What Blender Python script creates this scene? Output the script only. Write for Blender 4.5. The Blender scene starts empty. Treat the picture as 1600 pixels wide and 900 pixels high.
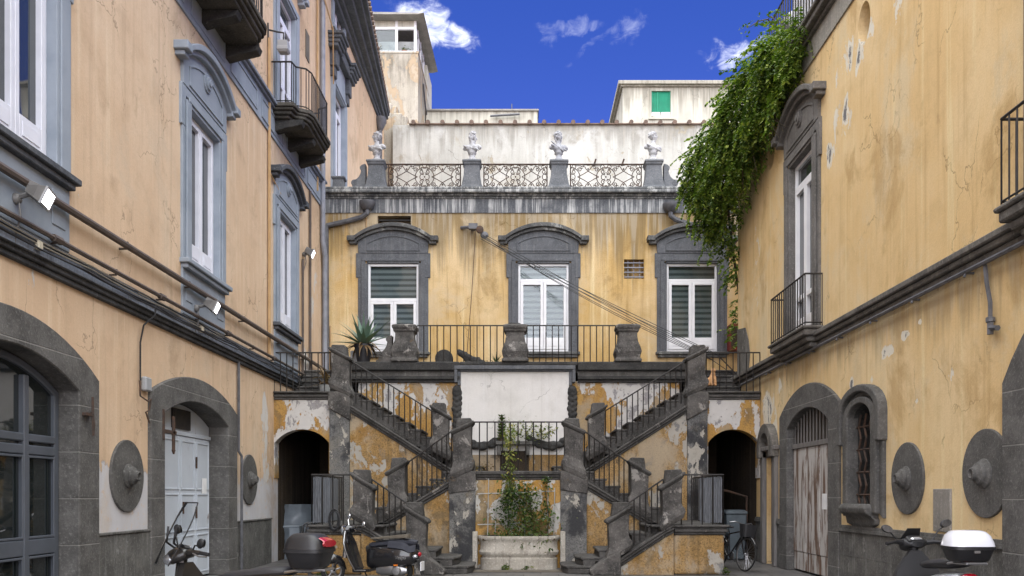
import bpy, bmesh, math, random
from mathutils import Vector, Matrix
from mathutils.geometry import tessellate_polygon
R = math.radians
random.seed(7)
scene = bpy.context.scene
COL = scene.collection

# ------------------------------------------------------------------ camera
F_PX = 1370.0                      # focal length in pixels of a 1600 px wide picture
VPX, VPY, EYE = 818.0, 773.0, 1.6
cam_d = bpy.data.cameras.new('camera')
cam = bpy.data.objects.new('camera', cam_d)
COL.objects.link(cam)
cam.location = (0, 0, EYE)
cam.rotation_euler = (R(90), 0, 0)
cam_d.sensor_width = 36
cam_d.lens = F_PX / 1600 * 36
cam_d.shift_x = -(VPX - 800) / 1600
cam_d.shift_y = (VPY - 450) / 1600
cam_d.clip_start = 0.1
cam_d.clip_end = 2000
scene.camera = cam

# ------------------------------------------------------------------ light
SUN_EL, SUN_AZ = R(60), R(200)     # azimuth clockwise from +Y: the sun stands behind the camera
SUN_STRENGTH, SUN_ANGLE, SKY_STRENGTH, EXPOSURE = 4.6, R(130), 0.070, 1.32
sun_d = bpy.data.lights.new('sun', 'SUN')
sun_d.energy = SUN_STRENGTH
sun_d.angle = SUN_ANGLE
sun_d.color = (0.99, 1.0, 0.90)
sun = bpy.data.objects.new('sun', sun_d)
COL.objects.link(sun)
sdir = Vector((math.sin(SUN_AZ) * math.cos(SUN_EL), math.cos(SUN_AZ) * math.cos(SUN_EL), math.sin(SUN_EL)))
sun.rotation_euler = (-sdir).to_track_quat('-Z', 'Y').to_euler()
sun.location = (0, 0, 40)

scene.view_settings.view_transform = 'Standard'
scene.view_settings.look = 'None'
scene.view_settings.gamma = 1
scene.view_settings.use_curve_mapping = False
scene.view_settings.exposure = EXPOSURE
scene.cycles.max_bounces = 6
scene.cycles.diffuse_bounces = 4
scene.cycles.glossy_bounces = 3
scene.cycles.transparent_max_bounces = 12
scene.cycles.use_denoising = True


class NT:
    """Small helper to write node trees as expressions."""
    def __init__(s, tree):
        s.t = tree
        s.t.nodes.clear()

    def node(s, typ, **kw):
        n = s.t.nodes.new(typ)
        for k, v in kw.items():
            setattr(n, k, v)
        return n

    def put(s, sock, v):
        if isinstance(v, bpy.types.NodeSocket):
            s.t.links.new(v, sock)
        elif v is not None:
            if isinstance(v, (tuple, list)) and sock.type == 'RGBA' and len(v) == 3:
                v = (*v, 1)
            sock.default_value = v

    def math(s, op, a, b=None, clamp=False):
        n = s.node('ShaderNodeMath', operation=op, use_clamp=clamp)
        s.put(n.inputs[0], a)
        s.put(n.inputs[1], b)
        return n.outputs[0]

    def vmul(s, v, k):
        n = s.node('ShaderNodeVectorMath', operation='MULTIPLY')
        s.put(n.inputs[0], v)
        s.put(n.inputs[1], k)
        return n.outputs[0]

    def vadd(s, v, k):
        n = s.node('ShaderNodeVectorMath', operation='ADD')
        s.put(n.inputs[0], v)
        s.put(n.inputs[1], k)
        return n.outputs[0]

    def pos(s):
        return s.node('ShaderNodeNewGeometry').outputs['Position']

    def obj(s):
        return s.node('ShaderNodeTexCoord').outputs['Object']

    def xyz(s, v):
        n = s.node('ShaderNodeSeparateXYZ')
        s.put(n.inputs[0], v)
        return n.outputs

    def noise(s, vec, scale, detail=4, rough=0.55, dist=0.0):
        n = s.node('ShaderNodeTexNoise')
        s.put(n.inputs['Vector'], vec)
        n.inputs['Scale'].default_value = scale
        n.inputs['Detail'].default_value = detail
        n.inputs['Roughness'].default_value = rough
        n.inputs['Distortion'].default_value = dist
        return n.outputs[0]

    def voronoi(s, vec, scale, feature='F1', out=0):
        n = s.node('ShaderNodeTexVoronoi', feature=feature)
        s.put(n.inputs['Vector'], vec)
        n.inputs['Scale'].default_value = scale
        return n.outputs[out]

    def step(s, v, a, b, lo=0.0, hi=1.0):
        n = s.node('ShaderNodeMapRange', interpolation_type='SMOOTHSTEP')
        s.put(n.inputs['Value'], v)
        n.inputs['From Min'].default_value = a
        n.inputs['From Max'].default_value = b
        n.inputs['To Min'].default_value = lo
        n.inputs['To Max'].default_value = hi
        return n.outputs[0]

    def mix(s, f, a, b, blend='MIX'):
        n = s.node('ShaderNodeMix', data_type='RGBA', blend_type=blend)
        s.put(n.inputs['Factor'], f)
        s.put(n.inputs[6], a)
        s.put(n.inputs[7], b)
        return n.outputs[2]

    def bump(s, h, strength, dist=0.02):
        n = s.node('ShaderNodeBump')
        s.put(n.inputs['Height'], h)
        n.inputs['Strength'].default_value = strength
        n.inputs['Distance'].default_value = dist
        return n.outputs[0]

    def principled(s, **kw):
        n = s.node('ShaderNodeBsdfPrincipled')
        for k, v in kw.items():
            s.put(n.inputs[k.replace('_', ' ')], v)
        return n

    def out(s, shader):
        o = s.node('ShaderNodeOutputMaterial')
        s.t.links.new(shader, o.inputs['Surface'])


def new_mat(name):
    m = bpy.data.materials.new(name)
    m.use_nodes = True
    return m, NT(m.node_tree)


# ------------------------------------------------------------------ sky
world = bpy.data.worlds.new('World')
scene.world = world
world.use_nodes = True


def px_dir(px, py):
    return Vector(((px - VPX) / F_PX, 1.0, (VPY - py) / F_PX)).normalized()


def build_sky():
    t = NT(world.node_tree)
    sky = t.node('ShaderNodeTexSky', sky_type='NISHITA')
    sky.sun_disc = False
    sky.sun_elevation = SUN_EL
    sky.sun_rotation = SUN_AZ
    sky.altitude = 300
    sky.air_density = 1.0
    sky.dust_density = 0.3
    sky.ozone_density = 3.0
    hs = t.node('ShaderNodeHueSaturation')
    t.put(hs.inputs['Color'], sky.outputs[0])
    hs.inputs['Saturation'].default_value = 1.35
    col = t.mix(1.0, hs.outputs[0], (1.2, 0.56, 1.02), 'MULTIPLY')
    d = t.node('ShaderNodeTexCoord').outputs['Generated']
    wisp = t.noise(t.vmul(d, (.75, .75, 1.3)), 62.0, 9, 0.66, 0.9)
    fine = t.noise(d, 21.0, 6, 0.6, 0.4)
    w = t.math('ADD', t.math('MULTIPLY', wisp, 0.6), t.math('MULTIPLY', fine, 0.4))
    total = None
    wob = t.node('ShaderNodeTexNoise')
    t.put(wob.inputs['Vector'], d)
    wob.inputs['Scale'].default_value = 34
    wob.inputs['Detail'].default_value = 5
    wv = t.vmul(t.vadd(wob.outputs['Color'], (-.5, -.5, -.5)), (.055, .055, .055))
    dw = t.vadd(d, (0, 0, 0))
    t.put(dw.node.inputs[1], wv)
    for (px, py, sx, sy, ang, amt) in (
            (664, 32, 46, 24, 25, 1.0), (706, 58, 50, 17, 15, .9), (640, 18, 26, 12, 20, .6), (560, -20, 30, 15, 0, .5),
            (978, 48, 26, 17, -30, .30), (898, 40, 38, 10, -12, .26), (852, 52, 20, 16, 30, .2), (925, 72, 40, 9, -35, .2), (1150, 88, 48, 19, -10, 1.0)):
        c = px_dir(px, py)
        ex = Vector((1, 0, 0))
        ez = c.cross(ex).normalized() * -1
        if ez.z < 0:
            ez = -ez
        a = R(-ang)
        ax = ex * math.cos(a) + ez * math.sin(a)
        az = ez * math.cos(a) - ex * math.sin(a)
        sub = t.vadd(dw, tuple(-c))

        def dot(v, k):
            n = t.node('ShaderNodeVectorMath', operation='DOT_PRODUCT')
            t.put(n.inputs[0], sub)
            n.inputs[1].default_value = tuple(v * k)
            return n.outputs['Value']
        u = dot(ax, F_PX / sx * 1.1)
        v = dot(az, F_PX / sy * 1.1)
        r2 = t.math('ADD', t.math('MULTIPLY', u, u), t.math('MULTIPLY', v, v))
        g = t.math('MULTIPLY', t.step(r2, 1.9, 0.0), 1.0)
        m = t.math('ADD', t.math('MULTIPLY', g, 0.62 if amt > .6 else .42), t.math('MULTIPLY', t.math('SUBTRACT', w, 0.52), 3.6))
        m = t.math('MULTIPLY', t.step(m, -0.05, 1.55), t.math('MULTIPLY', t.step(g, 0.0, 0.9), amt))
        total = m if total is None else t.math('MAXIMUM', total, m)
    col = t.mix(total, col, (12.5, 12.9, 13.6))
    bg = t.node('ShaderNodeBackground')
    t.put(bg.inputs['Color'], col)
    bg.inputs['Strength'].default_value = SKY_STRENGTH
    o = t.node('ShaderNodeOutputWorld')
    t.t.links.new(bg.outputs[0], o.inputs['Surface'])


build_sky()


# ------------------------------------------------------------------ materials
def plaster(name, c1, c2, stain, peel=None, peel_thr=.7, peel2=(.2, .19, .18), low=None, streaks=.35, dark_run=None, scale=1.0, dirt=.25,
            peel_z=None, mottle=None, zones=None, zcol=(.7, .66, .58), zdeep=.5):
    """Old lime plaster: broad tone changes, vertical water runs, flaked patches, ragged repaired band at the foot."""
    m, t = new_mat(name)
    p = t.pos()
    x, y, z = t.xyz(p)
    big = t.noise(p, .42 * scale, 5, .6)
    med = t.noise(p, 1.9 * scale, 7, .65)
    col = t.mix(t.step(big, .36, .66), c1, c2)
    col = t.mix(t.math('MULTIPLY', t.step(med, .46, .72), .5), col, tuple(c * .8 for c in c1))
    ps = t.vmul(p, (5.5, 5.5, .22))
    run = t.noise(ps, 1.0, 5, .6)
    run2 = t.noise(t.vmul(p, (16, 16, .5)), 1.0, 3, .55)
    pale = tuple(min(.8, c * 1.22 + .05) for c in c2)
    col = t.mix(t.math('MULTIPLY', t.step(run, .53, .72), streaks), col, pale)
    col = t.mix(t.math('MULTIPLY', t.step(run, .47, .28), streaks * 1.1), col, stain)
    col = t.mix(t.math('MULTIPLY', t.step(run2, .56, .78), streaks * .6), col, stain)
    if dark_run:                                            # water marks below a cornice: (z top, reach, amount)
        zt, reach, amt = dark_run
        zz = t.math('DIVIDE', t.math('SUBTRACT', zt, z), reach)
        k = t.math('SUBTRACT', t.math('ADD', t.noise(t.vmul(p, (3.2, 3.2, .1)), 1.0, 5, .65), .28), t.math('MULTIPLY', zz, .55))
        below = t.step(zz, -.01, .0)
        col = t.mix(t.math('MULTIPLY', t.math('MULTIPLY', t.step(k, .48, .72), amt), below), col, (.09, .075, .05))
        k2 = t.math('SUBTRACT', t.math('ADD', t.noise(t.vmul(p, (9, 9, .15)), 1.0, 4, .6), .2), t.math('MULTIPLY', zz, .45))
        col = t.mix(t.math('MULTIPLY', t.math('MULTIPLY', t.step(k2, .62, .7), amt * .6), below), col, (.5, .46, .38))
    fine = t.noise(p, 34, 6, .7)
    wn = t.node('ShaderNodeTexNoise')                       # hairline cracks in a few places
    t.put(wn.inputs['Vector'], p)
    wn.inputs['Scale'].default_value = 2.6
    wn.inputs['Detail'].default_value = 6
    wp = t.vadd(t.vmul(p, (1, 1, .62)), (0, 0, 0))
    t.put(wp.node.inputs[1], t.vmul(wn.outputs['Color'], (.55, .55, .55)))
    cr = t.math('MULTIPLY', t.step(t.voronoi(wp, .85, 'DISTANCE_TO_EDGE'), .009, .002), t.step(t.noise(p, .55, 3, .6), .50, .58))
    col = t.mix(t.math('MULTIPLY', cr, .55), col, tuple(c * .45 for c in stain))
    col = t.mix(t.math('MULTIPLY', t.step(fine, .42, .7), dirt), col, tuple(c * .55 for c in stain))
    h = t.math('ADD', t.math('MULTIPLY', fine, .35), t.math('MULTIPLY', med, .8))
    if low:                                                 # (z, colour, colour2) ragged band at the foot of the wall
        zl, cl, cl2 = low
        e = t.math('ADD', z, t.math('MULTIPLY', t.math('SUBTRACT', t.noise(t.vmul(p, (3.5, 3.5, 1.6)), 1.0, 8, .68), .5), 1.1))
        lm = t.step(e, zl + .03, zl - .03)
        lc = t.mix(t.noise(t.vmul(p, (3, 3, 1)), 1.5, 6, .65), cl, cl2)
        lc = t.mix(t.math('MULTIPLY', t.step(t.noise(p, 6, 6, .7), .58, .66), .6), lc, c1)
        col = t.mix(lm, col, lc)
        h = t.math('SUBTRACT', h, t.math('MULTIPLY', lm, .8))
    if mottle:                                              # broad worn areas where the colour coat is thin or filthy
        for j, (mc, sc, thr, amt) in enumerate(mottle):
            mk = t.noise(t.vadd(t.vmul(p, (1, 1, .75)), (7.3 * j, 3.1 * j, 0)), sc, 7, .68, .35)
            col = t.mix(t.math('MULTIPLY', t.step(mk, thr, thr + .13), amt), col, t.mix(fine, mc, tuple(c * .6 for c in mc)))
    if peel:
        pn = t.noise(t.vmul(p, (1, 1, .62)), 1.25 * scale, 9, .66, .25)
        if peel_z:                                          # (z centre, half height, boost): where the flaking is worst
            for zc, hz, boost in peel_z:
                dz = t.math('ABSOLUTE', t.math('SUBTRACT', z, zc))
                pn = t.math('ADD', pn, t.math('MULTIPLY', t.step(dz, hz, 0), boost))
        pm = t.step(pn, peel_thr, peel_thr + .018)
        inner = t.step(t.noise(p, 2.4 * scale, 8, .68), .5, .54)
        deep = t.math('MULTIPLY', t.step(pn, peel_thr + .06, peel_thr + .075), inner)
        pc = t.mix(t.noise(p, 5, 5, .6), peel, tuple(c * .72 for c in peel))
        col = t.mix(pm, col, pc)
        col = t.mix(deep, col, t.mix(fine, peel2, tuple(c * 1.6 for c in peel2)))
        h = t.math('SUBTRACT', h, t.math('ADD', t.math('MULTIPLY', pm, 1.0), t.math('MULTIPLY', deep, 1.5)))
    if zones:                                               # places where the coat has flaked off: (x, y, z, half width, half height, boost)
        fld = None
        for (cx, cy, cz, ry, rz, boost) in zones:
            q = t.vmul(t.vadd(p, (-cx, -cy, -cz)), (1 / ry, 1 / ry, 1 / rz))
            n = t.node('ShaderNodeVectorMath', operation='LENGTH')
            t.put(n.inputs[0], q)
            fv = t.step(n.outputs['Value'], 1.25, .1, 0, boost)
            fld = fv if fld is None else t.math('MAXIMUM', fld, fv)
        zn = t.math('ADD', t.noise(t.vmul(p, (1.5, 1.5, .8)), 1.9, 10, .70, .35), fld)
        zm = t.step(zn, .71, .73)
        zd = t.math('MULTIPLY', t.step(zn, .80, .815), t.step(t.noise(t.vmul(p, (1.6, 1.6, .7)), 1.5, 8, .7), zdeep, zdeep + .03))
        col = t.mix(zm, col, t.mix(t.noise(p, 5, 5, .6), zcol, tuple(c * .82 for c in zcol)))
        col = t.mix(zd, col, t.mix(fine, (.13, .13, .14), (.22, .215, .21)))
        h = t.math('SUBTRACT', h, t.math('ADD', t.math('MULTIPLY', zm, 1.0), t.math('MULTIPLY', zd, 1.4)))
    b = t.principled(Base_Color=col, Roughness=.92, Specular_IOR_Level=.15, Normal=t.bump(h, .55, .025))
    t.out(b.outputs[0])
    return m


def stone(name, c1, c2, pale=None, pale_thr=.62, runs=0.0, run_col=(.5, .5, .48), bump=.7, rough=.88, scale=1.0, tint=None, tint_thr=.62, joints=0, run_lo=.52):
    m, t = new_mat(name)
    p = t.pos()
    x, y, z = t.xyz(p)
    a = t.noise(p, 2.2 * scale, 8, .68)
    g = t.noise(p, 26 * scale, 6, .7)
    col = t.mix(t.step(a, .34, .68), c1, c2)
    col = t.mix(t.math('MULTIPLY', t.step(g, .5, .75), .6), col, tuple(c * 1.9 + .015 for c in c2))
    col = t.mix(t.math('MULTIPLY', t.step(g, .44, .25), .6), col, tuple(c * .45 for c in c1))
    h = t.math('ADD', t.math('MULTIPLY', a, .8), t.math('MULTIPLY', g, .5))
    if tint:
        k = t.step(t.noise(p, 1.7 * scale, 8, .7, .4), tint_thr, tint_thr + .05)
        col = t.mix(k, col, tint)
    if pale:
        k = t.step(t.noise(t.vmul(p, (1, 1, .7)), 2.7 * scale, 9, .7, .3), pale_thr, pale_thr + .06)
        col = t.mix(t.math('MULTIPLY', k, .85), col, pale)
        h = t.math('ADD', h, t.math('MULTIPLY', k, .5))
    if runs:
        r = t.noise(t.vmul(p, (11, 11, .35)), 1.0, 5, .7)
        r2 = t.noise(p, 1.1, 4, .6)
        k = t.math('MULTIPLY', t.step(r, run_lo, run_lo + .14), t.step(r2, .33, .55))
        col = t.mix(t.math('MULTIPLY', k, runs), col, run_col)
    if joints:
        jz = t.math('ABSOLUTE', t.math('SUBTRACT', t.math('FRACT', t.math('DIVIDE', z, joints)), .5))
        k = t.step(jz, .018, .008)
        col = t.mix(t.math('MULTIPLY', k, .55), col, (.26, .25, .23))
        h = t.math('SUBTRACT', h, t.math('MULTIPLY', k, .8))
    b = t.principled(Base_Color=col, Roughness=rough, Specular_IOR_Level=.25, Normal=t.bump(h, bump, .03))
    t.out(b.outputs[0])
    return m


def paint(name, c, c2=None, rough=.5, scale=3, wear=None, wear_thr=.66, metal=0, bump=.15, coat=0, spec=.5, streak=False):
    m, t = new_mat(name)
    p = t.pos()
    v = t.vmul(p, (4, 4, .5)) if streak else p
    a = t.noise(v, scale, 6, .62)
    col = t.mix(t.step(a, .35, .7), c, c2 or tuple(k * .82 for k in c))
    h = t.noise(p, 40, 4, .6)
    if wear:
        k = t.step(t.noise(v, scale * 1.7, 8, .7, .3), wear_thr, wear_thr + .07)
        col = t.mix(k, col, wear)
    b = t.principled(Base_Color=col, Roughness=rough, Metallic=metal, Specular_IOR_Level=spec, Coat_Weight=coat, Normal=t.bump(h, bump, .004))
    t.out(b.outputs[0])
    return m


def glass_dark(name, c=(.035, .042, .045), refl=.09):
    m, t = new_mat(name)
    p = t.pos()
    n = t.bump(t.noise(p, .9, 2, .4), .06, .1)
    a = t.noise(p, .8, 3, .5)
    b = t.principled(Base_Color=t.mix(a, c, tuple(k * .45 for k in c)), Roughness=.03, Specular_IOR_Level=.75, Normal=n)
    b.inputs['IOR'].default_value = 1.6
    t.out(b.outputs[0])
    return m


def glass_clear(name, k=.18, tint=(.86, .9, .9)):
    m, t = new_mat(name)
    tr = t.node('ShaderNodeBsdfTransparent')
    tr.inputs[0].default_value = (*tint, 1)
    gl = t.node('ShaderNodeBsdfGlossy')
    gl.inputs['Roughness'].default_value = .03
    fr = t.node('ShaderNodeFresnel')
    fr.inputs[0].default_value = 1.5
    mx = t.node('ShaderNodeMixShader')
    t.put(mx.inputs[0], t.math('ADD', fr.outputs[0], k, True))
    t.t.links.new(tr.outputs[0], mx.inputs[1])
    t.t.links.new(gl.outputs[0], mx.inputs[2])
    t.out(mx.outputs[0])
    return m


def leafmat(name, c1, c2, c3):
    m, t = new_mat(name)
    p = t.pos()
    a = t.noise(p, 1.6, 5, .6)
    r = t.node('ShaderNodeNewGeometry').outputs['Random Per Island']
    col = t.mix(t.step(a, .35, .68), c1, c2)
    col = t.mix(t.step(r, .55, 1.0), col, c3)
    b = t.principled(Base_Color=col, Roughness=.5, Specular_IOR_Level=.3)
    tl = t.node('ShaderNodeBsdfTranslucent')
    t.put(tl.inputs[0], t.mix(1.0, col, (1.0, 1.25, .5), 'MULTIPLY'))
    mx = t.node('ShaderNodeMixShader')
    mx.inputs[0].default_value = .3
    t.t.links.new(b.outputs[0], mx.inputs[1])
    t.t.links.new(tl.outputs[0], mx.inputs[2])
    t.out(mx.outputs[0])
    return m


def emit(name, c, s):
    m, t = new_mat(name)
    e = t.node('ShaderNodeEmission')
    e.inputs[0].default_value = (*c, 1)
    e.inputs[1].default_value = s
    t.out(e.outputs[0])
    return m


def ground_mat():
    m, t = new_mat('basalt_paving')
    p = t.pos()
    br = t.node('ShaderNodeTexBrick')
    t.put(br.inputs['Vector'], p)
    br.inputs['Scale'].default_value = 1.0
    br.inputs['Brick Width'].default_value = .7
    br.inputs['Row Height'].default_value = .42
    br.inputs['Mortar Size'].default_value = .012
    br.inputs['Color1'].default_value = (.075, .072, .07, 1)
    br.inputs['Color2'].default_value = (.12, .115, .11, 1)
    br.inputs['Mortar'].default_value = (.035, .032, .03, 1)
    a = t.noise(p, 1.4, 7, .65)
    col = t.mix(t.math('MULTIPLY', t.step(a, .45, .7), .5), br.outputs[0], (.16, .14, .12))
    h = t.math('SUBTRACT', t.math('MULTIPLY', t.noise(p, 18, 5, .6), .4), br.outputs['Fac'])
    b = t.principled(Base_Color=col, Roughness=.6, Normal=t.bump(h, .6, .02))
    t.out(b.outputs[0])
    return m


def rust_door(name, base, base2, rust, amount):
    m, t = new_mat(name)
    p = t.pos()
    x, y, z = t.xyz(p)
    a = t.noise(t.vmul(p, (3, 7, .9)), 1.0, 8, .68, .3)
    col = t.mix(t.noise(p, 2.5, 6, .6), base, base2)
    k = t.step(a, amount, amount + .1)
    col = t.mix(t.math('MULTIPLY', k, .9), col, t.mix(t.noise(p, 9, 5, .6), rust, tuple(c * .4 for c in rust)))
    f = t.noise(p, 30, 5, .7)
    col = t.mix(t.math('MULTIPLY', t.step(f, .6, .75), .4), col, (.12, .1, .09))
    b = t.principled(Base_Color=col, Roughness=.65, Normal=t.bump(t.math('ADD', f, k), .25, .01))
    t.out(b.outputs[0])
    return m


MT = {}
MT['left_plaster'] = plaster('peach_plaster', (.60, .43, .285), (.665, .505, .355), (.42, .30, .20), peel=(.62, .58, .5), peel_thr=.735, streaks=.34,
                             low=(1.95, (.60, .59, .60), (.44, .43, .44)), dirt=.1, peel2=(.34, .31, .27),
                             mottle=[((.66, .53, .39), .5, .52, .5), ((.47, .33, .21), .7, .54, .5), ((.38, .28, .19), 2.4, .62, .35)], zcol=(.62, .59, .55), zdeep=.62,
                             zones=[(-5.95, 23.9, 5.2, .9, .9, .28), (-5.95, 24.6, 6.6, .5, 1.2, .27), (-5.95, 20.2, 3.2, .5, 1.3, .30), (-5.95, 25.1, 7.6, .4, .9, .25),
                                    (-5.95, 9.6, 4.2, .5, .2, .16), (-5.95, 10.6, 4.15, .3, .25, .14), (-5.95, 20.3, 2.2, .5, .6, .3)])
MT['right_plaster'] = plaster('yellow_plaster', (.67, .475, .235), (.72, .55, .315), (.42, .265, .11), peel=(.68, .64, .56), peel_thr=.735, streaks=.42,
                              dirt=.12, dark_run=(4.45, 1.3, .38), mottle=[((.76, .63, .41), .5, .51, .65), ((.53, .34, .14), .7, .54, .6), ((.40, .27, .13), 2.4, .62, .4)], zcol=(.74, .69, .58),
                              zones=[(5.65, 14.9, 9.1, 1.5, .55, .26), (5.65, 13.5, 9.7, .8, .5, .27), (5.65, 15.6, 8.3, .7, .8, .28), (5.65, 13.2, 8.95, .35, .5, .25), (5.65, 16.2, 7.85, .5, .35, .30),
                                     (5.65, 12.6, 10.0, .5, .3, .26), (5.65, 13.6, 3.83, .36, .16, .36), (5.65, 12.95, 3.97, .24, .13, .36), (5.65, 12.5, 4.06, .1, .06, .33),
                                     (5.65, 15.1, 3.5, .2, .2, .3), (5.65, 14.2, 3.45, .15, .2, .3), (5.65, 12.6, 2.95, .12, .08, .34), (5.65, 15.3, 3.1, .2, .28, .3), (5.65, 11.6, 3.2, .2, .2, .2),
                                     (5.65, 20.3, 3.6, .7, .7, .34), (5.65, 19.7, 3.0, .4, .9, .30), (5.65, 20.7, 2.2, .4, 1.6, .36), (5.65, 19.3, 4.0, .5, .3, .25), (5.65, 21.3, 7.5, .5, 2.0, .2)])
MT['rear_plaster'] = plaster('ochre_plaster', (.58, .385, .155), (.68, .51, .29), (.28, .17, .055), peel=(.5, .42, .3), peel_thr=.77, streaks=.65,
                             dark_run=(9.95, 3.4, .62), dirt=.25, mottle=[((.30, .19, .07), .8, .56, .55), ((.72, .57, .37), .7, .52, .6)])
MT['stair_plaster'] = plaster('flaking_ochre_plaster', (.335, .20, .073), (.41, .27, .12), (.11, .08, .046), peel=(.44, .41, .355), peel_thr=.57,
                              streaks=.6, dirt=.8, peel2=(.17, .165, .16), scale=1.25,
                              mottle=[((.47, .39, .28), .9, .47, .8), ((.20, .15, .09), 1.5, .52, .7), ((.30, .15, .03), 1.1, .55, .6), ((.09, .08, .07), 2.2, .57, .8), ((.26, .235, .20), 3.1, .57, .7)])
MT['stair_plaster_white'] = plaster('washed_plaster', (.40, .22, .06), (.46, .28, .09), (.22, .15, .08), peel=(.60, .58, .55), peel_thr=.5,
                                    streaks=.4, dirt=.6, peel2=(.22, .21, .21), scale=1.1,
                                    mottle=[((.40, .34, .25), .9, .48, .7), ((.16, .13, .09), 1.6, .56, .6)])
MT['pilaster'] = plaster('grey_render', (.20, .195, .18), (.14, .14, .14), (.05, .05, .05), peel=(.46, .43, .37), peel_thr=.575, streaks=.6, dirt=.7,
                         peel2=(.30, .28, .24), scale=1.8, mottle=[((.045, .046, .05), 1.3, .47, .9), ((.27, .25, .21), 1.0, .5, .7), ((.20, .15, .08), 1.6, .58, .5)])
MT['dark_room'] = plaster('shaded_plaster', (.05, .04, .032), (.085, .062, .04), (.02, .018, .015), peel=(.12, .09, .06), peel_thr=.66, dirt=.6, streaks=.5)  # dirty plaster, darkened in its colour to stand for unlit recesses
MT['white_wall'] = plaster('white_plaster', (.42, .41, .37), (.53, .52, .475), (.26, .25, .22), peel=(.40, .36, .28), peel_thr=.60, streaks=.35, dirt=.2, mottle=[((.62, .61, .57), .55, .49, .85), ((.36, .31, .22), .7, .56, .6), ((.22, .21, .19), 1.6, .62, .6)],
                           peel2=(.30, .26, .2), dark_run=(17.6, 2.2, .38), scale=.7)
MT['tower_wall'] = plaster('rubble_plaster', (.38, .35, .29), (.46, .41, .33), (.20, .18, .15), peel=(.44, .34, .23), peel_thr=.53, streaks=.45, dirt=.6, dark_run=(22.7, 3.5, .6), mottle=[((.24, .22, .19), 1.3, .55, .8), ((.55, .50, .42), .6, .5, .6)],
                           peel2=(.32, .26, .19), scale=.8)
MT['cream_wall'] = plaster('cream_plaster', (.47, .45, .38), (.53, .51, .43), (.22, .21, .17), streaks=.5, dirt=.12, dark_run=(22.3, 3.0, .5))
MT['panel'] = plaster('white_panel_plaster', (.66, .64, .60), (.70, .68, .65), (.48, .46, .42), streaks=.3, dirt=.08)
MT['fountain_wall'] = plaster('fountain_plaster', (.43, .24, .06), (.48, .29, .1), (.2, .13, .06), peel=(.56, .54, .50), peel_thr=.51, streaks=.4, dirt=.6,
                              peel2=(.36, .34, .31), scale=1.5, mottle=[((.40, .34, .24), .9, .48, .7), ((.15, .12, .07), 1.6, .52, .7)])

MT['piperno'] = stone('piperno_stone', (.075, .072, .068), (.13, .125, .118), bump=.6, joints=.62)
MT['piperno_plain'] = stone('piperno_block', (.07, .068, .064), (.12, .115, .108), bump=.6)
MT['plinth'] = stone('plinth_stone', (.075, .073, .068), (.14, .135, .125), pale=(.24, .235, .22), pale_thr=.6, bump=.6, runs=.35, run_col=(.26, .26, .25))
MT['stair_stone'] = stone('stair_stone', (.045, .043, .04), (.095, .09, .084), pale=(.27, .25, .225), pale_thr=.60, bump=.8)
MT['post_stone'] = stone('post_stone', (.042, .040, .038), (.125, .117, .108), pale=(.33, .31, .285), pale_thr=.565, bump=.8, tint=(.1, .075, .05))
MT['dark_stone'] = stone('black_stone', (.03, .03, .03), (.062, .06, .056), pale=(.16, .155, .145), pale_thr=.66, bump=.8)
MT['fascia_streak'] = stone('streaked_fascia', (.085, .09, .10), (.15, .155, .16), runs=.85, run_col=(.56, .56, .545), bump=.4, run_lo=.475)
MT['cornice_pale'] = stone('cornice_stone', (.085, .088, .09), (.17, .172, .17), pale=(.42, .42, .40), pale_thr=.55, runs=.8, bump=.6, run_lo=.48)
MT['pier_stone'] = stone('roof_pier_stone', (.10, .107, .115), (.16, .165, .172), pale=(.28, .28, .28), pale_thr=.66, bump=.5)
MT['rear_trim'] = stone('grey_trim', (.088, .092, .10), (.125, .13, .14), pale=(.24, .24, .235), pale_thr=.67, bump=.35, runs=.25, run_col=(.26, .26, .25))
MT['hood_trim'] = stone('weathered_hood', (.06, .06, .06), (.14, .14, .135), pale=(.30, .30, .28), pale_thr=.57, bump=.6)
MT['right_trim'] = stone('warm_grey_trim', (.105, .10, .092), (.165, .155, .145), bump=.4, runs=.2, run_col=(.27, .25, .22))
MT['right_cornice'] = stone('right_cornice_stone', (.07, .065, .06), (.15, .14, .125), pale=(.26, .24, .21), pale_thr=.62, bump=.5, runs=.3, run_col=(.28, .26, .22))
MT['right_fascia'] = stone('right_fascia_stone', (.22, .205, .18), (.30, .28, .24), bump=.3, runs=.6, run_col=(.12, .11, .10))
MT['blue_trim'] = paint('blue_grey_trim', (.29, .325, .375), (.23, .265, .31), rough=.7, scale=2, wear=(.12, .13, .15), wear_thr=.70, spec=.3)
MT['blue_trim_dirty'] = stone('blue_grey_band', (.17, .19, .23), (.23, .255, .30), runs=.5, run_col=(.08, .085, .095), bump=.3)
MT['blue_dark'] = stone('dark_blue_grey_stone', (.06, .065, .075), (.105, .112, .125), bump=.4)
MT['black_moulding'] = stone('sooty_moulding', (.035, .036, .038), (.075, .077, .08), pale=(.15, .155, .16), pale_thr=.63, bump=.5)
MT['balcony_slab'] = stone('balcony_stone', (.045, .042, .037), (.10, .092, .078), pale=(.24, .215, .165), pale_thr=.63, bump=.7)
MT['white_paint'] = paint('white_window_paint', (.78, .78, .79), (.70, .70, .72), rough=.45, scale=2.2)
MT['cool_white'] = paint('cool_white_paint', (.72, .73, .80), (.64, .65, .72), rough=.45, scale=2.2)
MT['glass'] = glass_dark('window_glass')
MT['glass_shop'] = glass_dark('shop_glass', (.016, .021, .021))
MT['glass_clear'] = glass_clear('clear_glass', .015)
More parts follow.
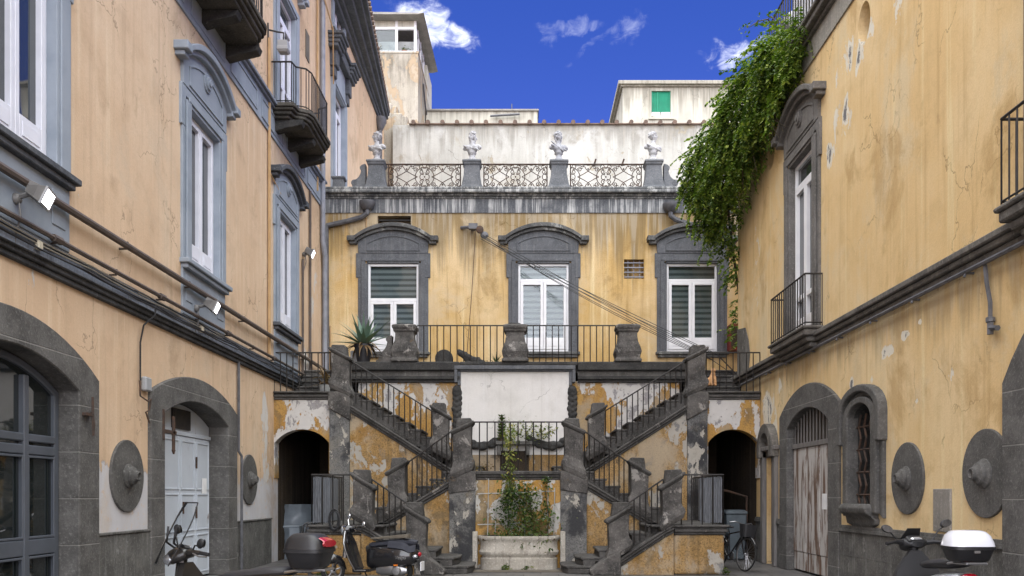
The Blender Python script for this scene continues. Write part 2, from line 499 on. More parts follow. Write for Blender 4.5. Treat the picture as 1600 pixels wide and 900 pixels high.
def banded_blind():
    m, t = new_mat('banded_blind')
    x, y, z = t.xyz(t.pos())
    f = t.math('ABSOLUTE', t.math('SUBTRACT', t.math('FRACT', t.math('DIVIDE', z, .165)), .5))
    b = t.principled(Base_Color=t.mix(t.step(f, .16, .30), (.13, .15, .155), (.40, .42, .42)), Roughness=.75)
    t.out(b.outputs[0])
    return m


MT['blind'] = banded_blind()
MT['curtain'] = paint('pale_curtain', (.42, .43, .42), (.30, .31, .30), rough=.9)
MT['iron'] = paint('black_iron', (.022, .021, .021), (.04, .034, .03), rough=.6, scale=7, metal=.3)
MT['rust_iron'] = paint('rusty_iron', (.04, .028, .022), (.09, .045, .025), rough=.8, scale=9)
MT['pipe'] = paint('brown_pipe', (.11, .085, .072), (.075, .06, .052), rough=.6, scale=5)
MT['pipe_grey'] = paint('grey_pipe', (.12, .12, .13), (.07, .07, .075), rough=.55, scale=5)
MT['pipe_ochre'] = paint('ochre_pipe', (.46, .30, .15), (.38, .24, .11), rough=.7)
MT['pipe_zinc'] = paint('zinc_pipe', (.26, .27, .31), (.18, .19, .22), rough=.5, scale=4)
MT['cable'] = paint('black_cable', (.02, .02, .021), rough=.6)
MT['cable_pale'] = paint('pale_cable', (.45, .42, .35), rough=.6)
MT['cream_plastic'] = paint('cream_plastic', (.58, .52, .40), rough=.5)
MT['grey_plastic'] = paint('grey_plastic', (.33, .34, .35), rough=.5)
MT['lamp_body'] = paint('lamp_housing', (.16, .155, .15), (.11, .105, .10), rough=.5)
MT['lamp_lit'] = emit('lit_floodlight', (1.0, .93, .97), 9.0)
MT['marble'] = stone('bust_marble', (.33, .33, .34), (.46, .46, .46), bump=.3, scale=1.6, runs=.5, run_col=(.2, .2, .2))
MT['marble_grey'] = stone('grey_bust_stone', (.27, .275, .29), (.36, .365, .38), bump=.3, scale=1.6)
MT['trough'] = stone('trough_stone', (.36, .33, .28), (.47, .44, .38), pale=(.56, .54, .49), pale_thr=.6, bump=.5, runs=.75, run_col=(.17, .15, .125))
MT['blue_door'] = rust_door('pale_blue_metal', (.55, .59, .64), (.44, .48, .53), (.20, .12, .08), .63)
MT['rusty_door'] = rust_door('rusty_grey_metal', (.50, .48, .455), (.40, .38, .36), (.15, .07, .03), .475)
MT['wood_grey'] = paint('grey_wood', (.17, .16, .15), (.11, .10, .095), rough=.8, scale=4, streak=True)
MT['shop_frame'] = paint('slate_shop_frame', (.085, .095, .115), (.07, .08, .095), rough=.45)
MT['paper'] = paint('white_paper', (.8, .8, .8), rough=.9)
MT['marble_plaque'] = stone('grey_marble_plaque', (.20, .19, .17), (.27, .25, .225), bump=.15, rough=.5, runs=.4, run_col=(.13, .12, .10))
MT['green_shutter'] = paint('green_shutter', (.02, .30, .17), (.015, .24, .135), rough=.6)
MT['terracotta'] = paint('terracotta', (.36, .155, .08), (.27, .11, .06), rough=.85)
MT['tile'] = paint('roof_tile', (.17, .115, .085), (.10, .072, .058), rough=.9, scale=6)
MT['pot_black'] = paint('black_pot', (.018, .018, .022), rough=.5)
MT['red_box'] = paint('red_metal', (.20, .03, .02), (.15, .02, .015), rough=.5)
MT['agave'] = leafmat('agave_leaf', (.13, .21, .16), (.20, .28, .22), (.26, .32, .25))
MT['dry_leaf'] = leafmat('dry_leaf', (.16, .10, .05), (.24, .16, .08), (.30, .22, .11))
MT['wisteria'] = leafmat('wisteria_leaf', (.032, .062, .010), (.115, .185, .023), (.27, .33, .055))
MT['vine'] = leafmat('vine_leaf', (.08, .12, .025), (.16, .19, .045), (.34, .30, .07))
MT['ivy'] = leafmat('ivy_leaf', (.032, .07, .016), (.075, .125, .028), (.16, .18, .045))
MT['bark'] = stone('vine_bark', (.05, .04, .025), (.09, .07, .045), bump=.5)
MT['grey_mat'] = paint('grey_reed', (.15, .16, .175), (.07, .075, .085), rough=.8, scale=9, streak=True)
MT['plastic_sheet'] = paint('dusty_sheet', (.17, .195, .22), (.11, .13, .15), rough=.35, scale=2)
MT['bin'] = paint('blue_grey_bin', (.10, .125, .14), (.075, .09, .10), rough=.6)
MT['cat'] = paint('ginger_fur', (.50, .26, .11), (.62, .38, .20), rough=.95, scale=14)
MT['tarp'] = paint('white_tarpaulin', (.78, .78, .80), (.72, .72, .75), rough=.6)
MT['roofing'] = stone('roof_covering', (.22, .21, .19), (.30, .285, .26), bump=.2)
MT['ground'] = ground_mat()
MT['black_paint'] = paint('black_bodywork', (.012, .012, .014), (.012, .012, .014), rough=.22, coat=.6, bump=0)
MT['brown_paint'] = paint('dark_grey_bodywork', (.022, .02, .019), (.017, .016, .015), rough=.32, coat=.3, bump=0)
MT['black_plastic'] = paint('black_plastic', (.022, .022, .024), rough=.55)
MT['box_plastic'] = paint('top_box_plastic', (.016, .016, .018), (.012, .012, .014), rough=.42)
MT['seat_vinyl'] = paint('black_vinyl', (.02, .02, .023), (.03, .03, .034), rough=.5)
MT['seat_cover'] = paint('navy_cloth', (.02, .022, .033), (.035, .038, .05), rough=.8, scale=9)
MT['wood_board'] = paint('old_board', (.10, .085, .065), (.15, .13, .10), rough=.85, scale=6)
MT['tyre'] = paint('tyre_rubber', (.014, .014, .014), rough=.85)
MT['alloy'] = paint('alloy', (.42, .42, .43), (.34, .34, .35), rough=.35, metal=.9)
MT['chrome'] = paint('chrome', (.75, .75, .76), (.7, .7, .72), rough=.12, metal=1.0, bump=0)
MT['mirror'] = paint('mirror_glass', (.8, .8, .82), (.8, .8, .82), rough=.02, metal=1.0, bump=0)
MT['red_lens'] = paint('red_lens', (.36, .008, .02), (.30, .006, .015), rough=.15, coat=.5, bump=0)
MT['orange_lens'] = paint('orange_lens', (.75, .20, .02), rough=.2, bump=0)
MT['gold_trim'] = paint('gold_trim', (.55, .33, .08), rough=.4)
MT['lens'] = paint('headlight_lens', (.62, .64, .68), (.5, .52, .55), rough=.06, metal=.6, bump=0)
MT['white_body'] = paint('white_bodywork', (.74, .75, .80), (.70, .71, .77), rough=.22, coat=.5, bump=0)
MT['silver_body'] = paint('silver_bodywork', (.50, .51, .52), (.46, .47, .48), rough=.3, metal=.5, bump=0)
MT['windshield'] = glass_clear('scooter_screen', .03, (.9, .92, .94))


# ------------------------------------------------------------------ geometry helpers
def ident(p):
    return p


def left_wall(p):                  # (along the wall = depth, out of the wall, height)
    return (-5.95 + p[1], p[0], p[2])


def right_wall(p):
    return (5.65 - p[1], p[0], p[2])


def facade(p):
    return (p[0], 26.0 - p[1], p[2])


def at(px, py, d):
    """The point seen at a pixel of the photograph at depth d."""
    return Vector(((px - VPX) / F_PX * d, d, EYE + (VPY - py) / F_PX * d))


class MB:
    """Collects shapes and links them as one mesh object."""
    def __init__(s, fr=ident):
        s.fr, s.v, s.f = fr, [], []

    def add(s, verts, faces):
        o = len(s.v)
        s.v += [tuple(s.fr(tuple(p))) for p in verts]
        s.f += [tuple(i + o for i in f) for f in faces]
        return s

    def box(s, a, b, c):
        (a0, a1), (b0, b1), (c0, c1) = a, b, c
        return s.add([(a0, b0, c0), (a1, b0, c0), (a1, b1, c0), (a0, b1, c0), (a0, b0, c1), (a1, b0, c1), (a1, b1, c1), (a0, b1, c1)],
                     [(0, 3, 2, 1), (4, 5, 6, 7), (0, 1, 5, 4), (1, 2, 6, 5), (2, 3, 7, 6), (3, 0, 4, 7)])

    def quad(s, *pts):
        return s.add(pts, [tuple(range(len(pts)))])

    def extrude(s, poly, b0, b1, axis=1):
        """poly: outline in the two other axes; extruded along `axis` from b0 to b1."""
        def mk(q, b):
            q = list(q)
            q.insert(axis, b)
            return tuple(q)
        n = len(poly)
        vs = [mk(q, b0) for q in poly] + [mk(q, b1) for q in poly]
        fs = [(i, (i + 1) % n, n + (i + 1) % n, n + i) for i in range(n)]
        tri = tessellate_polygon([[Vector((q[0], q[1], 0)) for q in poly]])
        for t in tri:
            fs.append(tuple(t))
            fs.append(tuple(n + i for i in reversed(t)))
        return s.add(vs, fs)

    def ring_extrude(s, outer, inner, b0, b1, axis=1):
        """two open outlines with the same number of points (an arch band): extruded solid."""
        def mk(q, b):
            q = list(q)
            q.insert(axis, b)
            return tuple(q)
        n = len(outer)
        vs = [mk(q, b) for b in (b0, b1) for q in list(outer) + list(inner)]
        fs = []
        for i in range(n - 1):
            o, j = i, n + i
            fs += [(o, o + 1, j + 1, j), (2 * n + o, 2 * n + j, 2 * n + j + 1, 2 * n + o + 1),
                   (o, 2 * n + o, 2 * n + o + 1, o + 1), (j, j + 1, 2 * n + j + 1, 2 * n + j)]
        fs += [(0, n, 3 * n, 2 * n), (n - 1, 3 * n - 1, 4 * n - 1, 2 * n - 1)]
        return s.add(vs, fs)

    def tube(s, path, r, n=6, closed=False):
        path = [Vector(p) for p in path]
        rs = r if isinstance(r, (list, tuple)) else [r] * len(path)
        m = len(path)
        vs, fs = [], []
        up = None
        for i, p in enumerate(path):
            a = path[(i - 1) % m] if (closed or i > 0) else p
            b = path[(i + 1) % m] if (closed or i < m - 1) else p
            d = (b - a)
            if d.length < 1e-9:
                d = Vector((0, 0, 1))
            d.normalize()
            if up is None:
                up = Vector((0, 0, 1)) if abs(d.z) < .9 else Vector((1, 0, 0))
            x = d.cross(up)
            if x.length < 1e-6:
                x = d.orthogonal()
            x.normalize()
            y = x.cross(d).normalized()
            up = y
            for k in range(n):
                t = 2 * math.pi * k / n
                vs.append(p + (x * math.cos(t) + y * math.sin(t)) * rs[i])
        seg = m if closed else m - 1
        for i in range(seg):
            for k in range(n):
                a, b = i * n + k, i * n + (k + 1) % n
                c, d2 = ((i + 1) % m) * n + (k + 1) % n, ((i + 1) % m) * n + k
                fs.append((a, b, c, d2))
        if not closed:
            fs += [tuple(range(n - 1, -1, -1)), tuple((m - 1) * n + k for k in range(n))]
        return s.add(vs, fs)

    def bars(s, pts, r):
        for a, b in pts:
            s.tube((a, b), r, 4)
        return s

    def lathe(s, prof, c=(0, 0, 0), n=20, axis=2, cap=True, sx=1, sy=1):
        """prof: (radius, height) pairs, turned about `axis` through c."""
        vs, fs = [], []
        for r, h in prof:
            for k in range(n):
                t = 2 * math.pi * k / n
                q = [r * math.cos(t) * sx, r * math.sin(t) * sy]
                q.insert(axis, h)
                vs.append((q[0] + c[0], q[1] + c[1], q[2] + c[2]))
        for i in range(len(prof) - 1):
            for k in range(n):
                fs.append((i * n + k, i * n + (k + 1) % n, (i + 1) * n + (k + 1) % n, (i + 1) * n + k))
        if cap:
            fs += [tuple(range(n - 1, -1, -1)), tuple((len(prof) - 1) * n + k for k in range(n))]
        return s.add(vs, fs)

    def ball(s, c, r, n=10, m=7, rot=None):
        rx, ry, rz = r if isinstance(r, (tuple, list)) else (r, r, r)
        vs, fs = [], []
        c = Vector(c)
        for i in range(m + 1):
            ph = math.pi * i / m
            for k in range(n):
                t = 2 * math.pi * k / n
                p = Vector((rx * math.sin(ph) * math.cos(t), ry * math.sin(ph) * math.sin(t), rz * math.cos(ph)))
                if rot:
                    p = rot @ p
                vs.append(c + p)
        for i in range(m):
            for k in range(n):
                fs.append((i * n + k, (i + 1) * n + k, (i + 1) * n + (k + 1) % n, i * n + (k + 1) % n))
        return s.add(vs, fs)

    def loft(s, rings, cap=True, closed=True):
        n = len(rings[0])
        vs = [p for r in rings for p in r]
        fs = []
        for i in range(len(rings) - 1):
            for k in range(n if closed else n - 1):
                fs.append((i * n + k, i * n + (k + 1) % n, (i + 1) * n + (k + 1) % n, (i + 1) * n + k))
        if cap:
            fs += [tuple(range(n - 1, -1, -1)), tuple((len(rings) - 1) * n + k for k in range(n))]
        return s.add(vs, fs)

    def rect_loft(s, prof, c=(0, 0, 0)):
        """prof: (half x, half y, z) sections of a four-sided pier."""
        return s.loft([[(c[0] - hx, c[1] - hy, c[2] + z), (c[0] + hx, c[1] - hy, c[2] + z), (c[0] + hx, c[1] + hy, c[2] + z),
                        (c[0] - hx, c[1] + hy, c[2] + z)] for hx, hy, z in prof])

    def xform(s, mat, start=0):
        s.v[start:] = [tuple(mat @ Vector(p)) for p in s.v[start:]]
        return s

    def build(s, name, mat, parent=None, smooth=False, bevel=0, loc=None, fix=True, remesh=0, segs=1):
        me = bpy.data.meshes.new(name)
        me.from_pydata(s.v, [], s.f)
        if fix:
            bm = bmesh.new()
            bm.from_mesh(me)
            bmesh.ops.recalc_face_normals(bm, faces=bm.faces)
            bm.to_mesh(me)
            bm.free()
        me.materials.append(MT[mat] if isinstance(mat, str) else mat)
        o = bpy.data.objects.new(name, me)
        COL.objects.link(o)
        if loc is not None:
            me.transform(Matrix.Translation(-Vector(loc)))
            o.location = loc
        if smooth:
            me.polygons.foreach_set('use_smooth', [True] * len(me.polygons))
            if not remesh:
                me.set_sharp_from_angle(angle=R(40))
        if remesh:
            r = o.modifiers.new('remesh', 'REMESH')
            r.mode = 'VOXEL'
            r.voxel_size = remesh
            r.use_smooth_shade = True
            sm = o.modifiers.new('smooth', 'SMOOTH')
            sm.factor = .5
            sm.iterations = 3
        if bevel:
            b = o.modifiers.new('bevel', 'BEVEL')
            b.width = bevel
            b.segments = segs
            b.limit_method = 'ANGLE'
            b.angle_limit = R(40)
        if parent:
            put_under(o, parent)
        return o


def world_loc(o):
    v = Vector(o.location)
    while o.parent:
        o = o.parent
    return v


def put_under(o, parent):
    """Parent o, keeping the place it was built at (things stand unrotated while they are built)."""
    off = Vector((0, 0, 0))
    q = parent
    while q:
        off += Vector(q.location)
        q = q.parent
    o.parent = parent
    o.location = Vector(o.location) - off


def thing(name, label, cat, loc=(0, 0, 0), group=None):
    o = bpy.data.objects.new(name, None)
    o.empty_display_size = .2
    COL.objects.link(o)
    o.location = loc
    return tag(o, label, cat, group)


def tag(o, label, cat, group=None):
    o['label'] = label
    o['category'] = cat
    if group:
        o['group'] = group
    return o


def structure(o, label=None, cat=None):
    o['kind'] = 'structure'
    if label:
        o['label'] = label
    if cat:
        o['category'] = cat
    return o


def children(o):
    return [c for c in bpy.data.objects if c.parent == o]


def copy_tree(o, parent=None):
    c = o.copy()
    COL.objects.link(c)
    if parent:
        c.parent = parent
    for ch in children(o):
        copy_tree(ch, c)
    return c


def arc(c, r, a0, a1, n, rz=None):
    rz = r if rz is None else rz
    return [(c[0] + r * math.cos(R(a0 + (a1 - a0) * i / n)), c[1] + rz * math.sin(R(a0 + (a1 - a0) * i / n))) for i in range(n + 1)]


def seg_arch(c, half, spring, crown, n=18):
    """segmental arch from right spring to left spring."""
    h = crown - spring
    r = (half * half + h * h) / (2 * h)
    zc = crown - r
    a = math.degrees(math.asin(min(1, half / r)))
    if h > half:
        a = 180 - a
    return arc((c, zc), r, 90 - a, 90 + a, n)


def wall_sheet(mb, outer, holes, depth):
    """outer / holes: outlines (u, z). Sheet at n = 0; each hole gets reveals and a back face `depth` inside."""
    loops = [outer] + holes
    flat = [q for l in loops for q in l]
    tri = tessellate_polygon([[Vector((q[0], q[1], 0)) for q in l] for l in loops])
    mb.add([(q[0], 0, q[1]) for q in flat], [tuple(t) for t in tri])
    for h, dp in zip(holes, depth if isinstance(depth, (list, tuple)) else [depth] * len(holes)):
        n = len(h)
        mb.add([(q[0], 0, q[1]) for q in h] + [(q[0], -dp, q[1]) for q in h],
               [(i, (i + 1) % n, n + (i + 1) % n, n + i) for i in range(n)])
        t2 = tessellate_polygon([[Vector((q[0], q[1], 0)) for q in h]])
        mb.add([(q[0], -dp, q[1]) for q in h], [tuple(t) for t in t2])


def rect(u0, u1, z0, z1):
    return [(u0, z0), (u1, z0), (u1, z1), (u0, z1)]


# ------------------------------------------------------------------ windows and doors
def window_set(fr, bld, uc, z0, z1, w, trim, hood, paintm, kind, sill=True, hood_z=None, surround=.37, pedestal=None, tymp=True, blind=None,
               depth=.16, rosette=False, jamb_to=None):
    """One tall window: stone surround (the part) with hood, sill, casement, panes as sub-parts.
    kind: 'pair' two leaves, 'transom' small light over two leaves, 'big_top' big light over two short leaves."""
    h = w / 2
    so = h + surround
    base = jamb_to if jamb_to is not None else z0 - .03
    top = z1 + .3
    m = MB(fr)
    # jambs with a stepped architrave and ears at the top
    for s in (-1, 1):
        def ab(a, b):
            return (uc + min(s * a, s * b), uc + max(s * a, s * b))
        m.box(ab(h - .01, so - .12), (-.28, .06), (base, z1))
        m.box(ab(h + .06, so - .10), (.058, .085), (base, z1 + .06))
        m.box(ab(so - .14, so), (-.02, .045), (base, z1 - .42))
        m.box(ab(so - .14, so + .06), (-.02, .05), (z1 - .42, top))
    m.box((uc - h - .01, uc + h + .01), (-.28, .06), (z1, z1 + .13))
    m.box((uc - so + .14, uc + so - .14), (-.05, .045), (z1 + .13, top))
    m.box((uc - h - .16, uc + h + .16), (.058, .09), (z1 + .06, z1 + .15))
    win = m.build('window', trim, bld, bevel=.008)
    hz = hood_z if hood_z is not None else z1 + .68
    hw = so + .17
    if tymp:
        m = MB(fr)
        t = seg_arch(uc, hw - .16, hz - .02, hz + .38, 14)
        m.extrude([(uc - hw + .18, top + .002), (uc + hw - .18, top + .002)] + t, -.02, .06)
        inner = seg_arch(uc, hw - .42, hz - .06, hz + .17, 12)
        inner2 = seg_arch(uc, hw - .46, hz - .08, hz + .13, 12)
        m.ring_extrude(inner, inner2, .058, .082)
        m.box((uc - hw + .44, uc + hw - .44), (.058, .082), (top + .06, top + .1))
        for s in (-1, 1):
            m.box((uc + s * (hw - .44) - .02, uc + s * (hw - .44) + .02), (.058, .082), (top + .06, hz - .06))
        m.build('tympanum', trim, win, bevel=.006)
        if rosette:
            m = MB(fr)
            for r, o in ((.17, .09), (.12, .125), (.06, .15)):
                pts = arc((uc, hz + .02), r, 0, 360, 18)[:-1]
                m.extrude(pts, .05, o)
            m.build('rosette', trim, win, bevel=.01)
    m = MB(fr)
    o1 = seg_arch(uc, hw, hz + .06, hz + .52, 20)
    i1 = seg_arch(uc, hw - .02, hz - .03, hz + .40, 20)
    i2 = seg_arch(uc, hw - .08, hz - .08, hz + .31, 20)
    m.ring_extrude(o1, i1, -.02, .23)
    m.ring_extrude(i1, i2, -.02, .15)
    for s in (-1, 1):
        a, b = sorted((uc + s * (hw - .10), uc + s * (hw + .13)))
        m.box((a, b), (-.02, .25), (hz - .02, hz + .125))
        a, b = sorted((uc + s * (hw - .14), uc + s * (hw + .07)))
        m.box((a, b), (-.02, .17), (hz - .10, hz - .02))
    m.build('hood', hood, win, bevel=.012)
    if sill:
        m = MB(fr)
        m.box((uc - so - .04, uc + so + .04), (-.1, .17), (z0 - .12, z0 - .035))
        m.box((uc - so + .02, uc + so - .02), (-.05, .12), (z0 - .2, z0 - .122))
        m.build('sill', hood, win, bevel=.012)
    if pedestal is not None:
        m = MB(fr)
        m.box((uc - so + .02, uc + so - .02), (-.02, .035), (pedestal, z0 - .202))
        for s in (-1, 1):
            m.box((uc + s * (so - .3) - .16, uc + s * (so - .3) + .16), (.03, .05), (pedestal + .25, z0 - .3))
        m.build('apron', trim, win, bevel=.008)
    casement(fr, win, uc, z0, z1, w, paintm, kind, blind, depth)
    return win


def casement(fr, win, uc, z0, z1, w, paintm, kind, blind, depth):
    h = w / 2
    n0, n1 = -depth, -depth + .09
    f = .075
    m = MB(fr)
    m.box((uc - h + .012, uc - h + f), (n0, n1), (z0 - .03, z1 - .001))
    m.box((uc + h - f, uc + h - .012), (n0, n1), (z0 - .03, z1 - .001))
    m.box((uc - h + f, uc + h - f), (n0, n1), (z1 - f, z1 - .001))
    m.box((uc - h + f, uc + h - f), (n0, n1), (z0 - .03, z0 + .05))
    m.build('frame', paintm, win, bevel=.006)
    zt = z1 - f
    if kind != 'pair':
        th = .95 if kind == 'big_top' else .38
        zb = z1 - f - th
        m = MB(fr)
        m.box((uc - h + f, uc + h - f), (n0 - .005, n1 + .012), (zb - .09, zb))
        m.build('transom', paintm, win, bevel=.006)
        p = MB(fr)
        p.box((uc - h + f, uc + h - f), (n0 + .03, n0 + .036), (zb, zt))
        p.build('pane', 'glass_clear' if blind else 'glass', win)
        zt = zb - .09
    for s in (-1, 1):
        a, b = (uc - h + f + .004, uc - .003) if s < 0 else (uc + .003, uc + h - f - .004)
        m = MB(fr)
        fl = .085
        solid = .34
        zb = z0 + .055
        m.box((a, a + fl), (n0 + .005, n1 + .02), (zb, zt - .004))
        m.box((b - fl, b), (n0 + .005, n1 + .02), (zb, zt - .004))
        m.box((a + fl, b - fl), (n0 + .005, n1 + .02), (zt - fl, zt - .004))
        m.box((a + fl, b - fl), (n0 + .005, n1 + .02), (zb, zb + solid))
        m.box((a + fl + .05, b - fl - .05), (n1 + .018, n1 + .03), (zb + .09, zb + solid - .07))
        if kind == 'door':
            m.box((a + fl, b - fl), (n0 + .005, n1 + .02), (zb + .72, zb + .82))
        m.build('leaf', paintm, win, bevel=.006)
        p = MB(fr)
        p.box((a + fl, b - fl), (n0 + .03, n0 + .036), (zb + solid, zt - fl))
        p.build('pane', 'glass_clear' if blind else 'glass', win)
    if blind:
        m = MB(fr)
        m.box((uc - h + .03, uc + h - .03), (n0 - .06, n0 - .05), (z0 + .1, z1 - .08))
        m.build('blind', 'blind', win)


def railing_bars(m, a, b, h, step=.12, r=.012, rail=.016, lower=.06, dirs=None):
    """straight iron railing from a to b (base points), sloping if they differ in height."""
    a, b = Vector(a), Vector(b)
    up = Vector((0, 0, 1))
    m.tube((a + up * h, b + up * h), rail, 6)
    if lower is not None:
        m.tube((a + up * lower, b + up * lower), rail * .8, 4)
    n = max(1, int(round((b - a).length / step)))
    for i in range(n + 1):
        p = a.lerp(b, i / n)
        m.tube((p, p + up * h), r, 4)


def arched_doorway(fr, bld, uc, half_in, half_out, spring_in, crown_in, spring_out, crown_out, proud=.06, mat='piperno', z0=0, recess=.3, base_block=True):
    m = MB(fr)
    n = 18
    inn = seg_arch(uc, half_in, spring_in, crown_in, n)
    outr = seg_arch(uc, half_out, spring_out, crown_out, n)
    m.ring_extrude([(uc + half_out, z0)] + outr + [(uc - half_out, z0)], [(uc + half_in, z0)] + inn + [(uc - half_in, z0)], -recess, proud)
    return m.build('doorway', mat, bld, bevel=.015)


# ------------------------------------------------------------------ ground
g = MB()
g.quad((-300, -120, 0), (300, -120, 0), (300, 480, 0), (-300, 480, 0))
structure(g.build('ground', 'ground', fix=False), 'dark basalt paving of the courtyard', None)

# ------------------------------------------------------------------ left wing
LB = thing('palazzo_wing', 'peach plastered palazzo wing with blue grey trim, floodlights and two balconies', 'building', (-5.95, 16, 0))
WIN_L = [10.35, 16.3, 21.95]
LZ0, LZ1, LW = 5.75, 8.45, 1.46
shop_half, shop_c = 1.53, 10.1
door_half, door_c = 1.55, 15.97
m = MB(left_wall)
holes = [rect(c - LW / 2 - .05, c + LW / 2 + .05, LZ0 - .06, LZ1 + .05) for c in WIN_L]
dep = [.3] * 3
holes.append([(shop_c + shop_half + .1, -.05)] + seg_arch(shop_c, shop_half + .1, 3.0, 3.45, 16) + [(shop_c - shop_half - .1, -.05)])
holes.append([(door_c + door_half + .1, -.05)] + seg_arch(door_c, door_half + .1, 3.0, 3.37, 16) + [(door_c - door_half - .1, -.05)])
dep += [.5, .42]
for c, w_, z0_, z1_ in ((16.3, 1.4, 10.85, 13.9), (21.95, 1.5, 10.85, 13.9), (28.1, 1.5, 10.55, 14.35), (28.1, 1.5, 16.2, 17.2), (22.0, 1.5, 15.6, 17.2)):
    holes.append(rect(c - w_ / 2 - .05, c + w_ / 2 + .05, z0_, z1_ + .05))
    dep.append(.3)
wall_sheet(m, rect(-2, 37.4, -.2, 17.7), holes, dep)
m.box((37.35, 37.4), (-9, -.002), (0, 17.7))
m.build('wall', 'left_plaster', LB)
m = MB(left_wall)
m.box((-2, 38), (-9, -.6), (17.9, 18.05))
m.build('roof', 'roofing', LB)
# plinth stretches between the doors
for a, b in ((12.2, 13.9), (18.07, 20.6)):
    m = MB(left_wall)
    m.box((a, b), (-.05, .035), (0, 1.02))
    m.box((a, b), (-.05, .055), (1.02, 1.06))
    m.build('plinth', 'plinth', LB, bevel=.01)
# first string course: plain band over a sooty moulding
m = MB(left_wall)
m.box((-2, 25.9), (-.05, .03), (4.49, 4.74))
m.build('band', 'blue_trim_dirty', LB)
m = MB(left_wall)
m.box((-2, 25.9), (-.05, .10), (4.40, 4.49))
m.box((-2, 25.9), (-.05, .06), (4.33, 4.40))
m.box((-2, 25.9), (-.05, .14), (4.46, 4.485))
m.build('string_course', 'black_moulding', LB, bevel=.012)
# second band with panels and a moulded edge
m = MB(left_wall)
m.box((-2, 25.9), (-.05, .035), (10.04, 10.70))
for i in range(13):
    u = -1.2 + i * 2.1
    m.box((u, u + 1.75), (.033, .055), (10.14, 10.17))
    m.box((u, u + 1.75), (.033, .055), (10.56, 10.59))
    m.box((u, u + .03), (.033, .055), (10.17, 10.56))
    m.box((u + 1.72, u + 1.75), (.033, .055), (10.17, 10.56))
m.build('frieze', 'blue_trim', LB, bevel=.006)
m = MB(left_wall)
m.box((-2, 25.9), (-.05, .16), (10.76, 10.84))
m.box((-2, 25.9), (-.05, .10), (10.70, 10.76))
m.build('string_course', 'blue_trim_dirty', LB, bevel=.012)
for i, c in enumerate(WIN_L):
    window_set(left_wall, LB, c, LZ0, LZ1, LW, 'blue_trim', 'blue_dark' if i != 1 else 'blue_trim', 'cool_white', 'pair', hood_z=9.22, pedestal=4.75, rosette=True)
for c in (16.3, 21.95):
    window_set(left_wall, LB, c, 10.9, 13.9, 1.5, 'blue_trim', 'blue_trim', 'cool_white', 'door', sill=False, tymp=False, hood_z=14.6)


def pediment_window(c, z0, z1, w):
    m = MB(left_wall)
    h = w / 2
    for s in (-1, 1):
        a, b = sorted((c + s * h, c + s * (h + .32)))
        m.box((a, b), (-.28, .08), (z0, z1))
        a, b = sorted((c + s * (h + .08), c + s * (h + .24)))
        m.box((a, b), (.075, .11), (z0, z1 + .05))
    m.box((c - h - .32, c + h + .32), (-.05, .08), (z1 + .001, z1 + .95))
    m.box((c - h - .1, c + h + .1), (.078, .115), (z1 + .06, z1 + .16))
    win = m.build('window', 'blue_trim', LB, bevel=.01)
    m = MB(left_wall)
    for s in (-1, 1):
        a, b = sorted((c + s * (h + .02), c + s * (h + .42)))
        m.box((a, b), (-.02, .22), (z1 + .45, z1 + .95))
        m.box((a + .05, b - .05), (-.02, .16), (z1 + .15, z1 + .45))
        a, b = sorted((c + s * (h - .1), c + s * (h + .62)))
        for k in range(4):
            m.box((a - .03 * k, b + .03 * k), (-.02, .30 + .06 * k), (z1 + .95 + .11 * k, z1 + 1.05 + .11 * k + .006))
    m.box((c - h + .1, c + h - .1), (-.02, .26), (z1 + .95, z1 + 1.28))
    m.box((c - h + .1, c + h - .1), (-.02, .33), (z1 + 1.282, z1 + 1.40))
    m.build('pediment', 'blue_dark', win, bevel=.02)
    casement(left_wall, win, c, z0, z1, w, 'cool_white', 'door', None, .16)


pediment_window(28.1, 10.55, 14.35, 1.5)
for c, z0_, z1_ in ((28.1, 16.2, 17.2), (22.0, 15.6, 17.2)):
    m = MB(left_wall)
    for s in (-1, 1):
        a, b = sorted((c + s * .75, c + s * 1.0))
        m.box((a, b), (-.05, .07), (z0_, z1_))
    m.box((c - 1.05, c + 1.05), (-.05, .12), (z0_ - .14, z0_ - .002))
    win = m.build('window', 'blue_trim', LB, bevel=.01)
    casement(left_wall, win, c, z0_, z1_, 1.5, 'cool_white', 'pair', None, .16)

# eaves cornice, running out towards the far corner where the wall bends
def eave(p):
    k = 1.25 if p[0] < 28 else 1.25 - .85 * (p[0] - 28) / 9
    return left_wall((p[0], p[1] * k, p[2]))


m = MB(eave)
for n_, za, zb in ((.12, 16.95, 17.1), (.22, 17.1, 17.25), (.42, 17.25, 17.45), (.60, 17.45, 17.62), (.72, 17.62, 17.78)):
    m.loft([[(u, -.05, za + .002), (u, n_, za + .002), (u, n_, zb), (u, -.05, zb)] for u in (-2, 28, 36.9 + n_ * .3)])
m.build('eaves_cornice', 'blue_dark', LB, bevel=.02)
m = MB(eave)
for i in range(60):
    u = 20 + i * .29
    m.tube([(u, -1.2, 18.02), (u, .78, 17.83)], .075, 6)
m.build('roof_tiles', 'tile', LB, smooth=True)


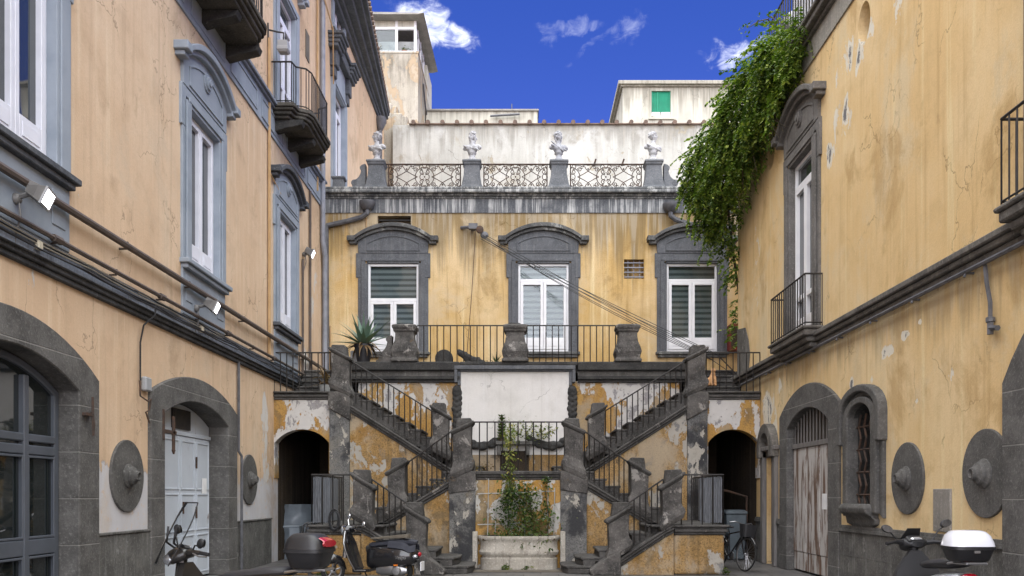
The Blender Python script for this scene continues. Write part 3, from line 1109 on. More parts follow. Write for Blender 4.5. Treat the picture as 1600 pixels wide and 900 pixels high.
def balcony_left(c, half, label):
    """moulded stone slab on brackets with a stepped front, iron rail following it"""
    def outline(o):
        return [(c - half - o, -.05), (c - half - o, .52 + o), (c - half + .28 - o * .4, .56 + o), (c - half + .40, .78 + o), (c - half + .62, .86 + o),
                (c + half - .62, .86 + o), (c + half - .40, .78 + o), (c + half - .28 + o * .4, .56 + o), (c + half + o, .52 + o), (c + half + o, -.05)]
    m = MB(left_wall)
    for o, za, zb in ((.04, 10.74, 10.84), (0, 10.68, 10.74), (-.06, 10.60, 10.68), (-.13, 10.53, 10.60)):
        m.extrude(outline(o), za + .002, zb, axis=2)
    b = m.build('balcony', 'balcony_slab', LB, bevel=.015)
    for k in range(3):
        u = c - half + .35 + k * (half - .35)
        m = MB(left_wall)
        m.extrude([(-.05, 10.26), (.10, 10.28), (.30, 10.34), (.52, 10.38), (.66, 10.42), (.70, 10.529), (-.05, 10.529)], u - .13, u + .13, axis=0)
        m.build('bracket', 'dark_stone', b, bevel=.02)
    m = MB(left_wall)
    pts = outline(-.05)
    z = 10.842
    for i in range(len(pts) - 1):
        railing_bars(m, (pts[i][0], pts[i][1], z), (pts[i + 1][0], pts[i + 1][1], z), .98, .125, .011, .02)
    m.build('railing', 'iron', b)
    return b


balcony_left(16.25, 1.62, '')
balcony_left(22.1, 1.45, '')

# ground floor: glazed shopfront and blue metal door
arched_doorway(left_wall, LB, shop_c, shop_half, 2.09, 2.97, 3.35, 3.18, 3.78, recess=.42)
dw = arched_doorway(left_wall, LB, door_c, door_half, 2.09, 2.95, 3.27, 3.25, 3.70, recess=.415)
sh = MB(left_wall)
n0, n1 = -.28, -.20
inn = seg_arch(shop_c, shop_half - .02, 2.95, 3.33, 18)
inn2 = seg_arch(shop_c, shop_half - .13, 2.90, 3.24, 18)
sh.ring_extrude([(shop_c + shop_half - .02, 0)] + inn + [(shop_c - shop_half + .02, 0)],
                [(shop_c + shop_half - .13, 0)] + inn2 + [(shop_c - shop_half + .13, 0)], n0, n1)
for k in (-1, 0, 1):
    u = shop_c + k * .72
    sh.box((u - .055, u + .055), (n0 - .01, n1 + .02), (0, 3.2 - abs(k) * .12))
for za, zb in ((0, .16), (.84, 1.04), (2.10, 2.22), (2.26, 2.36)):
    sh.box((shop_c - shop_half + .13, shop_c + shop_half - .13), (n0 - .005, n1 + .01), (za, zb))
shop = sh.build('shop_window', 'shop_frame', LB, bevel=.012)
m = MB(left_wall)
m.extrude([(shop_c + shop_half - .1, .05)] + inn2 + [(shop_c - shop_half + .1, .05)], n0 + .02, n0 + .03)
m.build('pane', 'glass_shop', shop)
m = MB(left_wall)
for k in (-1.08, -.36, .36, 1.08):
    for za, zb in ((.2, .8), (1.08, 2.06)):
        a, b = shop_c + k - .28, shop_c + k + .28
        for q in ((a - .03, a, za, zb), (b, b + .03, za, zb)):
            m.box((q[0], q[1]), (n1 - .01, n1 + .012), (q[2] - .03, q[3] + .03))
        m.box((a, b), (n1 - .01, n1 + .012), (za - .03, za))
        m.box((a, b), (n1 - .01, n1 + .012), (zb, zb + .03))
m.build('beading', 'shop_frame', shop, bevel=.006)

d = MB(left_wall)
d.extrude([(door_c + door_half - .01, .03)] + seg_arch(door_c, door_half - .01, 2.93, 3.25, 18) + [(door_c - door_half + .01, .03)], -.40, -.335)
bd = d.build('metal_door', 'blue_door', LB)
lw = (2 * door_half - .1) / 4
for k in range(4):
    u = door_c - door_half + .05 + k * lw
    m = MB(left_wall)
    m.box((u + .008, u + lw - .008), (-.336, -.31), (.04, 2.67))
    for za, zb in ((.1, .85), (.92, 1.62), (1.69, 2.60)):
        for q in ((u + .05, u + .09), (u + lw - .09, u + lw - .05)):
            m.box(q, (-.312, -.295), (za, zb))
        m.box((u + .09, u + lw - .09), (-.312, -.295), (za, za + .03))
        m.box((u + .09, u + lw - .09), (-.312, -.295), (zb - .03, zb))
    m.build('leaf', 'blue_door', bd, bevel=.006)
m = MB(left_wall)
m.box((door_c - door_half + .03, door_c + door_half - .03), (-.336, -.29), (2.68, 2.75))
m.build('transom', 'blue_door', bd, bevel=.006)
m = MB(left_wall)
m.box((door_c - .34, door_c + .50), (-.336, -.30), (2.80, 3.16))
m.box((door_c - .28, door_c + .44), (-.302, -.296), (2.85, 3.11))
m.build('vent', 'iron', bd, bevel=.006)
m = MB(left_wall)
for u, z in ((door_c - door_half + .16, 1.2), (door_c - door_half + .16, 2.0), (door_c + .1, 1.25), (door_c + .75, 1.15), (door_c + .75, 2.1)):
    m.box((u - .015, u + .015), (-.3, -.27), (z, z + .22))
m.build('hinges', 'rust_iron', bd, bevel=.004)
m = MB(left_wall)                                          # old iron hinge bar swung out over the left jamb
m.box((14.36, 14.92), (.02, .05), (2.62, 2.68))
m.box((14.78, 14.86), (.02, .05), (2.36, 2.92))
m.extrude([(14.76, 2.36), (14.82, 2.28), (14.88, 2.36)], .02, .05)
m.box((14.30, 14.36), (.02, .08), (2.5, 3.0))
m.build('strap_hinge', 'rust_iron', bd, bevel=.004)
m = MB(left_wall)
m.tube([(11.86, .05, 2.68), (11.86, .12, 2.72), (11.86, .14, 2.55), (11.86, .13, 2.42)], .016, 5)
m.tube([(11.86, .12, 2.92), (11.86, .13, 2.4)], .018, 5)
m.box((11.70, 11.88), (.05, .13), (2.66, 2.70))
m.build('shutter_hook', 'rust_iron', LB)


def stone_disc(fr, bld, u, z, r, mat='piperno_plain'):
    m = MB(fr)
    m.extrude(arc((u, z), r, 0, 360, 40)[:-1], -.02, .038)
    d_ = m.build('stone_disc', mat, bld, bevel=.012)
    m = MB(fr)
    m.lathe([(.18, .03), (.18, .06), (.15, .075), (.13, .09), (.14, .10), (.13, .135), (.09, .15), (.08, .165), (.075, .20), (.055, .21), (.045, .18)], (u, 0, z), 20, axis=1)
    m.build('boss', mat, d_, smooth=True)
    return d_


stone_disc(left_wall, LB, 13.12, 1.88, .54)
stone_disc(left_wall, LB, 18.96, 1.93, .54)

# downpipes, conduits
m = MB(left_wall)
m.tube([(25.6, .09, 17.0), (25.6, .09, 9.0), (25.75, .12, 8.6), (25.82, .10, 8.2), (25.82, .10, 4.2)], .075, 8)
m.build('downpipe', 'pipe_zinc', LB, smooth=True)
m = MB(left_wall)
m.tube([(35.6, .12, 16.7), (35.6, .12, 10.6)], .09, 8)
m.lathe([(.1, 16.4), (.24, 16.75), (.24, 16.9)], (35.6, .14, 0), 10)
m.build('downpipe', 'pipe_grey', LB, smooth=True)
m = MB(left_wall)
m.tube([(25.1, .05, 16.5), (25.1, .05, 10.3)], .03, 6)
m.tube([(25.1, .05, 16.5), (26.0, .3, 15.4), (26.9, .12, 14.2)], .02, 5)
m.build('conduit', 'pipe_ochre', LB, smooth=True)
m = MB(left_wall)
m.tube([(20.35, .05, 12.2), (20.35, .05, 4.8)], .035, 6)
m.tube([(20.35, .05, 9.1), (21.3, .05, 8.9)], .018, 5)
m.build('conduit', 'pipe_ochre', LB, smooth=True)
m = MB(left_wall)
m.tube([(24.25, .05, 10.0), (24.25, .05, 4.5)], .035, 6)
m.tube([(23.45, .05, 7.9), (23.45, .05, 4.5)], .03, 6)
m.build('conduit', 'pipe', LB, smooth=True)
m = MB(left_wall)
m.box((23.9, 24.3), (-.01, .02), (13.55, 14.3))
m.build('wall_vent', 'wood_board', LB)
m = MB(left_wall)
m.tube([(18.16, .05, 4.35), (18.16, .05, 2.5), (18.2, .10, 2.4), (18.2, .10, 0.8), (18.2, .1, 0)], .03, 6)
m.build('conduit', 'pipe_grey', LB, smooth=True)

# handrail-like heating pipe along the wall
m = MB(left_wall)
m.tube([(4.0, .12, 5.26), (25.75, .12, 5.26)], .05, 8)
for u in (12.9, 15.3, 18.3, 21.0, 23.4):
    m.tube([(u, -.02, 5.22), (u, .12, 5.22), (u, .12, 5.32)], .02, 5)
tag(m.build('steam_pipe', 'pipe', smooth=True, loc=(-5.83, 18, 5.26)), 'thick brown pipe running the length of the peach wall above the band', 'pipe')
m = MB(left_wall)
m.tube([(-1.5, .10, 4.80), (24.8, .10, 4.80)], .032, 6)
for k in range(14):
    u = 3 + k * 1.6
    m.tube([(u, -.02, 4.76), (u, .10, 4.76), (u, .10, 4.84)], .016, 5)
    if k % 2:
        m.tube([(u - .1, .10, 4.80), (u + .1, .10, 4.80)], .05, 6)
tag(m.build('gas_pipe', 'pipe', smooth=True, loc=(-5.85, 12, 4.8)), 'thin brown pipe clipped along the top of the blue grey band', 'pipe')


def strung(fr, pts, sag, n=8):
    out = []
    for a, b in zip(pts[:-1], pts[1:]):
        a, b = Vector(a), Vector(b)
        for i in range(n):
            t = i / n
            out.append(a.lerp(b, t) + Vector((0, 0, -sag * 4 * t * (1 - t))))
    out.append(Vector(pts[-1]))
    return out


m = MB(left_wall)
for j, (z, nn) in enumerate(((4.545, .15), (4.525, .165), (4.60, .05), (4.68, .05))):
    m.tube(strung(None, [(-1 + 2.1 * k, nn + .012 * ((k * 7 + j) % 3), z + .012 * ((k * 5 + j) % 4)) for k in range(13)], .02, 4), .011, 4)
tag(m.build('cable_run', 'cable', loc=(-5.9, 12, 4.55)), 'bundle of black cables sagging along the blue grey band', 'cable')
m = MB(left_wall)
for j, z in enumerate((4.72, 4.66)):
    m.tube(strung(None, [(-1 + 2.6 * k, .06, z + .015 * ((k * 3 + j) % 3)) for k in range(8)], .03, 4), .009, 4)
tag(m.build('cable_run', 'cable_pale', loc=(-5.9, 9, 4.7)), 'pale cables along the blue grey band between the junction boxes', 'cable')
for k, (px, py, lab) in enumerate(((62, 384, 'cream junction box on the band below the nearest floodlight'), (316, 515, 'cream junction box on the band below the middle floodlight'))):
    u = 1370 * 5.88 / (818 - px)
    z = 1.6 + (773 - py) / 1370 * u
    m = MB(left_wall)
    m.box((u - .05, u + .05), (.03, .09), (z - .055, z + .055))
    tag(m.build('junction_box', 'cream_plastic', bevel=.01, loc=left_wall((u, .03, z))), lab, 'junction box', 'cream junction boxes along the band')
m = MB(left_wall)
m.tube([(13.72, .05, 4.62), (13.78, .17, 4.58), (13.78, .16, 4.42), (13.55, .08, 4.22), (13.52, .04, 3.95), (13.52, .04, 3.36)], .014, 5)
fl_ = m.build('supply_cable', 'cable', smooth=True, loc=left_wall((13.5, .04, 4.4)))
tag(fl_, 'single black cable dropping from the band to the small grey box', 'cable')
t_ = thing('outlet_box', 'small grey outlet box with a hooked bracket left of the pale blue door', 'outlet box', left_wall((13.75, 0, 3.2)))
m = MB(left_wall)
m.box((13.62, 13.84), (0, .09), (3.22, 3.44))
m.build('housing', 'grey_plastic', t_, bevel=.02)
m = MB(left_wall)
m.tube([(13.5, .04, 3.36), (13.5, .05, 3.12), (13.62, .12, 3.05), (13.72, .12, 3.1), (13.70, .1, 2.92), (13.58, .1, 2.88), (13.66, .1, 2.78), (13.72, .1, 2.72)], .014, 5)
m.build('hook', 'rust_iron', t_, smooth=True)
t_ = None
m = MB(left_wall)
m.box((17.02, 17.27), (-.295, -.292), (1.62, 1.92))
tag(m.build('notice', 'paper', loc=left_wall((17.15, -.29, 1.62))), 'white paper notice stuck on the pale blue metal door', 'notice')


def floodlight(px, py, d, size, label, yaw=0, drop=.0):
    """sheet metal floodlight on a bracket from the left wall, aimed out and down into the court"""
    c = at(px, py, d)
    t = thing('floodlight', label, 'floodlight', (-5.95, c.y, c.z - .02), 'lit floodlights on the peach wall')
    rot = Matrix.Translation(c) @ Matrix.Rotation(R(yaw), 4, 'Z') @ Matrix.Rotation(R(24), 4, 'Y') @ Matrix.Scale(size, 4)
    m = MB()
    m.loft([[(-.16, -.12, -.06), (-.16, .12, -.06), (-.16, .12, .05), (-.16, -.12, .05)],
            [(.0, -.19, -.10), (.0, .19, -.10), (.0, .19, .10), (.0, -.19, .10)],
            [(.11, -.21, -.13), (.11, .21, -.13), (.11, .21, .13), (.11, -.21, .13)]])
    for k in range(5):
        m.box((-.15, -.01), (-.14 + k * .07, -.13 + k * .07), (.04, .12))
    m.xform(rot)
    m.build('housing', 'lamp_body', t, bevel=.008)
    m = MB()
    m.box((.112, .124), (-.185, .185), (-.105, .105))
    m.xform(rot)
    m.build('lit_glass', 'lamp_lit', t, bevel=.004)
    m = MB()
    m.ring_extrude([(-.215, -.135), (.215, -.135), (.215, .135), (-.215, .135), (-.215, -.135)], [(-.185, -.105), (.185, -.105), (.185, .105), (-.185, .105), (-.185, -.105)], .10, .13, axis=0)
    m.xform(rot)
    m.build('bezel', 'grey_plastic', t)
    m = MB()
    w = Vector((-5.95, c.y, c.z - .04))
    q = rot @ Vector((-.1, 0, -.02))
    m.tube([w, w.lerp(q, .5), q], .028 * size + .008, 6)
    m.ball(w + Vector((.05, 0, 0)), .06 * size + .02, 8, 6)
    m.tube([w + Vector((.08, 0, -.02)), w + Vector((.1, 0, -.2)), w + Vector((.03, 0.02, -.42)), w + Vector((.02, .02, -.55))], .012, 5)
    m.build('bracket', 'lamp_body', t, smooth=True)
    return t


floodlight(62, 305, 10.2, .80, 'large lit floodlight below the nearest blue grey window', 14)
floodlight(331, 478, 15.8, .80, 'lit floodlight beneath the sill of the middle blue grey window', 12)
floodlight(484, 395, 23.6, .80, 'small lit floodlight high in the corner beside the farthest window', 8)
t = thing('wall_lantern', 'small pale wall lantern hanging on a bent arm above the iron balcony', 'lantern', left_wall((20.6, .0, 12.3)))
m = MB(left_wall)
m.tube([(20.4, 0, 12.42), (20.5, .2, 12.42), (20.5, .34, 12.40), (20.5, .34, 12.2)], .02, 6)
m.tube([(20.35, .02, 12.55), (20.35, .03, 12.0)], .018, 5)
m.build('arm', 'iron', t, smooth=True)
m = MB(left_wall)
m.rect_loft([(.09, .09, 0), (.13, .13, .05), (.13, .13, .12), (.115, .115, .125), (.115, .115, .26), (.06, .06, .29)], (20.5, .34, 11.92))
m.build('shade', 'grey_plastic', t, bevel=.008)

# ------------------------------------------------------------------ right wing
RB = thing('palazzo_wing', 'yellow plastered palazzo wing with oval holes, warm grey cornice and small balcony', 'building', (5.65, 16, 0))
WR = 17.75
REND = 23.1
RZ1 = 8.47
m = MB(right_wall)
holes = [rect(WR - .78, WR + .78, 4.80, RZ1 + .05), rect(7.37, 8.93, 4.80, RZ1 + .05)]
dep = [.35, .35]
for u, z, ru, rz in ((14.55, 9.43, .26, .34), (20.05, 9.40, .30, .36)):
    holes.append([(u + ru * math.cos(R(a)), z + rz * math.sin(R(a))) for a in range(0, 360, 12)])
    dep.append(.6)
rd_c, rd_h = 17.38, 1.25
holes.append([(rd_c + rd_h + .1, -.05)] + seg_arch(rd_c, rd_h + .1, 3.02, 3.42, 14) + [(rd_c - rd_h - .1, -.05)])
dep.append(.4)
ni_c, ni_h = 14.52, .50
nh_ = ni_h + .05
holes.append([(ni_c - nh_, 1.38), (ni_c + nh_, 1.38), (ni_c + nh_, 2.85)] + [(ni_c + nh_ * math.cos(R(a)), 2.85 + .31 * math.sin(R(a))) for a in range(15, 180, 15)] + [(ni_c - nh_, 2.85)])
dep.append(.8)
holes.append([(7.9 + 1.85, -.05)] + seg_arch(7.9, 1.85, 2.95, 3.7, 14) + [(7.9 - 1.85, -.05)])
dep.append(.6)
holes.append(rect(19.62, 20.35, -.05, 2.75))
dep.append(.3)
wall_sheet(m, rect(-2, REND, -.2, 10.06), holes, dep)
m.build('wall', 'right_plaster', RB)
m = MB(right_wall)
m.box((-2, REND - .004), (-9, -1.2), (0, 10.3))
m.box((REND - .003, REND), (-9, -.003), (0, 10.2))
m.box((-2, REND - .002), (-9, -.01), (10.3, 10.42))
m.build('end_wall', 'rear_plaster', RB)
m = MB(right_wall)
m.box((-2, REND), (-.3, .03), (10.06, 10.50))
m.build('fascia', 'right_fascia', RB)
m = MB(right_wall)
m.box((-2, REND), (-.3, .10), (10.50, 10.58))
m.box((-2, REND), (-.3, .20), (10.582, 10.70))
m.box((-2, REND), (-.3, .26), (10.702, 10.78))
m.build('cornice', 'right_cornice', RB, bevel=.015)
m = MB(right_wall)
m.box((-2, 23.3), (-.05, .17), (4.60, 4.69))
m.box((-2, 23.26), (-.05, .12), (4.52, 4.60))
m.box((-2, 23.2), (-.05, .06), (4.44, 4.52))
m.build('string_course', 'right_cornice', RB, bevel=.015)
m = MB(right_wall)
m.tube([(-1.5, .10, 4.40), (22.5, .10, 4.40)], .03, 6)
for k in range(11):
    m.tube([(5 + k * 1.5, -.02, 4.38), (5 + k * 1.5, .10, 4.38), (5 + k * 1.5, .12, 4.33)], .018, 5)
tag(m.build('gas_pipe', 'pipe_grey', smooth=True, loc=right_wall((12, .1, 4.4))), 'thin grey pipe running under the string course of the yellow wall', 'pipe')
m = MB(right_wall)
m.tube([(10.62, .06, 4.38), (10.58, .06, 4.15), (10.5, .06, 3.9), (10.5, .06, 3.68)], .028, 6)
m.lathe([(.035, 3.66), (.055, 3.67), (.055, 3.72), (.035, 3.73)], (10.5, .06, 0), 8)
m.tube([(10.5, .06, 3.52), (10.5, .06, 3.70)], .04, 6)
m.tube([(10.3, .08, 3.56), (10.5, .06, 3.60)], .035, 6)
tag(m.build('drop_pipe', 'pipe_grey', smooth=True, loc=right_wall((10.5, .06, 3.6))), 'short bent grey pipe hanging from the string course above the stone discs', 'pipe')
# plinth
for a, b in ((10.25, 15.56), (19.2, 19.42), (20.59, 21.2)):
    m = MB(right_wall)
    m.box((a, b), (-.05, .04), (0, .96))
    m.box((a, b), (-.05, .07), (.96, 1.02))
    m.box((a, b), (-.05, .05), (1.02, 1.07))
    m.box((a, b), (-.05, .045), (.55, .557))
    m.build('plinth', 'plinth', RB, bevel=.012)
window_set(right_wall, RB, WR, 4.83, RZ1, 1.46, 'right_trim', 'right_trim', 'white_paint', 'door', sill=False, hood_z=9.2, rosette=True, jamb_to=4.7)
window_set(right_wall, RB, 8.15, 4.83, RZ1, 1.46, 'rear_trim', 'right_trim', 'white_paint', 'door', sill=False, hood_z=9.2, jamb_to=4.7)


def balcony_right(u0, u1, proj):
    m = MB(right_wall)
    m.box((u0 - .04, u1 + .04), (-.05, proj + .04), (4.74, 4.80))
    m.box((u0, u1), (-.05, proj), (4.62, 4.74))
    m.box((u0 + .08, u1 - .08), (-.05, proj - .08), (4.52, 4.62))
    m.box((u0 + .16, u1 - .16), (-.05, proj - .16), (4.43, 4.52))
    b = m.build('balcony', 'right_cornice', RB, bevel=.02)
    m = MB(right_wall)
    pts = [(u0 + .02, 0, 4.80), (u0 + .02, proj - .03, 4.80), (u1 - .02, proj - .03, 4.80), (u1 - .02, 0, 4.80)]
    for i in range(3):
        railing_bars(m, pts[i], pts[i + 1], .98, .155, .012, .018)
    m.build('railing', 'iron', b)


balcony_right(16.55, 18.85, .36)
balcony_right(6.0, 9.78, .36)
# ground floor door with a barred light
arched_doorway(right_wall, RB, rd_c, rd_h, 1.8, 2.98, 3.32, 3.28, 3.80, recess=.395)
m = MB(right_wall)
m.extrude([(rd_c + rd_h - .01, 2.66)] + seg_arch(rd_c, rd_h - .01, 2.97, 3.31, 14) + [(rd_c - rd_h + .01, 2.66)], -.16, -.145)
rdoor = m.build('metal_door', 'dark_room', RB)  # dark sheet behind the bars, shade of the room put into its colour
m = MB(right_wall)
for k in range(13):
    u = rd_c - rd_h + .1 + k * (2 * rd_h - .2) / 12
    top_ = 2.98 + .34 * (1 - ((u - rd_c) / rd_h) ** 2)
    m.box((u - .02, u + .02), (-.11, -.085), (2.66, top_))
m.box((rd_c - rd_h, rd_c + rd_h), (-.13, -.05), (2.56, 2.66))
m.build('grille', 'wood_grey', rdoor, bevel=.006)
for k in range(3):
    a = rd_c - rd_h + .01 + k * (2 * rd_h - .02) / 3
    m = MB(right_wall)
    m.box((a + .015, a + (2 * rd_h - .02) / 3 - .015), (-.13, -.08), (.42, 2.56))
    m.box((a + .03, a + (2 * rd_h - .02) / 3 - .03), (-.13, -.09), (.04, .415))
    m.build('leaf', 'rusty_door', rdoor, bevel=.01)
m = MB(right_wall)
m.box((16.55, 16.82), (-.078, -.074), (1.32, 1.62))
tag(m.build('notice', 'paper', loc=right_wall((16.7, -.27, 1.3))), 'white paper notice stuck on the rusty grey door', 'notice')
# niche window with a moulded frame and iron grille
m = MB(right_wall)
ho, hi = .86, ni_h


def niche_line(h, zb, zs, zc, n=14):
    return [(ni_c + h, zb)] + [(ni_c + h * math.cos(R(180 * i / n)), zs + (zc - zs) * math.sin(R(180 * i / n))) for i in range(n + 1)] + [(ni_c - h, zb)]


m.ring_extrude(niche_line(ho, 1.22, 2.85, 3.36), niche_line(hi + .22, 1.30, 2.85, 3.22), -.1, .06)
m.ring_extrude(niche_line(hi + .22, 1.30, 2.85, 3.22), niche_line(hi, 1.30, 2.85, 3.11), -.1, .12)
m.ring_extrude(niche_line(ho + .05, 2.45, 2.95, 3.42), niche_line(ho - .10, 2.45, 2.9, 3.30), -.1, .15)
nw = m.build('niche_window', 'piperno_plain', RB, bevel=.025, segs=2)
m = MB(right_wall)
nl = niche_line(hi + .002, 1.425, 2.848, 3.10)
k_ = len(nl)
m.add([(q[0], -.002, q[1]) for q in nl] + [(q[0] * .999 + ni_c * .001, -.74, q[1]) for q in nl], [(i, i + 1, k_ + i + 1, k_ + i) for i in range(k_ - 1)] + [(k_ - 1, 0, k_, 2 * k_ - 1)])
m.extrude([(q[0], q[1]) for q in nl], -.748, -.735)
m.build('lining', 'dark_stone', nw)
m = MB(right_wall)
m.loft([[(ni_c + s * 1.0 * k, n_, z) for (s, n_) in ((-1, -.1), (-1, b_), (1, b_), (1, -.1))] for k, b_, z in
        ((.40, .04, 1.06), (.60, .08, 1.12), (.62, .09, 1.2), (.56, .12, 1.24), (.58, .22, 1.30), (.58, .24, 1.38), (.53, .20, 1.45))])
m.build('sill', 'piperno_plain', nw, bevel=.02, segs=2)
m = MB(right_wall)
for k in range(4):
    u = ni_c - .36 + k * .24
    m.tube([(u + .05 * math.sin(j * 1.57), -.06, 1.45 + j * .1) for j in range(16)], .02, 5)
for k in range(4):
    z = 1.6 + k * .38
    m.tube([(ni_c - .50, -.06, z), (ni_c + .50, -.06, z)], .016, 4)
m.build('grille', 'rust_iron', nw)
stone_disc(right_wall, RB, 12.86, 1.84, .53)
stone_disc(right_wall, RB, 10.68, 1.86, .545)
m = MB(right_wall)
m.box((11.56, 12.04), (-.01, .03), (1.10, 1.68))
m.build('plaque', 'marble_plaque', RB, bevel=.008)
arched_doorway(right_wall, RB, 7.9, 1.75, 2.36, 2.9, 3.6, 2.9, 4.15, recess=.35)
m = MB(right_wall)
m.extrude([(7.9 + 1.73, .03)] + seg_arch(7.9, 1.73, 2.88, 3.58, 14) + [(7.9 - 1.73, .03)], -.52, -.46)
m.build('wooden_door', 'wood_grey', RB)
# small door with a round hood beside the stair
m = MB(right_wall)
pts_o = [(20.0 + .60, 2.45)] + [(20.0 + .60 * math.cos(R(a)), 2.62 + .60 * math.sin(R(a))) for a in range(0, 181, 15)] + [(20.0 - .60, 2.45)]
pts_i = [(20.0 + .38, 2.45)] + [(20.0 + .38 * math.cos(R(a)), 2.62 + .38 * math.sin(R(a))) for a in range(0, 181, 15)] + [(20.0 - .38, 2.45)]
m.ring_extrude(pts_o, pts_i, -.05, .18)
m.extrude([(p_[0], p_[1] + .003) for p_ in pts_i], -.03, .02)
hd = m.build('hooded_doorway', 'right_cornice', RB, bevel=.02)
m = MB(right_wall)
m.box((19.42, 19.62), (-.05, .10), (0, 2.60))
m.box((20.38, 20.58), (-.05, .10), (0, 2.60))
m.box((19.36, 20.64), (-.05, .14), (2.60, 2.70))
m.build('jamb', 'wood_grey', hd, bevel=.015)
m = MB(right_wall)
m.box((19.63, 20.0), (-.16, -.10), (.03, 2.58))
m.box((20.01, 20.37), (-.16, -.10), (.03, 2.58))
for u in (19.70, 20.08):
    for za, zb in ((.2, .85), (.95, 1.65), (1.75, 2.45)):
        m.box((u, u + .23), (-.11, -.085), (za, zb))
m.build('door_leaf', 'wood_grey', hd, bevel=.01)
m = MB(right_wall)                                          # bare tufa corner block at the end of the wing
m.extrude([(23.1, 4.72), (22.0, 4.72), (21.85, 5.1), (22.0, 5.5), (22.3, 5.85), (23.1, 5.95)], -.02, .02)
m.build('corner_stone', 'plinth', RB)
m = MB(right_wall)
m.tube([(9.62, .1, 10.0), (9.62, .1, 4.7)], .06, 8)
m.build('downpipe', 'pipe_grey', RB, smooth=True)
# roof terrace railing with white sheeting
t = thing('roof_railing', 'iron roof railing backed with white sheeting on top of the yellow wing', 'railing', right_wall((14, .02, 10.79)))
m = MB(right_wall)
railing_bars(m, (4, .12, 10.785), (19.7, .12, 10.785), 1.35, .17, .016, .022)
m.build('bars', 'iron', t)
m = MB(right_wall)
m.box((4, 18.3), (.02, .04), (10.83, 12.05))
m.build('sheeting', 'tarp', t)
t = thing('garden_jar', 'stacked grey green jar behind the end of the roof railing', 'jar', right_wall((19.2, -.35, 10.79)))
m = MB(right_wall)
m.lathe([(.22, 10.79), (.32, 11.0), (.34, 11.35), (.22, 11.6), (.2, 11.63)], (19.2, -.30, 0), 14)
m.build('body', 'grey_plastic', t, smooth=True)
m = MB(right_wall)
m.ball((19.2, -.30, 11.9), (.3, .3, .28), 14, 9)
m.build('globe', 'grey_plastic', t, smooth=True)

# ------------------------------------------------------------------ rear building (terrace front with three windows)
RF = thing('terrace_building', 'ochre rear building with three hooded windows under a streaked grey cornice', 'building', (0, 26, 0))
WF = [-3.86, .59, 4.99]
FZ0, FZ1, FW = 5.86, 8.45, 1.52
m = MB(facade)
holes = [rect(c - FW / 2 - .05, c + FW / 2 + .05, FZ0 - .06, FZ1 + .05) for c in WF]
holes.append(rect(-4.33, -3.34, 9.46, 9.87))               # vent slot above the first window
holes.append(rect(2.98, 3.57, 8.0, 8.58))                   # barred opening
holes.append(rect(-1.75, -1.25, 4.4, 4.5))
wall_sheet(m, rect(-5.95, 7.6, 0, 10.5), holes[:5], [.55, .55, .55, .5, .4])
m.build('wall', 'rear_plaster', RF)
m = MB(facade)
m.box((-5.95, 8.5), (-11.5, -.5), (10.40, 10.5))
m.build('roof_terrace', 'roofing', RF)
m = MB(facade)
m.box((-5.94, 7.6), (-.3, .04), (9.95, 10.36))
m.build('fascia', 'fascia_streak', RF)
m = MB(facade)
for n_, za, zb in ((.09, 10.36, 10.42), (.15, 10.42, 10.48), (.27, 10.48, 10.58), (.24, 10.58, 10.66)):
    m.box((-5.94, 7.6), (-.6, n_), (za + .001, zb))
m.build('cornice', 'cornice_pale', RF, bevel=.02)
for i, c in enumerate(WF):
    window_set(facade, RF, c, FZ0, FZ1, FW, 'rear_trim', 'hood_trim', 'white_paint', 'big_top' if i == 0 else 'transom', hood_z=9.10, surround=.28, tymp=True, blind=True, depth=.10)
m = MB(facade)
for k in range(3):
    m.box((-4.32, -3.35), (-.2, -.12), (9.50 + k * .13, 9.54 + k * .13))
m.build('vent_louvre', 'iron', RF)
m = MB(facade)
for k in range(4):
    m.box((2.98, 3.57), (-.10, -.06), (8.06 + k * .14, 8.09 + k * .14))
for k in range(3):
    m.box((3.10 + k * .17, 3.12 + k * .17), (-.12, -.09), (8.0, 8.58))
m.build('window_bars', 'pipe_zinc', RF)
for s, u, ue, zz in ((-1, -4.60, -5.80, 0), (1, 4.33, 5.30, -.06)):
    m = MB(facade)
    m.lathe([(.09, 9.98), (.12, 10.0), (.23, 10.12), (.24, 10.22), (.21, 10.23)], (u, .2, zz), 12)
    m.tube([(u, .2, 10.0 + zz), (u, .2, 9.88 + zz), (u + (ue - u) * .15, .14, 9.78 + zz), (u + (ue - u) * .5, .1, 9.68 + zz), (ue, .1, 9.55 + zz)] +
           ([(ue - .02, .12, 9.3), (ue, .12, 4.5)] if s < 0 else [(ue + 1, .1, 9.5)]), .075, 8)
    m.build('rain_pipe', 'pipe_grey', RF, smooth=True)
m = MB(facade)
m.tube([(-4.66, .02, 9.95), (-4.66, .02, 6.0)], .022, 6)
m.tube([(-5.72, .03, 6.6), (-5.72, .03, 4.95)], .03, 6)
m.build('conduit', 'pipe_ochre', RF)


# roof parapet: piers, consoles and scroll railings
def spiral(c, r0, r1, a0, turns, n=16):
    return [(c[0] + (r0 + (r1 - r0) * i / n) * math.cos(R(a0 + 360 * turns * i / n)), c[1] + (r0 + (r1 - r0) * i / n) * math.sin(R(a0 + 360 * turns * i / n))) for i in range(n + 1)]


PY = 26.14
PIERS = [-4.37, -1.53, 1.05, 3.86]
for x in PIERS:
    m = MB()
    m.rect_loft([(.33, .28, 0), (.33, .28, .05), (.30, .26, .09), (.275, .25, .22), (.24, .23, .40), (.225, .22, .62), (.225, .22, .70),
                 (.25, .26, .71), (.25, .26, .76), (.28, .29, .78), (.28, .29, .83), (.20, .2, .87)], (x, PY, 10.66))
    m.build('parapet_pier', 'pier_stone', RF, bevel=.015)


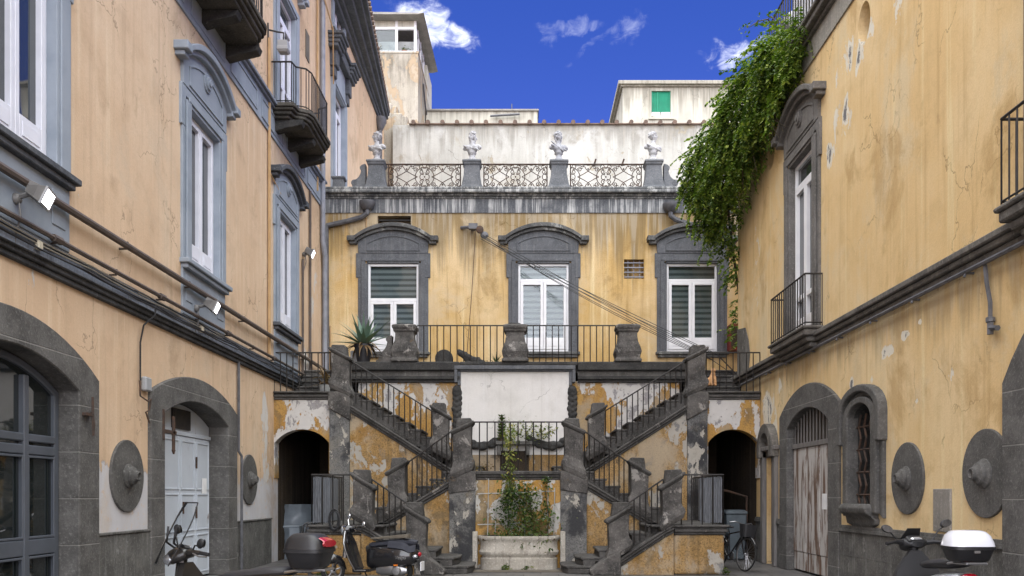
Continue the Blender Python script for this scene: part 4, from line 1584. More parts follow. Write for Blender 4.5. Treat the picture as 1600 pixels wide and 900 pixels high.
def console(mb, x, s, y0, y1, z, k=1.0):
    """side scroll leaning on a pier; s = which way it faces"""
    pts = [(0, 0), (.44, 0), (.46, .05), (.40, .08)]
    pts += [(.33 + .10 * math.cos(R(a)), .20 + .10 * math.sin(R(a))) for a in range(-60, 120, 20)]
    pts += [(.27, .31), (.20, .38), (.15, .48), (.13, .58), (.17, .62), (.17, .68), (.10, .74), (.03, .76), (0, .76)]
    mb.extrude([(x + s * p[0] * k, z + p[1] * k) for p in pts], y0, y1)
    e = spiral((x + s * .33 * k, z + .20 * k), .085 * k, .02 * k, 90, 1.4 if s > 0 else -1.4, 14)
    mb.tube([(p[0], y0 - .004, p[1]) for p in e], .016 * k, 5)


for x, s in ((-4.69, -1), (4.17, 1)):
    m = MB()
    console(m, x, s, PY - .12, PY + .12, 10.66, 1.0)
    m.build('console', 'pier_stone', RF, bevel=.012)
for x in (-5.5,):
    m = MB()
    m.rect_loft([(.2, .2, 0), (.17, .17, .05), (.15, .15, .3), (.2, .2, .33), (.2, .2, .38)], (x, PY, 10.66))
    m.build('parapet_pier', 'pier_stone', RF, bevel=.015)


def scroll_panel(x0, x1, name):
    z0, z1 = 10.70, 11.45
    m = MB()
    y = PY
    r = .0125

    def T(pts, rr=r):
        m.tube([(p[0], y, p[1]) for p in pts], rr, 4)
    T([(x0, z1), (x1, z1)], .024)
    T([(x0 + .05, z0), (x1 - .05, z0)], .012)
    T([(x0 + .08, z0 - .03), (x0 + .08, z1)], .018)
    T([(x1 - .08, z0 - .03), (x1 - .08, z1)], .018)
    n = 2
    a, b = x0 + .08, x1 - .08
    wu = (b - a) / n
    zc = (z0 + z1) / 2
    H = (z1 - z0) / 2
    for i in range(n):
        c = a + wu * (i + .5)
        for sx in (-1, 1):
            e = c + sx * wu / 2                              # the post or mid line of this half unit
            # big bow against the post, with curls
            bow = [(e - sx * (.02 + .26 * math.cos(R(t))), zc + .27 * math.sin(R(t))) for t in range(-80, 81, 16)]
            T(bow)
            for sz in (-1, 1):
                T([(e - sx * (p[0]), zc + sz * p[1]) for p in spiral((.085, .155), .075, .02, 200, 1.2, 12)])
                T([(e - sx * p[0], zc + sz * p[1]) for p in [(.02, .06), (.09, .085), (.13, .05), (.14, 0)]])
                T([(e - sx * p[0], zc + sz * p[1]) for p in spiral((.09, .30), .085, .02, 250, 1.25, 12)])
                T([(e - sx * p[0], zc + sz * p[1]) for p in spiral((.27, .215), .07, .018, 180, -1.3, 12)])
                # crossing S curves in the middle of the unit
                q = [(c + sx * wu * .30, zc + sz * 0), (c + sx * wu * .16, zc + sz * .07), (c, zc + sz * .17), (c - sx * .06, zc + sz * .23),
                     (c - sx * .10, zc + sz * .30), (c - sx * .17, zc + sz * .33), (c - sx * .22, zc + sz * .29), (c - sx * .19, zc + sz * .245), (c - sx * .155, zc + sz * .27)]
                T(q)
                T([(c + sx * p[0], zc + sz * p[1]) for p in [(0, .34), (.07, .36), (.13, .345), (.16, .29)]])
                T([(c + sx * .20, zc + sz * .33), (c + sx * .38, zc + sz * .33)])
        for sz in (-1, 1):
            m.ball((c, y, zc + sz * .235), .028, 6, 4)
        for sx in (-1, 1):
            m.ball((c + sx * wu / 2, y, zc), .026, 6, 4)
            for sz in (-1, 1):
                m.ball((c + sx * (wu / 2 - .02), y, zc + sz * .27), .026, 6, 4)
    return m.build('scroll_railing', 'rust_iron', RF)


for a, b in zip(PIERS[:-1], PIERS[1:]):
    scroll_panel(a + .27, b - .27, '')


def bust(x, label, turn, tilt, female, mat, scale=1.0):
    z = 11.53
    t = thing('bust', label, 'bust', (x, PY, z), 'marble busts on the parapet piers')
    m = MB()
    m.lathe([(.20, 0), (.20, .03), (.13, .06), (.085, .12), (.085, .19), (.12, .22), (.13, .25), (.10, .27)], (x, PY, z - .005), 18)
    m.build('socle', mat if female != 2 else 'marble_grey', t, smooth=True)
    m = MB()
    Z = z + .26
    yaw = Matrix.Rotation(R(turn), 3, 'Z') @ Matrix.Rotation(R(tilt), 3, 'Y')
    body = Matrix.Rotation(R(turn * .3), 3, 'Z')
    c0 = Vector((x, PY, Z))
    start = len(m.v)

    def B(p, r, rot=None, mm=None):
        mm = mm or body
        m.ball(c0 + mm @ Vector(p), r, 12, 8, (mm @ rot) if rot else mm)
    # torso cut below the chest: broad shoulders, drapery folds (face looks along -Y before turning)
    B((0, 0, .10), (.15, .10, .13))
    B((0, -.02, .02), (.09, .075, .06))
    for s in (-1, 1):
        B((s * .15, .01, .145), (.105, .075, .065), Matrix.Rotation(R(s * 22), 3, 'Y'))
        B((s * .075, -.05, .11), (.085, .06, .07))
    for k in range(5):
        B((-.16 + k * .075, -.075, .15 - .022 * k), (.07, .035, .028), Matrix.Rotation(R(30), 3, 'Y'))
    nb = Vector((0, .0, .24))
    m.tube([c0 + body @ Vector((0, .0, .16)), c0 + body @ nb, c0 + body @ Vector((0, 0, .30))], [.085, .062, .06], 12)
    hc = Vector((0, 0, .41))

    def Hd(p, r, rot=None):
        q = c0 + body @ hc + yaw @ Vector(p)
        m.ball(q, r, 12, 9, (yaw @ rot) if rot else yaw)
    Hd((0, .01, .02), (.082, .10, .105))
    Hd((0, -.035, -.035), (.066, .066, .085))
    Hd((0, -.06, -.10), (.034, .03, .028))
    Hd((0, -.105, -.015), (.016, .024, .036), Matrix.Rotation(R(-18), 3, 'X'))
    Hd((0, -.085, .035), (.06, .02, .014))
    Hd((0, -.09, -.062), (.028, .014, .012))
    for s in (-1, 1):
        Hd((s * .034, -.074, .01), (.017, .01, .010))
        Hd((s * .084, .0, -.005), (.012, .022, .032))
        Hd((s * .04, -.06, -.03), (.03, .026, .032))
    # hair in curls
    rnd = random.Random(int(x * 100))
    for k in range(34 if female != 2 else 26):
        th = rnd.uniform(-1, 1)
        ph = rnd.uniform(0, 2 * math.pi)
        d = Vector((math.cos(ph) * math.sqrt(1 - th * th), math.sin(ph) * math.sqrt(1 - th * th), th))
        if d.z < -.35 or (d.y < -.35 and d.z < .55):
            continue
        Hd((d.x * .088, .012 + d.y * .105, .03 + d.z * .10), .026)
    for k in range(9):
        a = R(-90 + 180 * k / 8)
        Hd((.082 * math.sin(a), -.07 * math.cos(a) + .0, .075), .022)
    if female:
        Hd((0, .12, -.01), (.05, .05, .05))
        for s in (-1, 1):
            Hd((s * .08, .04, -.06), (.026, .03, .07))
    if female == 1:
        for s in (-1, 1):
            B((s * .055, .02, .25), (.028, .03, .075))
    if female == 2:
        Hd((0, .05, .05), (.10, .10, .105))
        for k in range(4):
            B((-.14 + k * .06, -.085, .20 - .045 * k), (.11, .03, .02), Matrix.Rotation(R(38), 3, 'Y'))
    m.xform(Matrix.Translation(c0) @ Matrix.Scale(1.16, 4) @ Matrix.Translation(-c0))
    m.build('figure', mat, t, remesh=.0095)
    return t


bust(PIERS[0], 'white marble bust of a man with curled hair, looking towards the peach wing', -62, 4, 0, 'marble')
bust(PIERS[1], 'white marble bust of a woman with wide cut shoulders and loose hair on her neck', -38, 10, 1, 'marble')
bust(PIERS[2], 'grey stone bust of a veiled woman in draped cloth, head tilted', 34, -12, 2, 'marble_grey')
bust(PIERS[3], 'white marble bust of a short haired man beside the creeper', 62, -2, 0, 'marble')
for k, (x, dx, lab) in enumerate(((2.10, .06, 'short dark rod leaning on the right hand scroll railing near the veiled bust'), (2.93, .07, 'short dark rod leaning on the right hand scroll railing near the creeper'))):
    m = MB()
    m.tube([(x, PY + .05, 11.42), (x + dx, PY + .03, 11.62)], .03, 6)
    tag(m.build('rod', 'rust_iron', loc=(x, PY, 11.45)), lab, 'rod')

# ------------------------------------------------------------------ behind the roof terrace
m = MB()
m.box((-5.6, 12), (37.6, 38.1), (10, 17.45))
bw = m.build('wall', 'white_wall')
GW = thing('boundary_wall', 'tall stained white wall with a tile coping behind the busts', 'wall', (0, 37.6, 10))
put_under(bw, GW)
m = MB()
m.box((-4.9, 12), (37.5, 38.2), (17.45, 17.50))
m.build('coping', 'tile', GW)
m = MB()
k = 0
x = -4.7
while x < 11:
    m.tube([(x, 37.38, 17.50), (x, 38.2, 17.60)], .095, 8)
    x += .62
m.build('coping_tiles', 'tile', GW, smooth=True)
m = MB()
random.seed(3)
for k in range(9):
    x = -6.3 + k * .22
    m.box((x, x + .4), (37.9 + .04 * (k % 3), 38.5), (15, 18.9 - k * .22 - (k % 2) * .12))
m.build('ruined_stub', 'tower_wall', GW, bevel=.06)

TW = thing('tower_house', 'crumbling tower house with a white framed glazed veranda under a flat roof', 'building', (-7, 42, 0))
m = MB()
m.box((-13, -5.05), (42, 46.6), (0, 22.75))
m.box((-13, -5.02), (41.97, 46.6), (22.75, 22.83))
m.build('wall', 'tower_wall', TW)
m = MB()
m.box((-5.5, -5.03), (45.7, 48), (10, 24.0))
m.build('chimney_wall', 'cream_wall', TW)
m = MB()
m.loft([[(-13, 41.5, 24.35), (-5.0, 41.5, 24.35), (-4.72, 41.5, 24.42), (-13, 41.5, 24.55)], [(-13, 47.3, 24.35), (-4.9, 47.3, 24.35), (-4.62, 47.3, 24.42), (-13, 47.3, 24.55)]])
m.build('roof', 'roofing', TW)
m = MB()
zf0, zf1 = 22.83, 24.36
for x in (-8.6, -7.62, -7.2, -6.1, -5.2):
    m.box((x - .06, x + .06), (42.1, 42.2), (zf0, zf1))
m.box((-9, -5.14), (42.09, 42.21), (zf1 - .42, zf1 - .30))
m.box((-9, -5.14), (42.09, 42.21), (zf0, zf0 + .08))
for y in (43.0, 44.1, 45.3):
    m.box((-5.26, -5.14), (y - .05, y + .05), (zf0, zf1))
m.box((-5.26, -5.14), (42.1, 46), (zf1 - .42, zf1 - .30))
vr = m.build('veranda_frame', 'white_paint', TW)
m = MB()
m.box((-9, -6.1), (42.14, 42.15), (zf0, zf1 - .4))
m.box((-5.21, -5.20), (42.2, 46), (zf0, zf1 - .4))
m.build('pane', 'glass_clear', vr)
m = MB()
m.box((-9, -5.3), (42.6, 42.62), (zf0, zf1 - .75))
m.build('curtain', 'curtain', vr)
m = MB()
m.box((-9, -5.14), (42.12, 42.19), (zf1 - .30, zf1))
m.build('fascia', 'cream_wall', vr)
m = MB()
m.tube([(-4.98, 43.5, 22.0), (-4.98, 44.5, 21.3), (-4.98, 45.6, 20.9)], .04, 5)
m.build('pipe', 'pipe_grey', TW)


def small_pot_plant(name, loc, h, r, leafm, label, cat, n=60, pot='terracotta', pot_h=.22, leaf=.07, seed=1, group=None):
    t = thing(name, label, cat, loc, group)
    rnd = random.Random(seed)
    m = MB()
    x, y, z = loc
    m.lathe([(r * .62, 0), (r * .9, pot_h * .85), (r, pot_h * .86), (r, pot_h), (r * .8, pot_h)], loc, 14)
    m.build('pot', pot, t, smooth=True)
    m = MB()
    for k in range(n):
        a = rnd.uniform(0, 2 * math.pi)
        rr = r * 1.5 * math.sqrt(rnd.random())
        leafquad(m, Vector((x + rr * math.cos(a), y + rr * math.sin(a), z + pot_h + rnd.random() * h)), leaf, rnd)
    for k in range(5):
        a = rnd.uniform(0, 6.28)
        m.tube([(x, y, z + pot_h * .8), (x + r * .5 * math.cos(a), y + r * .5 * math.sin(a), z + pot_h + h * .8)], .008, 4)
    m.build('foliage', leafm, t, fix=False)
    return t


def leafquad(m, p, s, rnd, d=None, droop=0.0):
    """one small folded leaf"""
    if d is None:
        d = Vector((rnd.uniform(-1, 1), rnd.uniform(-1, 1), rnd.uniform(-.7, .7)))
    d = d.normalized()
    side = d.cross(Vector((rnd.uniform(-.6, .6), rnd.uniform(-.6, .6), 1))).normalized()
    w = s * rnd.uniform(.26, .42)
    tip = p + d * s + Vector((0, 0, -droop * s))
    mid = p + d * s * .5
    up = side.cross(d) * w * .3
    m.add([p, mid + side * w - up, tip, mid - side * w - up, mid], [(0, 1, 4), (1, 2, 4), (2, 3, 4), (3, 0, 4)])


small_pot_plant('potted_plant', (-5.75, 42.45, 22.84), .2, .16, 'ivy', 'tiny terracotta pot plant on the ledge of the glazed veranda, nearer its corner', 'plant', 40, seed=4)
small_pot_plant('potted_plant', (-7.1, 42.05, 22.84), .15, .2, 'dry_leaf', 'tiny withered pot plant at the middle of the glazed veranda ledge', 'plant', 30, seed=5)
FT = thing('rooftop_block', 'small grey rooftop block with a potted bush, behind the tower house', 'building', (-5, 52, 0))
m = MB()
m.box((-8, -4.75), (52, 60), (0, 22.35))
m.box((-8, -4.70), (51.95, 60), (22.35, 22.43))
m.build('wall', 'tower_wall', FT)
m = MB()
m.box((-5.9, -5.35), (52.6, 52.7), (22.43, 23.5))
m.build('screen', 'tarp', FT)
m = MB()
railing_bars(m, (-4.8, 52.1, 22.43), (-4.8, 58, 22.43), 1.0, .3, .02, .025)
m.build('railing', 'iron', FT)
small_pot_plant('potted_plant', (-5.15, 52.3, 22.44), 1.1, .26, 'ivy', 'potted bush on the small rooftop block behind the tower house', 'plant', 120, pot_h=.4, leaf=.14, seed=6)
LH = thing('low_house', 'low cream rooftop running behind the tile coping of the white wall', 'building', (-2, 45, 0))
m = MB()
m.box((-5.0, .72), (45, 52), (0, 21.28))
m.build('wall', 'cream_wall', LH)
m = MB()
m.box((-5.0, .78), (44.9, 52), (21.28, 21.36))
m.build('parapet_cap', 'roofing', LH)
m = MB()
m.tube([(-1.7, 44.8, 20.95), (1.0 - 1.2, 44.75, 21.02)], .06, 5)
m.tube([(-.6, 45.2, 21.36), (-.6, 45.2, 21.75)], .025, 5)
m.build('rooftop_pipe', 'pipe_grey', LH)
CH = thing('cream_house', 'cream rooftop house with one green shuttered window', 'building', (8, 44, 0))
m = MB(lambda p: (p[0], 44 - p[1], p[2]))
wall_sheet(m, rect(4.98, 13, 0, 22.05), [rect(6.42, 7.38, 20.62, 21.85)], .12)
m.box((4.98, 4.99), (-14, -.002), (0, 22.05))
m.build('wall', 'cream_wall', CH)
m = MB()
m.box((4.86, 13), (43.88, 58), (22.05, 22.12))
m.box((4.74, 13), (43.76, 58), (22.12, 22.30))
m.build('roof', 'cream_wall', CH, bevel=.02)
m = MB()
m.box((6.30, 6.42), (43.96, 44.0), (20.5, 21.97))
m.box((7.38, 7.50), (43.96, 44.0), (20.5, 21.97))
m.box((6.42, 7.38), (43.96, 44.0), (21.85, 21.97))
m.box((6.25, 7.55), (43.9, 44.05), (20.42, 20.5))
cw = m.build('window', 'cream_wall', CH)
m = MB()
z = 20.83
while z < 21.84:
    m.add([(6.43, 44.05, z), (7.37, 44.05, z), (7.37, 44.075, z + .052), (6.43, 44.075, z + .052)], [(0, 1, 2, 3)])
    z += .05
for x in (6.44, 6.72, 7.34):
    m.box((x, x + .03), (44.02, 44.045), (20.83, 21.84))
m.build('shutter', 'green_shutter', cw)
m = MB()
m.box((6.43, 6.86), (44.05, 44.07), (20.63, 20.82))
m.box((6.93, 7.37), (44.05, 44.07), (20.63, 20.82))
m.build('pane', 'white_paint', cw)

# ------------------------------------------------------------------ double staircase
XC = -.12
DA, DB, DC, DT = 20.9, 19.2, 17.5, 22.4
Z1, Z2, Z3, Z4 = 1.0, 2.12, 4.06, 4.95


def half(s):
    return lambda p: (XC + s * p[0], p[1], p[2])


ST = thing('double_staircase', 'weathered double staircase of dark stone on flaking ochre walls', 'staircase', (XC, 20, 0))


def post_shape(fr, xc, yc, zb, h, w, dpt, slope, base=True):
    """newel with a swelling foot and a raking moulded cap; slope = rise per metre along +x"""
    m = MB(fr)
    prof = ([(0, .01), (.05, .03), (.13, .052), (.22, .04), (.30, .005), (.40, -.02), (.7, -.015), (1, -.005)] if base else [(0, 0), (1, 0)])

    w = w + .07

    def R4(t, e):
        hx, hy = w / 2 + e, dpt / 2 + e
        z = zb + t * h
        return [(xc - hx, yc - hy, z - slope * hx), (xc + hx, yc - hy, z + slope * hx), (xc + hx, yc + hy, z + slope * hx), (xc - hx, yc + hy, z - slope * hx)]
    m.loft([R4(t, e) for t, e in prof])
    body = m.build('newel_post', 'post_stone', ST, bevel=.018, segs=2)
    m = MB(fr)
    k = 1 / h
    m.loft([R4(1 + .001 * k, .005), R4(1 + .03 * k, .02), R4(1 + .05 * k, .045), R4(1 + .095 * k, .05), R4(1 + .115 * k, .02)])
    top = zb + h + .13 + slope * w / 2 * .55
    sg = 1 if slope > 0 else -1
    hy = dpt / 2 - .02

    def zc(x):
        return zb + h + .113 + slope * (x - xc)
    xh, xl = xc + sg * w * .49, xc - sg * w * .33
    ztop = zc(xh) + .06
    m.loft([[(xl, yc - hy, zc(xl)), (xh, yc - hy, zc(xh)), (xh, yc + hy, zc(xh)), (xl, yc + hy, zc(xl))],
            [(xl + sg * .03, yc - hy + .02, ztop), (xh - sg * .02, yc - hy + .02, ztop + .01), (xh - sg * .02, yc + hy - .02, ztop + .01), (xl + sg * .03, yc + hy - .02, ztop)]])
    m.build('cap', 'stair_stone', body, bevel=.018)
    return body


def flight(fr, risers, z_start, rise, y0, y1, zfloor, wall_mat, x_wall, stringer_pts, direction=1, cut=None, name='flight'):
    """steps (x outward positive in local frame); direction +1 climbs outward, -1 climbs inward."""
    m = MB(fr)
    n = len(risers)
    for i, x in enumerate(risers):
        z1 = z_start + rise * (i + 1)
        xe = risers[i + 1] + direction * .03 if i + 1 < n else x + direction * .34
        a, b = sorted((x - direction * .035, xe))
        m.box((a, b), (y0, y1), (z1 - .055, z1))             # tread with nosing
        a, b = sorted((x, xe))
        m.box((a, b), (y0, y1), (max(zfloor, z1 - rise - .25), z1 - .056))
    f = m.build(name, 'stair_stone', ST, bevel=.018, segs=2)
    # the front wall below the stringer
    m = MB(fr)
    low = [(p[0], p[1] - .02) for p in stringer_pts]
    m.extrude([(low[0][0], 0), (low[-1][0], 0)] + low[::-1], y0 - .20, y0 - .002)
    m.build('front_wall', wall_mat, f)
    m = MB(fr)
    for o, za, zb in ((.04, -.02, .05), (.09, .05, .11), (.11, .11, .17)):
        for (p, q) in zip(stringer_pts[:-1], stringer_pts[1:]):
            m.loft([[(p[0], y0 - .20 - o, p[1] + za), (p[0], y0 + .06, p[1] + za), (p[0], y0 + .06, p[1] + zb - .002), (p[0], y0 - .20 - o, p[1] + zb - .002)],
                    [(q[0], y0 - .20 - o, q[1] + za), (q[0], y0 + .06, q[1] + za), (q[0], y0 + .06, q[1] + zb - .002), (q[0], y0 - .20 - o, q[1] + zb - .002)]])
    m.build('stringer', 'stair_stone', f, bevel=.015)
    return f


def stair_rail(fr, pts, h, step=.135):
    m = MB(fr)
    for a, b in zip(pts[:-1], pts[1:]):
        railing_bars(m, a, b, h, step, .0135, .018, None)
    return m.build('stair_railing', 'iron', ST)


for s in (1, -1):
    fr = half(s)
    # flight 1: from the court outwards
    r1 = [1.32 + .33 * i for i in range(5)]
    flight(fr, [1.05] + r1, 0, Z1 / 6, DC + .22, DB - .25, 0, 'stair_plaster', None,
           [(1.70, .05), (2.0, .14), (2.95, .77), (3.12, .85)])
    m = MB(fr)                                               # two broad bottom steps rounding towards the fountain
    for z0_, z1_, xx, yy in ((0, .165, .92, 0), (.165, .33, 1.22, .1)):
        out = [(2.0, DB - .262), (xx + .12, DB - .262), (xx, DB - .4), (xx, DC + .55 + yy), (xx + .1, DC + .25 + yy), (xx + .35, DC + .12 + yy), (2.2, DC + .12 + yy)]
        m.extrude(out, z0_ + .002, z1_ - .052, axis=2)
        out2 = [(p[0] - (.03 if p[0] < 2 else 0), p[1]) for p in out]
        m.extrude(out2, z1_ - .05, z1_, axis=2)
    m.build('bottom_steps', 'stair_stone', ST, bevel=.02, segs=2)
    # volute at the foot of the stringer
    m = MB(fr)
    pts = [(1.45, 0.0), (1.43, .10), (1.55, .19), (1.75, .34), (2.05, .50), (2.05, 0)]
    m.extrude(pts, DC - .16, DC + .28)
    m.build('stringer_foot', 'post_stone', ST, bevel=.03, segs=2)
    post_shape(fr, 2.02, DC + .12, .36, .78, .36, .40, .62)
    post_shape(fr, 3.08, DC + .12, 1.0, .80, .34, .40, .62)
    stair_rail(fr, [(2.22, DC + .08, .50), (2.92, DC + .08, .98)], .93)
    # landing 1
    m = MB(fr)
    xl0, xl1 = 3.13, 4.14
    m.box((xl0, xl1), (DC + .02, DA - .22), (0, Z1 - .20))
    lw_ = m.build('landing_block', 'stair_plaster', ST, bevel=.06, segs=3)
    m = MB(fr)
    for o, za, zb in ((.02, -.20, -.15), (.06, -.15, -.09), (.035, -.09, -.05), (.085, -.05, 0)):
        m.box((2.66 if o == .085 else xl0, xl1 + o), (DC + .02 - o, DA - .23), (Z1 + za + .001, Z1 + zb))
    m.build('landing_slab', 'stair_stone', lw_, bevel=.015)
    stair_rail(fr, [(3.28, DC + .06, Z1), (xl1 - .02, DC + .06, Z1), (xl1 - .02, DA - .3, Z1)], 1.0, .19)
    # flight 2: back inwards to the middle landing
    r2 = [3.46 - .305 * i for i in range(7)]
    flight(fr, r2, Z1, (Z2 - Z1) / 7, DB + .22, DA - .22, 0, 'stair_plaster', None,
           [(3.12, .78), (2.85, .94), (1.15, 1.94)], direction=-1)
    post_shape(fr, 2.66, DB + .12, 1.20, .92, .33, .40, -.58)
    post_shape(fr, 1.22, DB + .10, 2.02, .98, .36, .42, -.45)
    stair_rail(fr, [(2.44, DB + .1, 1.32), (1.46, DB + .1, 2.02)], .98)
    # pilaster by the fountain and its raking stone
    m = MB(fr)
    m.extrude([(.93, 0), (1.50, 0), (1.50, 1.64), (.93, 1.71)], DB - .09, DB + .3)
    pil = m.build('pilaster', 'pilaster', ST, bevel=.012)
    m = MB(fr)
    m.extrude([(.92, 1.70), (1.52, 1.62), (1.52, 1.98), (1.30, 2.12), (.92, 2.12)], DB - .12, DB + .3)
    m.build('raking_block', 'post_stone', pil, bevel=.025, segs=2)
    # flight 3: outwards to the upper landing
    r3 = [.85 + .30 * i for i in range(11)]
    flight(fr, r3, Z2, (Z3 - Z2) / 11, DA + .22, DT - .02, 0, 'stair_plaster', None,
           [(1.50, 1.98), (4.10, 3.63)])
    post_shape(fr, 1.86, DA + .12, 2.52, .98, .34, .40, .56)
    post_shape(fr, 4.24, DA + .12, 4.02, .86, .38, .42, .50)
    stair_rail(fr, [(2.08, DA + .08, 2.66), (4.02, DA + .08, 3.86)], .95, .15)
    m = MB(fr)
    m.extrude([(4.02, 0), (4.495, 0), (4.495, 3.66), (4.02, 3.38)], DA - .07, DA + .3)
    pil = m.build('pilaster', 'pilaster', ST, bevel=.012)
    m = MB(fr)
    m.extrude([(4.00, 3.36), (4.52, 3.66), (4.52, 4.02), (4.30, 4.06), (4.00, 3.94)], DA - .12, DA + .3)
    m.build('raking_block', 'post_stone', pil, bevel=.03, segs=2)
    # arch under the upper landing
    xo = 5.83 - (.0 if s < 0 else .07)
    m = MB(fr)
    a0, a1 = 4.50, xo
    ac, ah = (4.52 + xo - .02) / 2, (xo - .02 - 4.52) / 2
    arch = seg_arch(ac, ah, 2.84, 3.16, 14)
    m.extrude([(a0, 2.0), (4.52, 2.0)] + [(4.52, 2.5)] + arch[::-1] + [(xo - .02, 2.5), (xo - .02, 2.0), (xo, 2.0), (xo, 3.86), (a0, 3.86)], DA, DA + .35)
    m.build('arch_wall', 'stair_plaster_white', ST)
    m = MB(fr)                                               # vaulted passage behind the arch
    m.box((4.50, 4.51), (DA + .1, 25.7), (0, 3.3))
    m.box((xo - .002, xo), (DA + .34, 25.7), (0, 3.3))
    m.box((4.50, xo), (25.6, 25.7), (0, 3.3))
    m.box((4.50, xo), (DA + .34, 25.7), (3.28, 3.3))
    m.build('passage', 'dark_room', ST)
    m = MB(fr)
    for o, za, zb in ((.03, -.20, -.14), (.06, -.14, -.08), (.03, -.08, -.045), (.09, -.045, 0)):
        m.box((4.40, xo), (DA - o, DT + .05), (Z3 + za + .001, Z3 + zb))
    m.box((4.05, 4.40), (DA + .3, DT + .05), (Z3 - .3, Z3 - .001))
    m.build('landing_slab', 'stair_stone', ST, bevel=.015)
    stair_rail(fr, [(4.48, DA + .02, Z3), (xo + .0, DA + .02, Z3)], .93, .155)
    # steps from the upper landing to the terrace
    m = MB(fr)
    for k in range(5):
        m.box((4.30, xo), (DT + .05 + .28 * k, 23.85), (Z3 + .178 * k + .002, Z3 + .178 * k + .123))
        m.box((4.30, xo), (DT + .02 + .28 * k, 23.85), (Z3 + .178 * k + .125, Z3 + .178 * (k + 1)))
    m.build('flight', 'stair_stone', ST, bevel=.015)

# terrace, its front wall and cornice
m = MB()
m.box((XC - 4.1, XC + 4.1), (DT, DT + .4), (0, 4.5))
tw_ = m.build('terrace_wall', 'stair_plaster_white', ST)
m = MB()
m.box((-5.94, 7.4), (DT + 1.42, 25.99), (4.72, Z4))
m.box((XC - 4.3, XC + 4.3), (DT + .1, DT + 1.43), (4.72, Z4 - .002))
m.build('terrace_floor', 'stair_stone', ST)
for s in (1, -1):
    fr = half(s)
    m = MB(fr)
    m.box((1.50, 4.32), (DT - .16, DT + .5), (4.755, 4.98))
    m.build('terrace_edge', 'dark_stone', ST, bevel=.025)
    m = MB(fr)
    m.box((1.50, 4.28), (DT - .05, DT + .45), (4.62, 4.753))
    m.build('terrace_fascia', 'plinth', ST, bevel=.01)
    m = MB(fr)
    m.box((1.50, 4.30), (DT - .13, DT + .45), (4.53, 4.618))
    m.box((1.50, 4.27), (DT - .07, DT + .45), (4.46, 4.528))
    m.build('terrace_moulding', 'dark_stone', ST, bevel=.015)
m = MB()
m.box((XC - 1.5, XC + 1.5), (DT - .12, DT + .5), (4.885, 4.985))
m.build('terrace_edge', 'dark_stone', ST, bevel=.02)
# white panel with eared frame
px0, px1 = -1.60, 1.16
m = MB()
m.box((px0, px1), (DT - .03, DT + .05), (2.62, 4.74))
pn = m.build('panel', 'panel', ST)
m = MB()
for (xa, xb, za, zb, o) in ((px0 - .16, px1 + .16, 4.78, 4.88, .17), (px0 - .08, px1 + .08, 4.735, 4.78, .10)):
    m.box((xa, xb), (DT - o, DT + .02), (za, zb))
for x, sg in ((px0, -1), (px1, 1)):
    a, b = sorted((x + sg * .08, x + sg * .16))
    m.box((a, b), (DT - .168, DT + .02), (4.45, 4.778))
    a, b = sorted((x, x + sg * .08))
    m.box((a, b), (DT - .10, DT + .02), (4.38, 4.733))
m.build('panel_frame', 'rear_trim', pn, bevel=.012)
# carved hangings and the swag of fruit below
for sx, x in ((-1, -1.70), (1, 1.24)):
    m = MB()
    rnd = random.Random(5)
    m.ball((x, DT - .06, 4.27), (.12, .09, .12), 10, 7)
    z = 4.20
    while z > 3.0:
        for dx in (-.055, .06):
            m.ball((x + dx + rnd.uniform(-.015, .015), DT - .05, z), (.075, .07, .08), 9, 6)
        m.ball((x, DT - .09, z - .05), (.06, .06, .07), 9, 6)
        z -= .135
    m.build('stone_garland', 'dark_stone', ST, remesh=.018)
m = MB()
rnd = random.Random(8)
for sx in (-1, 1):
    n = 17
    for i in range(n):
        t = i / (n - 1)
        x = XC - .10 + sx * (.35 + t * 1.15)
        z = 3.02 - .24 * math.sin(math.pi * min(1, t * 1.0)) + .12 * t
        r = .075 + .035 * math.sin(math.pi * t)
        for q in range(3):
            m.ball((x + rnd.uniform(-.03, .03), DT - .07 - rnd.uniform(0, .06), z + rnd.uniform(-.06, .06)), (r, r * .85, r * .7), 8, 6)
m.build('stone_garland', 'dark_stone', ST, remesh=.02)
m = MB()
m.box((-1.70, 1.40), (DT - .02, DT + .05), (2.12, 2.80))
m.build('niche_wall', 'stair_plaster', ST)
# middle landing over the fountain with its shelf and a dark panel for the opening
m = MB()
for o, za, zb in ((.02, -.20, -.14), (.05, -.14, -.08), (.09, -.08, 0)):
    m.box((XC - .93, XC + .93), (DB - o + .06, DT), (Z2 + za + .001, Z2 + zb))
for s in (1, -1):
    a, b = sorted((XC + s * .931, XC + s * 1.70))
    m.box((a, b), (DB + .3, DA + .2), (Z2 - .2, Z2))
m.build('middle_landing', 'stair_stone', ST, bevel=.015)
stair_rail(ident, [(XC - 1.02, DB + .1, Z2), (XC + 1.02, DB + .1, Z2)], 1.08, .168)
m = MB()
m.box((XC - .95, XC + .95), (DB, DB + .25), (0, 1.92))
m.build('fountain_wall', 'fountain_wall', ST)
m = MB()
m.box((-.70, .22), (DT - .34, DT), (2.86, 2.95))
for x in (-.62, .10):
    m.box((x - .05, x + .05), (DT - .28, DT), (2.60, 2.858))
m.build('stone_shelf', 'plinth', ST, bevel=.015)
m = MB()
m.box((-.60, .14), (DT - .032, DT - .022), (2.14, 2.72))  # flat panel, the shade of an opening is painted as its colour
m.build('shelf_shade_panel', 'dark_room', ST)

